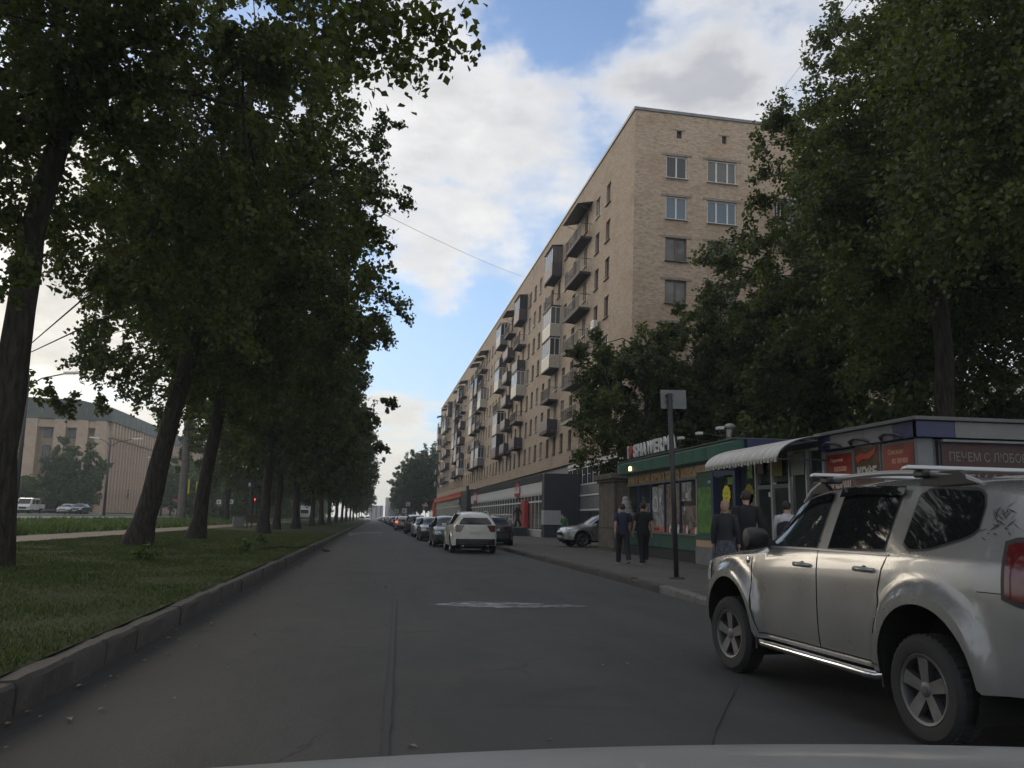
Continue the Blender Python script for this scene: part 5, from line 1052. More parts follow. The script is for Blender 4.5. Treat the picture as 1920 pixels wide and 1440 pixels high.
class CarShape:
    """car body: x forward, y left, z up, origin on the ground under the middle"""
    def __init__(s, top, belt, halfw, roofw, axles, rw, ra, zsill=.28, front=None, rear=None, flare=.03, lean=.2, bulge=.06, flat=False):
        s.top, s.belt, s.hw0, s.rw_ = pch(*zip(*top)), pch(*zip(*belt)), pch(*zip(*halfw)), pch(*zip(*roofw))
        s.ax = axles; s.rwheel = rw; s.ra = ra; s.zs = zsill; s.xf = front; s.xr = rear; s.fl = flare; s.lean = lean; s.bulge = bulge
        s.vp = pch([.15, .3, .45, .65, .85, 1.0, 1.2], [-.09, -.035, -.01, .0, -.004, -.025, -.06])
    def zb(s, x):
        z = s.zs + .05 * np.clip((abs(x - (s.xf + s.xr) / 2) - .36 * (s.xf - s.xr)) / .5, 0, 1)
        for a in s.ax:
            d = abs(x - a)
            if d < s.ra: z = max(z, s.rwheel + math.sqrt(s.ra ** 2 - d ** 2))
        return float(z)
    def hw(s, x, z):
        y = float(s.hw0(x)) + float(s.vp(z * .98 / max(.85, float(s.belt(x)))))
        for a in s.ax:
            d = math.hypot(x - a, z - s.rwheel) - s.ra
            if d > -.1: y += s.fl * (1 if d < .07 else max(0, 1 - (d - .07) / .09) ** 1.3)
        return y
    def edge(s, x):
        """roof edge (y, z)"""
        zt = float(s.top(x)); zb_ = float(s.belt(x)); dz = max(zt - zb_, .03); c = min(.075, dz * .45)
        we = min(float(s.rw_(x)), s.hw(x, zb_) - .02); return we, zt - c
    def side(s, x, z):
        """outward y at height z anywhere on the side, glasshouse included"""
        zb_ = float(s.belt(x))
        if z <= zb_: return s.hw(x, z)
        we, ze = s.edge(x); wb = s.hw(x, zb_); t = min(1.0, (z - zb_) / max(ze - zb_, 1e-3)); return wb + (we - wb) * (t * .92 + .08 * t * t)
    def shift(s, x, z):
        """lean of the tail (and a little of the nose)"""
        f = max(0.0, min(1.0, (s.xr + .9 - x) / .9)) ** 2; zb_ = float(s.belt(s.xr)); return s.lean * f * max(0.0, (z - zb_) / .5) ** 1.15
    def section(s, x):
        zb_ = float(s.belt(x)); b = min(s.zb(x), zb_ - .12); P = []
        for t in (0, .05, .12, .22, .34, .47, .6, .72, .83, .92, 1.0):
            z = b + (zb_ - b) * t; P.append((s.hw(x, z), z))
        we, ze = s.edge(x)
        for t in (.06, .3, .55, .8, 1.0):
            z = zb_ + (ze - zb_) * t; P.append((s.side(x, z), z))
        zt = float(s.top(x))
        for q in (.93, .82, .62, .36, .0): P.append((we * q, ze + (zt - ze) * (1 - q ** 2.6)))
        return [(x + s.shift(x, z), y, z) for y, z in P]
    def cap(s, y, z, end):
        x = s.xr if end < 0 else s.xf; w_ = max(.2, s.side(x, min(z, float(s.top(x)) - .02))); q = max(0, 1 - min(1, abs(y) / w_) ** 2.2); return x + s.shift(x, z) + end * s.bulge * q
    def body(s, mt, parent, nst=72, sub=0):
        xs = set(np.linspace(s.xr, s.xf, nst))
        for a in s.ax:
            for t in np.linspace(-1, 1, 17): xs.add(a + s.ra * math.sin(t * math.pi / 2))
        xs = sorted(xs); mb = MB(); rows = []
        for x in xs:
            h = s.section(x); rows.append([(a, -b, c) for a, b, c in h] + [(a, b, c) for a, b, c in h[::-1][1:]])
        mb.grid(rows)
        for end, x in ((-1, s.xr), (1, s.xf)):
            h = s.section(x); P = []
            for a, y, z in h[:-1]: P.append([(s.cap(y * q, z, end), y * q, z) for q in (-1, -.8, -.5, -.2, .2, .5, .8, 1)])
            P.append([(s.cap(0, h[-1][2], end) - end * s.bulge, 0, h[-1][2])] * 8); mb.grid(P)
        o = obj('body', mb, mt, parent, smooth=32); return o
    def under(s, parent):
        mb = MB(); mb.box(s.xr + .08, s.xf - .08, -.55, .55, s.zs - .08, .75); mb.box(s.ax[1] + s.ra, s.ax[0] - s.ra, -.8, .8, s.zs - .02, .6)
        for a in s.ax:
            for q in (-1, 1):
                pts = [(a + s.ra * 1.01 * math.cos(t), s.rwheel + s.ra * 1.01 * math.sin(t)) for t in np.linspace(-.5, math.pi + .5, 22)]
                mb.grid([[(x, q * .5, z), (x, q * (s.hw(x, max(z, s.zs)) - .01), z)] for x, z in pts])
        return obj('underbody', mb, M_UNDER, parent)
    def side_patch(s, name, mt, parent, cols, off=.006, q=1, rows=6, **kw):
        """patch on the side: cols = (x, zlow, zhigh)"""
        mb = MB(); P = []
        for x, a, b in cols: P.append([(x + s.shift(x, a + (b - a) * i / rows), q * (s.side(x, a + (b - a) * i / rows) + off), a + (b - a) * i / rows) for i in range(rows + 1)])
        mb.grid(P); return obj(name, mb, mt, parent, smooth=40, **kw)
    def outline(s, name, mt, parent, pts, r=.004, q=1, off=.0):
        mb = MB(); L = []
        for (x0, z0), (x1, z1) in zip(pts[:-1], pts[1:]):
            n = max(2, int(math.hypot(x1 - x0, z1 - z0) / .06))
            for i in range(n): L.append((x0 + (x1 - x0) * i / n, z0 + (z1 - z0) * i / n))
        L.append(pts[-1]); mb.tube([(x + s.shift(x, z), q * (s.side(x, z) + off), z) for x, z in L], r, 5); return obj(name, mb, mt, parent)
    def screen(s, name, mt, parent, x0, x1, inset=.07, off=.008, n=8):
        """glass over the top surface between stations x0 and x1"""
        mb = MB(); P = []
        for i in range(n + 1):
            x = x0 + (x1 - x0) * i / n; we, ze = s.edge(x); zt = float(s.top(x)); k = max(.1, we - inset); dzdx = (float(s.top(x + .02)) - float(s.top(x - .02))) / .04; L = math.hypot(1, dzdx)
            P.append([(x - dzdx / L * off, k * v, ze + (zt - ze) * (1 - (k * abs(v) / we) ** 2.6) + off / L) for v in np.linspace(-1, 1, 11)])
        mb.grid(P); return obj(name, mb, mt, parent, smooth=60)
    def cap_patch(s, name, mt, parent, pts, end=-1, off=.008, n=6, th=None):
        """patch on nose or tail: pts = rows of (z, ya, yb)"""
        mb = MB(); P = []
        for z, a, b in pts: P.append([(s.cap(y, z, end) + end * off, y, z) for y in np.linspace(a, b, n + 1)])
        mb.grid(P); o = obj(name, mb, mt, parent, smooth=50)
        if th: m = o.modifiers.new('thick', 'SOLIDIFY'); m.thickness = th; m.offset = 0
        return o
WH_ = {}
def wheel_meshes(r, wd, rim, spokes):
    key = (r, wd, rim.name, spokes)
    if key in WH_: return WH_[key]
    t = MB(); rr = r * .66; t.lathe([(rr, -.5 * wd), (rr + .02, -.5 * wd - .0), (r - .04, -.5 * wd), (r - .012, -.40 * wd), (r, -.28 * wd), (r, .28 * wd), (r - .012, .40 * wd), (r - .04, .5 * wd), (rr + .02, .5 * wd), (rr, .46 * wd), (rr, -.46 * wd)], 36, 'Y', close=True)
    for i in range(40): a = 2 * math.pi * i / 40; M = Matrix.Rotation(a, 4, 'Y'); t.box(r - .006, r + .003, -.34 * wd, -.06 * wd, -.017, .012, M=M); t.box(r - .006, r + .003, .06 * wd, .34 * wd, -.004, .025, M=M)
    tm = t.mesh('tyre', M_TYRE, smooth=35)
    d = MB(); d.lathe([(0, -.1 * wd), (rr * .95, -.1 * wd), (rr * .95, .1 * wd), (0, .1 * wd)], 24, 'Y'); d.lathe([(0, .1 * wd), (rr * .62, .1 * wd), (rr * .62, .18 * wd), (0, .18 * wd)], 24, 'Y'); dm = d.mesh('wheel', M_UNDER)
    m = MB(); m.lathe([(rr * .99, -.4 * wd), (rr * 1.0, .44 * wd), (rr * .96, .475 * wd), (rr * .88, .44 * wd), (rr * .84, .30 * wd), (rr * .86, -.1 * wd)], 36, 'Y'); m.lathe([(0, .40 * wd), (rr * .15, .40 * wd), (rr * .24, .36 * wd), (rr * .26, .2 * wd)], 20, 'Y')
    for i in range(spokes):
        a = 2 * math.pi * i / spokes; M = Matrix.Rotation(a, 4, 'Y')
        for sgn in ((-1, 1) if rim is not M_RIMF else (0,)):
            b0 = sgn * rr * .045; w0, w1 = (rr * .05, rr * .085) if sgn else (rr * .15, rr * .21); z0, z1 = rr * .18, rr * .90; yy = (.37 * wd, .43 * wd)
            vs = [(b0 - w0, yy[0], z0), (b0 + w0, yy[0], z0), (b0 + sgn * rr * .14 + w1, yy[1], z1), (b0 + sgn * rr * .14 - w1, yy[1], z1)]; vs += [(x, y - .05, z) for x, y, z in vs]
            m.add([M @ Vector(p) for p in vs], [(0, 1, 2, 3), (4, 7, 6, 5), (0, 4, 5, 1), (1, 5, 6, 2), (2, 6, 7, 3), (3, 7, 4, 0)])
    m.lathe([(0, .415 * wd), (rr * .1, .41 * wd)], 12, 'Y'); rm = m.mesh('rim', rim, smooth=30)
    WH_[key] = (dm, tm, rm); return WH_[key]
def wheels(root, shp, wd=.21, rim=None, spokes=5, track=None, steer=0):
    rim = rim or M_RIM; dm, tm, rm = wheel_meshes(shp.rwheel, wd, rim, spokes)
    for i, a in enumerate(shp.ax):
        for q in (1, -1):
            y = q * ((track or float(shp.hw0(a)) + shp.fl - .02) - wd / 2)
            w_ = link('wheel', dm, root, (a, y, shp.rwheel), (0, 0, (0 if q > 0 else math.pi) + (steer if i == 0 else 0))); link('tyre', tm, w_); link('rim', rm, w_)

# shapes
def shape_suv(k=1.0, L=4.34):
    h = L / 2
    return CarShape(top=[(-h, 1.50 * k), (-h + .25, 1.555 * k), (-1.35, 1.60 * k), (-.6, 1.635 * k), (0.0, 1.615 * k), (.3, 1.555 * k), (.62, 1.36 * k), (.95, 1.15 * k), (1.08, 1.085 * k), (1.5, 1.035 * k), (1.9, .955 * k), (h - .05, .84 * k), (h, .74 * k)],
        belt=[(-h, 1.06 * k), (-1.4, 1.07 * k), (-.5, 1.055 * k), (.5, 1.03 * k), (1.0, 1.0 * k), (1.5, .965 * k), (1.95, .885 * k), (h, .68 * k)],
        halfw=[(-h, .80), (-h + .15, .855), (-1.7, .89), (-1.2, .905), (0, .90), (1.2, .90), (1.7, .885), (h - .18, .82), (h - .05, .70), (h, .62)],
        roofw=[(-h, .60), (-1.7, .625), (-.6, .655), (.2, .65), (.7, .66), (1.0, .70), (1.5, .74), (h, .55)], axles=(1.335, -1.34), rw=.345, ra=.44, zsill=.30, front=h, rear=-h, flare=.045, lean=.22, bulge=.07)
def shape_kuga():
    h = 2.26
    return CarShape(top=[(-h, 1.52), (-h + .22, 1.60), (-1.3, 1.66), (-.5, 1.68), (.1, 1.65), (.45, 1.56), (.85, 1.32), (1.15, 1.14), (1.6, 1.06), (2.0, .96), (h, .76)],
        belt=[(-h, 1.12), (-1.4, 1.12), (0, 1.06), (1.0, 1.02), (1.6, .97), (2.0, .88), (h, .70)], halfw=[(-h, .82), (-h + .2, .885), (-1.5, .925), (0, .92), (1.4, .92), (h - .2, .84), (h, .64)],
        roofw=[(-h, .585), (-1.6, .615), (-.5, .65), (.3, .65), (.9, .68), (1.5, .76), (h, .55)], axles=(1.36, -1.33), rw=.35, ra=.43, zsill=.27, front=h, rear=-h, flare=.035, lean=.30, bulge=.10)
def shape_sedan():
    h = 2.3
    return CarShape(top=[(-h, .98), (-h + .15, 1.07), (-1.75, 1.10), (-1.35, 1.20), (-.8, 1.40), (-.3, 1.46), (.2, 1.44), (.55, 1.33), (1.0, 1.06), (1.15, 1.0), (1.7, .93), (2.1, .82), (h, .66)],
        belt=[(-h, .88), (-1.8, .97), (-1.0, .98), (0, .95), (.9, .92), (1.5, .87), (2.05, .76), (h, .6)], halfw=[(-h, .74), (-h + .2, .84), (-1.5, .89), (0, .89), (1.4, .885), (h - .2, .79), (h, .6)],
        roofw=[(-h, .60), (-1.7, .66), (-.9, .60), (-.3, .62), (.3, .615), (.9, .66), (1.3, .72), (h, .5)], axles=(1.38, -1.36), rw=.315, ra=.38, zsill=.22, front=h, rear=-h, flare=.018, lean=.02, bulge=.09)
def shape_hatch():
    h = 2.02
    return CarShape(top=[(-h, 1.28), (-h + .18, 1.42), (-1.2, 1.50), (-.4, 1.52), (.1, 1.49), (.4, 1.41), (.8, 1.16), (1.0, 1.03), (1.4, .96), (1.8, .84), (h, .66)],
        belt=[(-h, 1.0), (-1.2, 1.0), (0, .96), (.9, .93), (1.3, .88), (1.75, .78), (h, .6)], halfw=[(-h, .76), (-h + .2, .83), (-1.3, .865), (0, .865), (1.2, .86), (h - .2, .78), (h, .6)],
        roofw=[(-h, .55), (-1.4, .58), (-.4, .61), (.3, .61), (.8, .66), (1.2, .70), (h, .5)], axles=(1.25, -1.27), rw=.305, ra=.37, zsill=.22, front=h, rear=-h, flare=.02, lean=.26, bulge=.08)
def cols_between(lo, hi, x0, x1, n=10): return [(x, float(lo(x)), float(hi(x))) for x in np.linspace(x0, x1, n)]
def std_car(name, shp, pmat, loc, rz, label, kind, group=None, cat='car', rails=False, brake=False, lit=False, rim=None, clad=True):
    """a whole car at parked-car detail"""
    root = empty(name, loc, rz, label, cat, group); b = shp.body(pmat, root, 44); shp.under(root); wheels(root, shp, rim=rim, spokes=5)
    wsx = {'suv': (.33, .99), 'kuga': (.47, 1.13), 'sedan': (.5, 1.06), 'hatch': (.36, .96)}[kind]
    shp.screen('windscreen', M_CARGL2, root, *wsx, inset=.05)
    zt = lambda x: shp.edge(x)[1] - .035; zl = lambda x: float(shp.belt(x)) + .045
    spans = {'suv': [(.72, -.02), (-.1, -.92), (-1.02, -1.72)], 'kuga': [(.88, .05), (-.03, -.95), (-1.03, -1.75)], 'sedan': [(.78, .02), (-.06, -1.02)], 'hatch': [(.7, -.1), (-.18, -1.08), (-1.16, -1.6)]}[kind]
    for q in (1, -1):
        for x0, x1 in spans:
            cs = [(x, zl(x), max(zl(x) + .015, zt(x))) for x in np.linspace(x0, x1, 9)]; shp.side_patch('side_window', M_CARGL, root, cs, q=q)
        d0 = spans[0][0] + .1; d1, d2 = spans[0][1] - .04, spans[1][1] - .05
        shp.outline('door_seam', M_UNDER, root, [(d0, float(shp.belt(d0))), (d0 + .03, .5), (d0 - .05, shp.zs + .08)], q=q); shp.outline('door_seam', M_UNDER, root, [(d1, float(shp.belt(d1))), (d1, shp.zs + .08)], q=q)
        for dx in (d1 + .22, d2 + .2):
            z = float(shp.belt(dx)) - .12; obj('door_handle', MB().box(dx - .09, dx + .09, q * (shp.hw(dx, z)) - .03, q * (shp.hw(dx, z)) + .03, z - .016, z + .016), pmat, root)
        mx = spans[0][0] - .02; mz = float(shp.belt(mx)) + .08; my = shp.hw(mx, mz - .1); obj('mirror', MB().prism([(mx - .06, q * my, mz - .07), (mx - .08, q * (my + .2), mz - .07), (mx - .08, q * (my + .2), mz + .06), (mx - .06, q * my, mz + .06)], (.12, 0, 0)), pmat if kind != 'hatch' else M_BLKPL, root, bevel=.02)
        zf = float(shp.belt(shp.xf - .18)); shp.side_patch('headlamp', M_LIT if lit else M_HEAD, root, [(x, zf - .13 + .08 * (shp.xf - x), zf - .0 + .10 * (shp.xf - x)) for x in np.linspace(shp.xf - .03, shp.xf - .42, 8)], q=q, off=.01)
        if kind != 'sedan':
            zr = float(shp.belt(shp.xr)); shp.side_patch('tail_lamp', M_BRAKE if brake else M_TAIL if kind != 'kuga' else M_TAILD, root, [(x, zr - (.26 - .5 * (x - shp.xr) if kind == 'kuga' else .2), zr + .0) for x in np.linspace(shp.xr + .01, shp.xr + .28, 5)], q=q, off=.012)
            shp.cap_patch('tail_lamp', M_BRAKE if brake else M_TAIL if kind != 'kuga' else M_TAILD, root, [(zr - (.26 if kind == 'kuga' else .2) + (.052 if kind == 'kuga' else .04) * i, q * (.60 - .03 * i if kind == 'kuga' else .62), q * (shp.hw(shp.xr, zr - .1) - .01)) for i in range(6)], n=4, off=.012)
        else:
            shp.cap_patch('tail_lamp', M_BRAKE if brake else M_TAIL, root, [(.72 + .03 * i, q * .42, q * (shp.hw(shp.xr, .8) - .02)) for i in range(6)], n=4, off=.01)
    # nose: grille, bumper intake, plate; tail: window, plate, bumper
    shp.cap_patch('grille', M_BLKPL, root, [(.52 + .03 * i, -.42, .42) for i in range(5)], end=1, off=.01); shp.cap_patch('air_intake', M_BLKPL, root, [(.3 + .03 * i, -.5, .5) for i in range(4)], end=1, off=.01); shp.cap_patch('grille_bar', M_CHROME, root, [(.575 + .02 * i, -.43, .43) for i in range(2)], end=1, off=.016)
    shp.cap_patch('number_plate', M_PLATE, root, [(.43 + .055 * i, -.26, .26) for i in range(3)], end=1, off=.016)
    if kind == 'sedan': shp.screen('rear_window', M_CARGL, root, -.86, -1.55, inset=.06)
    else:
        zr = float(shp.belt(shp.xr)); zt_ = float(shp.top(shp.xr)) - .1; W = lambda z: shp.side(shp.xr, z) - .09
        shp.cap_patch('rear_window', M_CARGL, root, [(z, -W(z) * (1 if 1 < i < 6 else .96), W(z) * (1 if 1 < i < 6 else .96)) for i, z in enumerate(np.linspace(zr + .03, zt_, 8))], n=10, off=.01)
        obj('wiper', MB().tube([(shp.cap(0, zr + .06, -1) - .02, 0, zr + .06), (shp.cap(.3, zr + .12, -1) - .025, .34, zr + .12)], .01, 5), M_BLKPL, root)
        e = shp.xr + shp.lean * .85; we, ze = shp.edge(shp.xr); obj('spoiler', MB().prism([(e + .16, -we * .93, ze + .045), (e - .03, -we * .9, ze + .0), (e - .02, -we * .9, ze - .03), (e + .16, -we * .93, ze + .01)], (0, we * 1.86, 0)), pmat, root, bevel=.01)
    pz = .82 if kind in ('kuga', 'suv') else .72; shp.cap_patch('number_plate', M_PLATE, root, [(pz - .055 + .055 * i, -.26, .26) for i in range(3)], off=.014)
    shp.cap_patch('bumper', M_BLKPL if clad else pmat, root, [(shp.zs + .06 + .05 * i, -shp.hw(shp.xr, .4) * .99, shp.hw(shp.xr, .4) * .99) for i in range(6)], n=12, off=.03, th=.02)
    if kind == 'kuga':
        for q in (1, -1): obj('exhaust', MB().tube([(shp.xr + .1, q * .5, .33), (shp.xr - .09, q * .5, .33)], .045, 10), M_CHROME, root)
    if rails:
        for q in (1, -1):
            pts = []
            for x in np.linspace(.3, shp.xr + .45, 12):
                we, ze = shp.edge(x); pts.append((x, q * (we - .03), ze + .055 + .045 * math.sin(math.pi * (x - .3) / (shp.xr + .15))**2 * 0 + (.04 if -1.4 < x < .1 else -.01)))
            obj('roof_rail', MB().tube(pts, .018, 6), M_ALU, root)
    return root

# the silver off-roader pulling out on the right, closest to the viewer
M_SILV = mat('silver grey paint', (.235, .235, .233), .28, metal=.45, noise=.08, nscale=1.6, coat=.8, dirt=(.20, .198, .193))
du = empty('silver_suv', (4.42, 6.50, .07), R(90 + 3.2), 'silver grey off-road car with roof bars pulling out at the right edge', 'car'); du.scale = (1, 1, 1.035)
S = shape_suv(); S.fl = .062; S.body(M_SILV, du, 110); S.under(du); wheels(du, S, .215, M_RIMF, 5, track=.945, steer=R(4))
for o in du.children:
    if o.name.split('.')[0] == 'wheel': o.location.z = (.345 - .07) / 1.035; o.scale = (1, 1, 1 / 1.035)
S.screen('windscreen', M_CARGL2, du, .33, 1.02, inset=.06)
def arc_cols(pts_lo, pts_hi, n=14):
    lo = pch(*zip(*pts_lo)); hi = pch(*zip(*pts_hi)); a = max(min(p[0] for p in pts_lo), min(p[0] for p in pts_hi)); b = min(max(p[0] for p in pts_lo), max(p[0] for p in pts_hi)); return [(x, float(lo(x)), float(hi(x))) for x in np.linspace(a, b, n)]
for q in (1, -1):
    f_lo = [(-.08, 1.10), (.3, 1.095), (.88, 1.085)]; f_hi = [(-.08, 1.515), (.2, 1.475), (.45, 1.37), (.7, 1.2), (.88, 1.10)]
    r_lo = [(-.93, 1.115), (-.5, 1.105), (-.25, 1.10)]; r_hi = [(-.93, 1.53), (-.5, 1.545), (-.25, 1.53)]
    q_lo = [(-1.74, 1.27), (-1.70, 1.235), (-1.5, 1.17), (-1.35, 1.135), (-1.2, 1.125), (-1.12, 1.17)]; q_hi = [(-1.74, 1.39), (-1.70, 1.475), (-1.62, 1.505), (-1.35, 1.52), (-1.2, 1.515), (-1.12, 1.47)]
    for lo, hi, gl in ((f_lo, f_hi, M_CARGL2), (r_lo, r_hi, M_CARGL), (q_lo, q_hi, M_CARGL)):
        cs = arc_cols(lo, hi, 22); cx = (cs[0][0] + cs[-1][0]) / 2
        S.side_patch('window_seal', M_BLKPL, du, [(cx + (x - cx) * 1.035, a - .016, b + .014) for x, a, b in cs], q=q, off=.004, rows=8); S.side_patch('side_window', gl, du, cs, q=q, off=.008, rows=8)
    # black rain deflector strips over the doors
    S.side_patch('rain_deflector', M_CARGL, du, [(x, float(pch(*zip(*r_hi))(max(-.93, min(-.25, x)))) - .045, float(pch(*zip(*r_hi))(max(-.93, min(-.25, x)))) + .02) for x in np.linspace(-.98, -.22, 12)], q=q, off=.035)
    S.side_patch('rain_deflector', M_CARGL, du, [(x, float(pch(*zip(*f_hi))(x)) - .05, float(pch(*zip(*f_hi))(x)) + .012) for x in np.linspace(-.10, .62, 14)], q=q, off=.03)
    S.side_patch('window_strip', M_ALU, du, [(x, 1.078 - .006 * abs(x), 1.090 - .006 * abs(x)) for x in np.linspace(-1.0, .9, 24)], q=q, off=.008, rows=1)
    for pts in ([(.93, 1.05), (.93, .82), (.885, .60), (.80, .36)], [(-.12, 1.07), (-.115, .7), (-.10, .34)], [(-.99, 1.08), (-.93, .98), (-.88, .82), (-.885, .55)], [(.8, .345), (-.88, .345)]):
        S.outline('door_seam', M_UNDER, du, pts, r=.005, q=q)
    S.outline('body_crease', M_UNDER, du, [(-1.80, .90), (-2.0, .90)], r=.003, q=q)
    for dx, z in ((.10, .955), (-.72, .965)):
        y = S.hw(dx, z); h = MB(); h.tube([(dx - .115, q * (y - .005), z), (dx - .08, q * (y + .034), z + .004), (dx + .05, q * (y + .036), z + .004), (dx + .10, q * (y - .0), z)], [.014, .019, .019, .014], 8); obj('door_handle', h, M_SILV, du, smooth=60)
        obj('handle_recess', MB().lathe([(0, 0), (.05, .002), (.055, -.02)], 14, 'Y', (dx - .01, q * (y - .004) , z - .02)), M_UNDER, du)
    # mirror
    mb = MB(); mx, mz = .70, 1.15; my = S.side(.72, 1.1)
    for i in range(7):
        pass
    mb.lathe([(0, -.115), (.055, -.112), (.085, -.09), (.098, -.03), (.098, .04), (.085, .075), (.03, .085), (0, .085)], 16, 'Y', (0, 0, 0))
    m_ = obj('mirror', mb, M_BLKPL, du, (mx + .04, q * (my + .165), mz), smooth=50); m_.scale = (.72, 1.12, .92)
    obj('mirror_foot', MB().prism([(mx - .02, q * (my - .03), mz - .10), (mx + .10, q * (my - .03), mz - .10), (mx + .08, q * (my + .09), mz - .05), (mx + .0, q * (my + .09), mz - .05)], (0, 0, .07)), M_BLKPL, du, bevel=.012)
    S.side_patch('mirror_triangle', M_BLKPL, du, [(x, 1.075, 1.085 + (.93 - x) * .62) for x in np.linspace(.93, .74, 5)], q=q, off=.009)
    # front wing side repeater, headlamp, tail lamp
    obj('repeater', MB().lathe([(0, .014), (.03, .008), (.034, 0)], 12, 'Y', (1.0, q * S.hw(1.0, .95), .95)), M_CHROME if q > 0 else M_ALU, du)
    S.side_patch('headlamp', M_HEAD, du, [(x, .70 + .06 * (2.17 - x), .845 + .17 * (2.17 - x)) for x in np.linspace(2.14, 1.80, 12)], q=q, off=.012)
    S.side_patch('tail_lamp', M_TAIL, du, [(x, .86 + .35 * max(0, x + 2.08), 1.19 - .3 * max(0, x + 2.05)) for x in np.linspace(-2.165, -2.0, 9)], q=q, off=.014); S.side_patch('tail_lamp_rim', M_BLKPL, du, [(x, .83 + .35 * max(0, x + 2.08), 1.22 - .3 * max(0, x + 2.05)) for x in np.linspace(-2.17, -1.97, 9)], q=q, off=.006)
    S.cap_patch('tail_lamp', M_TAIL, du, [(.86 + .047 * i, q * .66, q * (S.hw(S.xr, .9) + .004)) for i in range(8)], n=4, off=.014)
    # sill tube and rear mud flap
    t = MB(); y = S.hw(0, .3) + .055; t.tube([(.86, q * (y - .10), .28), (.80, q * (y - .01), .265), (.72, q * y, .262), (-.74, q * y, .262), (-.82, q * (y - .01), .265), (-.88, q * (y - .10), .28)], .03, 10); obj('sill_tube', t, M_CHROME, du, smooth=60)
    obj('sill_step', MB().box(-.8, .78, q * (y - .14), q * (y - .03), .245, .27), M_BLKPL, du); obj('mud_flap', MB().box(-.905, -.88, q * .66, q * .90, .2, .52), M_BLKPL, du); obj('mud_flap', MB().box(.86, .885, q * .66, q * .90, .2, .5), M_BLKPL, du)
    # roof rails and their feet
    pts = []
    for x in np.linspace(.42, -1.62, 18):
        we, ze = S.edge(x); f = min(1, (.42 - x) / .22, (x + 1.62) / .22); pts.append((x, q * (we - .02), ze + .035 + .055 * max(0, f)))
    obj('roof_rail', MB().tube(pts, [.014 if i in (0, 17) else .021 for i in range(18)], 8), mat('grey rail', (.26, .26, .26), .4, metal=.5), du, smooth=60)
    for x0, x1 in ((.36, .0), (-1.02, -1.56)):
        we, ze = S.edge((x0 + x1) / 2); obj('rail_foot', MB().prism([(x0, q * (we - .06), ze + .0), (x1, q * (we - .06), ze + .01), (x1 + .12, q * (we - .05), ze + .11), (x0 - .10, q * (we - .05), ze + .11)], (0, q * .05, 0)), M_BLKPL, du, bevel=.01)
    # scratched dark graphic on the rear pillar
    if q > 0:
        r = random.Random(7); mb = MB()
        for j in range(34):
            x, z = -1.90 + r.gauss(0, .045) + .04 * (j % 3 - 1), 1.32 + r.gauss(0, .055); dx, dz = r.uniform(.01, .045), r.uniform(-.035, .035)
            P = [(x - dx, z - dz), (x, z + r.uniform(.002, .007)), (x + dx, z + dz), (x, z - r.uniform(.002, .007))]; mb.poly([(a + S.shift(a, b), S.side(a, b) + .004, b) for a, b in P])
        obj('pillar_graphic', mb, M_BLKPL, du)
for x in (.02, -1.12):
    we, ze = S.edge(x); mb = MB(); mb.prism([(x - .035, -we - .16, ze + .115), (x + .04, -we - .16, ze + .11), (x + .03, -we - .16, ze + .135), (x - .03, -we - .16, ze + .145)], (0, 2 * we + .32, 0)); obj('cross_bar', mb, mat('cross bar', (.42, .42, .42), .35, metal=.6), du, bevel=.008)
    for q in (1, -1): obj('cross_bar_clamp', MB().box(x - .05, x + .06, q * (we - .10), q * (we + .05), ze + .06, ze + .112), M_BLKPL, du, bevel=.015)
W = lambda z: S.side(S.xr, z) - .10
S.cap_patch('rear_window', M_CARGL2, du, [(z, -W(z), W(z)) for z in np.linspace(1.10, 1.43, 8)], n=10, off=.01)
S.cap_patch('number_plate', M_PLATE, du, [(.80 + .055 * i, -.26, .26) for i in range(3)], off=.014); S.cap_patch('bumper', M_BLKPL, du, [(.33 + .045 * i, -.84, .84) for i in range(5)], n=12, off=.03, th=.02)
S.cap_patch('grille', M_BLKPL, du, [(.52 + .03 * i, -.42, .42) for i in range(6)], end=1, off=.01); obj('exhaust', MB().tube([(-1.9, -.5, .3), (-2.24, -.5, .28)], .03, 8), M_ALU, du)

# parked along the pavement
M_PWHITE = paint('white car paint', (.62, .61, .57), 0, .3, .12); M_PBLACK = paint('black car paint', (.012, .012, .014), .2, .25, .2); M_PDGREEN = paint('dark green car paint', (.018, .03, .028), .3, .3); M_PGREY = paint('grey car paint', (.14, .14, .145), .5, .32); M_PBLUE = paint('dark blue car paint', (.02, .026, .05), .4, .28); M_PSIL = paint('silver car paint', (.36, .36, .36), .55, .3); M_PRED = paint('dark red car paint', (.12, .015, .012), .3, .3); M_PBEIGE = paint('beige car paint', (.30, .27, .22), .4, .35)
N, Sx = R(90), R(-90)
PG = 'cars parked along the right kerb'
suv_ = std_car('white_suv', shape_kuga(), M_PWHITE, (4.15, 36.1, 0), N, 'white crossover seen from behind, first in the parked row', 'kuga', PG, rails=True)
std_car('dark_hatchback', shape_hatch(), M_PDGREEN, (3.85, 42.6, 0), Sx, 'dark green hatchback mostly hidden behind the left side of the white crossover', 'hatch', PG, clad=False)
std_car('grey_estate', shape_suv(.93, 4.2), M_PBLACK, (6.05, 42.2, .05), R(84), 'dark car with a red tail lamp showing right of the white crossover', 'suv', PG)
sed = std_car('dark_sedan', shape_sedan(), M_PBLACK, (3.8, 53.2, 0), Sx, 'black saloon facing the viewer, third along the parked row', 'sedan', PG, clad=False)
std_car('silver_sedan', shape_sedan(), M_PSIL, (3.85, 62.2, 0), Sx, 'silver grey saloon facing the viewer just behind the black saloon', 'sedan', PG, clad=False)
std_car('black_suv', shape_suv(1.0, 4.3), M_PBLACK, (3.75, 73.5, 0), N, 'black tall car with a pale roof sheen, fifth along the parked row', 'suv', PG)
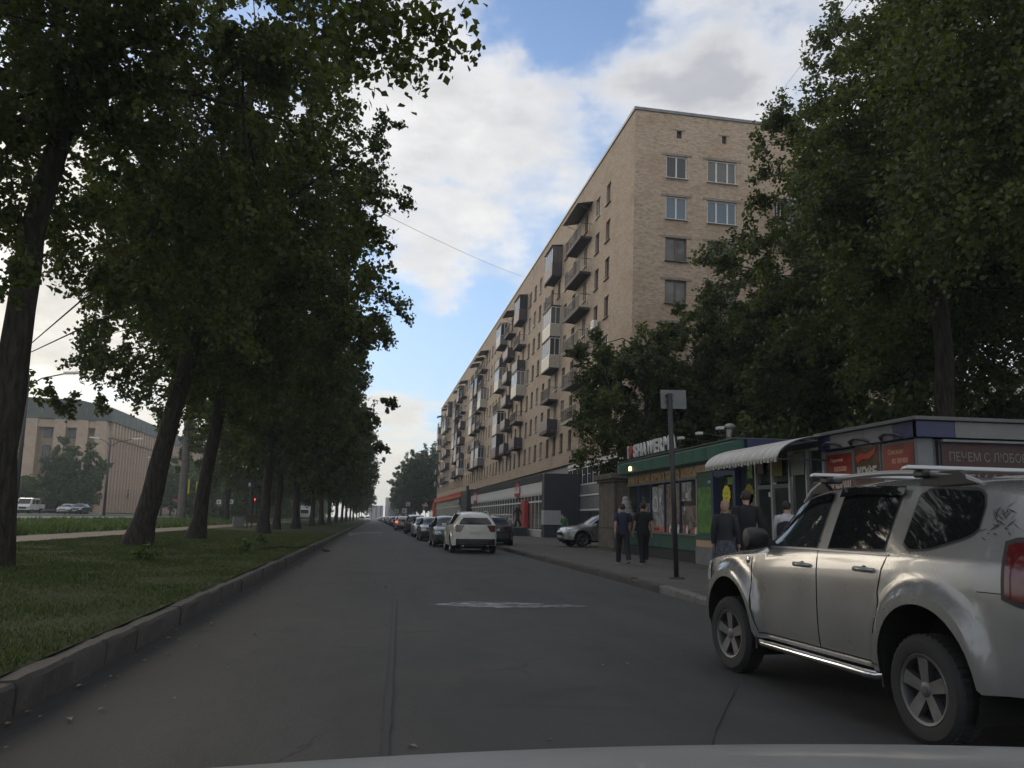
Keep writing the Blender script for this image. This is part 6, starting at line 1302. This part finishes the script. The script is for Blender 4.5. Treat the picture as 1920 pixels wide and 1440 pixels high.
std_car('braking_car', shape_hatch(), M_PBEIGE, (3.35, 92, 0), N, 'pale car with glowing red brake lamps halfway down the parked row', 'hatch', PG, brake=True)
protos = {'sedan': (sed, 'far_car'), 'hatch': (None, '')}
def recolour(root, old, new):
    for o in root.children_recursive:
        if o.type == 'MESH' and o.data.materials and o.data.materials[0] == old: o.material_slots[0].link = 'OBJECT'; o.material_slots[0].material = new
cols_ = [(M_PGREY, 4.0, 83), (M_PBLACK, 3.9, 101), (M_PDGREEN, 3.9, 110), (M_PSIL, 3.9, 121), (M_PBLACK, 3.8, 132), (M_PRED, 3.8, 144), (M_PWHITE, 3.8, 156), (M_PBLUE, 3.8, 170), (M_PGREY, 3.7, 185), (M_PBLACK, 3.7, 202), (M_PWHITE, 3.6, 222), (M_PBLUE, 3.5, 245), (M_PSIL, 3.3, 275), (M_PBLACK, 3.1, 310)]
hat = std_car('far_car', shape_hatch(), M_PGREY, (4.0, 83, 0), N, 'grey hatchback parked between the black tall car and the braking car', 'hatch', PG, clad=False)
for i, (m, x, y) in enumerate(cols_[1:]):
    c = copy_tree(hat if i % 2 else sed); c.name = 'far_car'; c.location = (x, y, 0); c.rotation_euler.z = N if i % 3 else Sx; recolour(c, M_PGREY if i % 2 else M_PBLACK, m)
    c['label'] = 'one of the small distant cars at the far end of the parked row'; c['group'] = 'distant cars of the parked row'
for (x, y, m) in ((-1.2, 250, M_PWHITE), (-2.9, 262, M_PSIL)):
    c = copy_tree(hat); c.name = 'far_car'; c.location = (x, y, 0); c.rotation_euler.z = Sx; recolour(c, M_PGREY, m); c['label'] = {M_PWHITE: 'distant white car on the left side of the road at its far end', M_PSIL: 'distant pale car leftmost at the far end of the road'}[m]; c['group'] = 'cars where the road ends'
pc = std_car('dark_crossover', shape_suv(.95, 4.2), M_PSIL, (11.0, 39.5, .13), R(180 + 6), 'silver grey car standing across the pavement, half hidden behind the stone booth', 'suv', None)
# avenue traffic
tr = empty('white_truck', (-44.9, 121, 1.2), Sx, 'small white double cab pickup truck on the avenue behind the leftmost trunk', 'truck')
mb = MB(); mb.prism([(2.45, -.85, .45), (2.5, -.85, .95), (2.25, -.85, 1.25), (1.75, -.85, 1.95), (1.4, -.85, 2.03), (-.75, -.85, 2.03), (-.8, -.85, .5)], (0, 1.7, 0)); obj('cab', mb, M_PWHITE, tr, bevel=.05)
W2 = MB(); W2.prism([(2.28, -.74, 1.28), (1.82, -.7, 1.88), (1.82, .7, 1.88), (2.28, .74, 1.28)], (.02, 0, .02)); obj('windscreen', W2, M_CARGL2, tr)
for q in (1, -1):
    for x0, x1 in ((1.55, .75), (.6, -.2), (-.3, -.65)): obj('side_window', MB().prism([(x0 + .25 * (x0 > 1), q * .855, 1.25), (x1, q * .855, 1.25), (x1, q * .855, 1.82), (x0 - .05, q * .855, 1.82)], (0, q * .012, 0)), M_CARGL, tr)
    obj('headlamp', MB().box(2.46, 2.52, q * .5, q * .8, .75, .95), M_HEAD, tr); obj('mirror', MB().box(1.75, 1.85, q * .95, q * 1.1, 1.3, 1.6), M_BLKPL, tr)
mb = MB(); mb.box(-2.6, -.85, -.88, .88, .7, .8); mb.box(-2.6, -.85, -.88, -.83, .8, 1.25); mb.box(-2.6, -.85, .83, .88, .8, 1.25); mb.box(-2.6, -2.55, -.83, .83, .8, 1.25); mb.box(-.95, -.86, -.83, .83, .8, 1.9); obj('cargo_bed', mb, M_PWHITE, tr)
obj('chassis', MB().box(-2.5, 2.3, -.6, .6, .35, .69), M_UNDER, tr); obj('grille', MB().box(2.5, 2.53, -.45, .45, .62, .85), M_BLKPL, tr)
dm, tm, rm = wheel_meshes(.32, .2, M_RIM, 5)
for x in (1.6, -1.5):
    for q in (1, -1): w_ = link('wheel', dm, tr, (x, q * .76, .32), (0, 0, 0 if q > 0 else math.pi)); link('tyre', tm, w_); link('rim', rm, w_)
def avenue(src, x, y, rz, m, old, label, z=1.2):
    c = copy_tree(src); c.name = 'avenue_car'; c.location = (x, y, z); c.rotation_euler.z = rz; recolour(c, old, m); c['label'] = label; c['group'] = 'cars on the avenue'; return c
avenue(sed, -43.2, 130, Sx, M_PSIL, M_PBLACK, 'silver car close behind the white pickup truck'); avenue(hat, -41.0, 128, Sx, M_PBLACK, M_PGREY, 'dark car right of the silver car behind the pickup truck')
avenue(sed, -47, 112, N, M_PWHITE, M_PBLACK, 'white car nose showing just right of the leftmost trunk')
lit1 = std_car('avenue_car', shape_sedan(), M_PGREY, (-32.5, 262, gz(-32.5)), Sx, 'car with lit headlamps on the avenue, between the bench and the stout trunk', 'sedan', 'cars on the avenue', lit=True)
avenue(lit1, -30.2, 275, Sx, M_PGREY, M_PGREY, 'car with lit headlamps right of the other lit car on the avenue', gz(-30.2)); avenue(hat, -27.5, 290, Sx, M_PBLACK, M_PGREY, 'dark car farthest along the avenue between the trunks', gz(-27.5))
# white lorry between the trunks
lo = empty('white_lorry', (-17.6, 232, gz(-17.6)), Sx, 'white box lorry showing between the far park trunks', 'lorry'); obj('cargo_box', MB().box(-5, 1.5, -1.2, 1.2, .9, 3.6), M_WHITE, lo, bevel=.03); obj('cab', MB().prism([(1.55, -1.1, .5), (3.3, -1.1, .5), (3.3, -1.1, 1.5), (3.0, -1.1, 2.6), (1.55, -1.1, 2.7)], (0, 2.2, 0)), M_WHITE, lo, bevel=.05); obj('windscreen', MB().prism([(3.31, -1, 1.55), (3.06, -1, 2.45), (3.06, 1, 2.45), (3.31, 1, 1.55)], (.02, 0, 0)), M_CARGL2, lo); obj('chassis', MB().box(-4.8, 3, -.5, .5, .5, .89), M_UNDER, lo)
for x in (2.4, -3.4):
    for q in (1, -1): w_ = link('wheel', dm, lo, (x, q * .95, .42), (0, 0, 0 if q > 0 else math.pi)); w_.scale = (1.3,) * 3; link('tyre', tm, w_); link('rim', rm, w_)
# bonnet-shaped sheet added for the pale windscreen reflection along the bottom
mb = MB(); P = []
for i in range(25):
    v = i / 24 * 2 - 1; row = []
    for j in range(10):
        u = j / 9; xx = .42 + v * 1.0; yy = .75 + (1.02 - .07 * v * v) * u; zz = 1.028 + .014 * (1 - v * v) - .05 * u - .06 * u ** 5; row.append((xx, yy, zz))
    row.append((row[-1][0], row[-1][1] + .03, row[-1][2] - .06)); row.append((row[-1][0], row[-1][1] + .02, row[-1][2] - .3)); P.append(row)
mb.grid(P); obj('reflection_band', mb, mat('windscreen reflection grey', (.20, .20, .195), .5, metal=.2, noise=.12, nscale=3, coat=.2), smooth=40, label='grey bonnet shaped sheet added for the windscreen reflection curving across the bottom of the picture', cat='reflection')
# ---------------------------------------------------------------- people
def skin_body(joints, bones, rad, name, mats, root='pelvis', sub=1, mfn=None):
    """joints name->xyz, grown into one skin; rad name->(a, b)"""
    names = list(joints); idx = {n: i for i, n in enumerate(names)}; me = bpy.data.meshes.new(name); me.from_pydata([joints[n] for n in names], [(idx[a], idx[b]) for a, b in bones], [])
    o = bpy.data.objects.new(name, me); C.objects.link(o); md = o.modifiers.new('skin', 'SKIN'); md.use_smooth_shade = True; md.branch_smoothing = .4
    for n in names: sv = me.skin_vertices[0].data[idx[n]]; sv.radius = rad[n] if isinstance(rad[n], tuple) else (rad[n], rad[n]); sv.use_root = (n == root)
    s = o.modifiers.new('sub', 'SUBSURF'); s.levels = s.render_levels = sub
    dg = bpy.context.evaluated_depsgraph_get(); dg.update(); m2 = bpy.data.meshes.new_from_object(o.evaluated_get(dg)); bpy.data.objects.remove(o); m2.name = name
    m2.materials.clear()
    for m in (mats if isinstance(mats, list) else [mats]): m2.materials.append(m)
    m2.polygons.foreach_set('use_smooth', [True] * len(m2.polygons)); m2.update(); return m2
M_SKIN = mat('skin', (.42, .26, .19), .6, noise=.08, nscale=8); M_SHOE = mat('dark shoe', (.03, .03, .032), .6); M_SOLE = mat('pale sole', (.35, .33, .30), .7)
def person(label, loc, rz, h=1.77, hair=(.02, .016, .012), hairlen=0, top=(.02, .02, .025), sleeves='short', legs=(.02, .02, .024), skirt=None, female=False, stride=0.0, armf=0.0, bare_legs=False, group=None, apron=None, bend=0.0):
    """standing or walking figure facing +x in its own space; stride = half step length"""
    s = h / 1.77; root = empty('person', loc, rz, label, 'person', group); root.scale = (s, s, s)
    sw = .185 if not female else .165; hw_ = .095
    J = {'pelvis': (0, 0, .96), 'waist': (.0, 0, 1.10), 'chest': (.0 + bend, 0, 1.30), 'neckb': (.0 + bend * 1.3, 0, 1.46), 'neck': (.015 + bend * 1.5, 0, 1.53), 'head': (.03 + bend * 1.6, 0, 1.64), 'crown': (.02 + bend * 1.6, 0, 1.72)}
    Rr = {'pelvis': (.10, .08), 'waist': (.09, .075), 'chest': (.10, .08), 'neckb': (.055, .05), 'neck': (.055, .055), 'head': (.078, .092), 'crown': (.062, .072)}
    B = [('pelvis', 'waist'), ('waist', 'chest'), ('chest', 'neckb'), ('neckb', 'neck'), ('neck', 'head'), ('head', 'crown')]
    for q, sd in ((1, 'l'), (-1, 'r')):
        st = stride * q; lift = .09 if (stride and q < 0) else 0
        J['hip' + sd] = (0, q * hw_, .92); J['knee' + sd] = (st * .55 + .04 * abs(stride) * 2, q * .10, .50 + lift * .3); J['ank' + sd] = (st - .04 - (.05 if lift else 0), q * .10, .09 + lift); J['toe' + sd] = (st + .13, q * .115, .04 + lift * .2)
        J['sho' + sd] = (bend * 1.2, q * sw, 1.43); J['elb' + sd] = (bend - st * .45 - .03 + armf * .5, q * (sw + .06), 1.15); J['wri' + sd] = (bend - st * .8 + .04 + armf, q * (sw + .07), .92 + armf * .5)
        J['palm' + sd] = (J['wri' + sd][0] + .02, q * (sw + .07), J['wri' + sd][2] - .075)
        Rr.update({'hip' + sd: (.07, .07), 'knee' + sd: .055, 'ank' + sd: .04, 'toe' + sd: (.032, .028), 'sho' + sd: .05, 'elb' + sd: .042, 'wri' + sd: .027, 'palm' + sd: (.018, .038)})
        B += [('pelvis', 'hip' + sd), ('hip' + sd, 'knee' + sd), ('knee' + sd, 'ank' + sd), ('ank' + sd, 'toe' + sd), ('chest', 'sho' + sd), ('sho' + sd, 'elb' + sd), ('elb' + sd, 'wri' + sd), ('wri' + sd, 'palm' + sd)]
    link('body', skin_body(J, B, Rr, 'body', M_SKIN), root)
    hands = MB()
    for q, sd in ((1, 'l'), (-1, 'r')):
        p = Vector(J['palm' + sd])
        for i in range(4):
            a = p + Vector((.026 - .018 * i, q * .004, -.02)); ln = (.068, .078, .072, .056)[i]; hands.tube([a, a + Vector((.004, -q * .004, -ln * .5)), a + Vector((.012, -q * .02, -ln))], [.0095, .0088, .007], 6)
        a = p + Vector((.03, 0, .03)); hands.tube([a, a + Vector((.028, -q * .008, -.03)), a + Vector((.03, -q * .016, -.06))], [.012, .0105, .008], 6)
    obj('fingers', hands, M_SKIN, root, smooth=60)
    # face: nose, ears, eyes, mouth
    hx, hz = J['head'][0], J['head'][2]; fb = MB(); fb.add([(hx + .082, -.014, hz - .03), (hx + .082, .014, hz - .03), (hx + .108, 0, hz - .032), (hx + .086, 0, hz + .018)], [(0, 1, 2), (1, 3, 2), (3, 0, 2)])
    for q in (1, -1): fb.lathe([(0, .012), (.022, .008), (.026, 0)], 8, 'Y', (hx, q * .078, hz - .005))
    obj('face', fb, M_SKIN, root, smooth=60); eb = MB()
    for q in (1, -1): eb.box(hx + .076, hx + .083, q * .032 - .012, q * .032 + .012, hz + .012, hz + .022)
    eb.box(hx + .076, hx + .082, -.022, .022, hz - .066, hz - .060); obj('eyes_and_mouth', eb, mat('face dark', (.06, .03, .025), .5), root)
    # hair
    hm = mat('hair %d' % int(hair[0] * 1000), hair, .7, noise=.3, nscale=30); hb = MB(); P = []
    for i in range(9):
        ph = i / 8 * (2.35 if not hairlen else 2.4); P.append([(hx - .012 + .098 * math.sin(ph) * math.cos(a) * (.92 if math.cos(a) > .3 and ph > 1.25 else 1), .086 * math.sin(ph) * math.sin(a), (hz + .015 + .105 * math.cos(ph)) if not (math.cos(a) > .25 and ph > 1.2) else hz + .015 + .105 * math.cos(1.2) + .001 * i) for a in np.linspace(0, 2 * math.pi, 17)])
    hb.grid(P)
    if hairlen: hb.tube([(hx - .06, 0, hz), (hx - .085, 0, hz - hairlen * .6), (hx - .08, 0, hz - hairlen)], [.08, .075, .05], 10)
    obj('hair', hb, hm, root, smooth=60)
    # clothes: lofted over the limbs, a little outside the skin
    tm = mat('cloth %s' % '_'.join(str(int(c * 1000)) for c in top), top, .85, noise=.25, nscale=9, bump=.3, bscale=14)
    def loft(rings, n=18):
        mb_ = MB(); mb_.grid([[(x + rx * math.cos(a), ry * math.sin(a) * (1 - .10 * max(0, math.cos(a))), z + .008 * math.sin(3 * a + z * 9)) for a in np.linspace(0, 2 * math.pi, n + 1)] for x, z, rx, ry in rings]); return mb_
    f = .92 if female else 1.0; bb = bend
    tb = loft([(0, .87, .135, .178 * f), (.0, .95, .132, .176 * f), (.0, 1.08, .118, .158 * f), (bb * .6, 1.2, .122, .172 * f), (bb, 1.32, .124, .192 * f), (bb * 1.15, 1.40, .108, .196 * f), (bb * 1.2, 1.445, .085, .165 * f), (bb * 1.3, 1.475, .068, .10), (bb * 1.35, 1.50, .056, .066)])
    for q, sd in ((1, 'l'), (-1, 'r')):
        e = Vector(J['elb' + sd]); sh = Vector(J['sho' + sd]); w_ = Vector(J['wri' + sd]); st_ = sh + Vector((0, -q * .06, .0))
        if sleeves == 'long': tb.tube([st_, sh + Vector((0, 0, -.01)), sh.lerp(e, .5), e, e.lerp(w_, .5), e.lerp(w_, .95)], [.055, .078, .07, .058, .052, .044], 12)
        else: tb.tube([st_, sh + Vector((0, 0, -.01)), sh.lerp(e, .35), sh.lerp(e, .72)], [.055, .08, .074, .07], 12)
    obj('top', tb, tm, root, smooth=70)
    lm_ = mat('cloth %s' % '_'.join(str(int(c * 1000)) for c in (skirt or legs)), skirt or legs, .85, noise=.25 if not skirt else .8, nscale=9 if not skirt else 18, bump=.3, bscale=14)
    if skirt:
        sb = MB(); sb.lathe([(.14, 1.02), (.165, .95), (.195, .8), (.215, .6), (.235, .42)], 22); o = obj('skirt', sb, lm_, root, smooth=60)
        for v in o.data.vertices:
            a = math.atan2(v.co.y, v.co.x); f = 1 + .06 * math.sin(a * 7) * (1.02 - v.co.z); v.co.x *= f * .85; v.co.y *= f
        m = o.modifiers.new('thick', 'SOLIDIFY'); m.thickness = .01
    else:
        tr_ = loft([(0, .80, .10, .13), (0, .88, .125, .168 * f), (0, .95, .122, .165 * f), (0, 1.0, .112, .15 * f)])
        for sd in 'lr':
            h_, k_, a_ = Vector(J['hip' + sd]), Vector(J['knee' + sd]), Vector(J['ank' + sd])
            tr_.tube([h_ + Vector((0, 0, .03)), h_.lerp(k_, .35), k_, k_.lerp(a_, .5), a_ + Vector((0, 0, -.03))], [.112, .102, .08, .077, .072], 12)
        obj('trousers', tr_, lm_, root, smooth=70)
    for sd in 'lr':
        a, t = Vector(J['ank' + sd]), Vector(J['toe' + sd]); d = (t - a); sh = MB(); sh.tube([a + Vector((-.07, 0, -.03)), a + Vector((-.04, 0, -.025)), a.lerp(t, .5) + Vector((0, 0, -.0)), t, t + d.normalized() * .06], [.03, .05, .05, .042, .02], 8); shoe = obj('shoe', sh, M_SHOE, root, smooth=60)
        so = MB(); so.prism([(a.x - .1, a.y - .042, a.z - .088), (t.x + .05, t.y - .045, t.z - .04), (t.x + .05, t.y + .045, t.z - .04), (a.x - .1, a.y + .042, a.z - .088)], (0, 0, .024)); obj('sole', so, M_SOLE, shoe)
    if apron: pass
    return root
AWAY = R(90)
person('man in a dark blue t-shirt walking away, left one of a pair', (7.4, 24.3, .13), R(84), 1.78, top=(.022, .024, .055), legs=(.014, .014, .018), stride=.24, hair=(.03, .022, .016))
person('man in black t-shirt and black trousers walking beside the man in dark blue', (8.05, 24.35, .13), R(92), 1.82, top=(.012, .012, .014), legs=(.011, .011, .013), stride=-.14)
person('fair haired woman in a dark top and patterned skirt by the yellow sticker', (6.35, 14.5, .13), R(60), 1.68, hair=(.30, .19, .12), hairlen=.1, top=(.016, .017, .022), sleeves='long', skirt=(.06, .062, .085), female=True)
person('broad man in a black jacket standing before the glazed shop front', (6.95, 14.9, .13), R(75), 1.88, top=(.009, .009, .011), sleeves='long', legs=(.01, .01, .012), hair=(.035, .022, .018))
wm_ = person('dark haired person in a white blouse and dark waistcoat before the shop door', (7.9, 15.2, .13), R(50), 1.70, top=(.46, .44, .48), sleeves='long', legs=(.02, .02, .03), female=True, armf=.12, bend=.04)
vest = MB(); vest.lathe([(.155, 1.0), (.165, 1.12), (.168, 1.26), (.12, 1.36)], 18); o = obj('waistcoat', vest, mat('dark waistcoat', (.015, .015, .03), .8, noise=.2), wm_, (.035, 0, 0), smooth=60); o.scale = (.9, 1.2, 1)
person('man in black stepping across the porch before the red pillar', (10.85, 62.6, .76), R(200), 1.76, top=(.01, .01, .012), sleeves='long', legs=(.012, .012, .014), stride=.28)
person('person in a green shirt standing behind the grey car near the booth', (10.75, 46.5, .13), R(40), 1.60, top=(.03, .14, .05), legs=(.03, .03, .03))
# things they carry
b = MB(); b.prism([(-.2, -.1, 0), (.2, -.1, 0), (.17, -.08, .42), (-.17, -.08, .42)], (0, .2, 0)); bag = empty('shopping_bag', (6.12, 14.25, .13), .4, 'magenta patterned shopping bag beside the fair haired woman', 'bag'); obj('bag_body', b, print_mat('magenta bag print', [(.10, .008, .06), (.28, .02, .14), (.40, .10, .22), (.06, .01, .05)], 9.0), bag, bevel=.02); obj('handle', MB().tube([(-.1, 0, .42), (-.06, 0, .6), (.06, 0, .6), (.1, 0, .42)], .012, 6), M_BLK, bag)
b = MB(); b.prism([(-.16, -.05, 0), (.16, -.05, 0), (.13, -.04, .36), (-.13, -.04, .36)], (0, .1, 0)); bag = empty('plastic_bag', (6.62, 14.55, .33), .9, 'white plastic bag hanging between the fair haired woman and the man in black', 'bag'); obj('bag_body', b, M_LETW, bag, bevel=.03); obj('handle', MB().tube([(-.08, 0, .36), (-.02, 0, .47), (.02, 0, .47), (.08, 0, .36)], .008, 6), M_LETW, bag)
# pigeon at the kerb
pg = empty('pigeon', (-1.68, 32.85, -.012), R(200), 'dark pigeon on the road beside the park kerb', 'bird')
mb = MB(); mb.tube([(-.2, 0, .1), (-.12, 0, .12), (-.02, 0, .135), (.07, 0, .15), (.11, 0, .2), (.13, 0, .245), (.16, 0, .25)], [.012, .035, .062, .06, .034, .03, .012], 10); obj('body', mb, mat('pigeon plumage', (.035, .037, .045), .7, noise=.4, nscale=20), pg, smooth=60)
for q in (1, -1): obj('wing', MB().tube([(.06, q * .05, .15), (-.04, q * .066, .135), (-.15, q * .04, .11)], [.02, .028, .006], 6), MATS['pigeon plumage'], pg, smooth=60); obj('leg', MB().tube([(.0, q * .025, .085), (.005, q * .025, .0), (.035, q * .03, .002)], .005, 5), M_FRAME_B, pg)
obj('beak', MB().tube([(.165, 0, .25), (.19, 0, .243)], [.008, .002], 5), M_BLK, pg)
# wires last
wire('overhead_wire', (5.5, 5.0, 11.4 - 4.0), (26.85, 50, 30.9), 0, 'thin overhead wire rising to the right past the gable roof') if False else None
wire('overhead_wire', (14.39, 22, 17.77), (26.85, 50, 30.9), -.05, 'thin overhead wire crossing the sky between the gable and the right hand trees')
wire('overhead_wire', (-9.0, 7.0, 8.3), (14.55, 82.44, 26.3), .5, 'thin overhead wire from the park trees to the roof edge of the brick block')
# ---------------------------------------------------------------- air: faint haze softening the far end of the street
HAZE = 0.0006
hz = MB(); hz.box(-420, 420, -40, 1000, -1.2, 34); ho = obj('haze', hz, None, kind='stuff', label='thin bluish haze filling the street')
hm = bpy.data.materials.new('haze'); hm.use_nodes = True; t = NT(hm.node_tree); t.n.clear(); pv_ = t.new('ShaderNodeVolumePrincipled'); pv_.inputs['Color'].default_value = (.86, .93, 1, 1); pv_.inputs['Density'].default_value = HAZE; pv_.inputs['Anisotropy'].default_value = .3
t.link(pv_.outputs[0], t.new('ShaderNodeOutputMaterial').inputs['Volume']); ho.data.materials.clear(); ho.data.materials.append(hm)
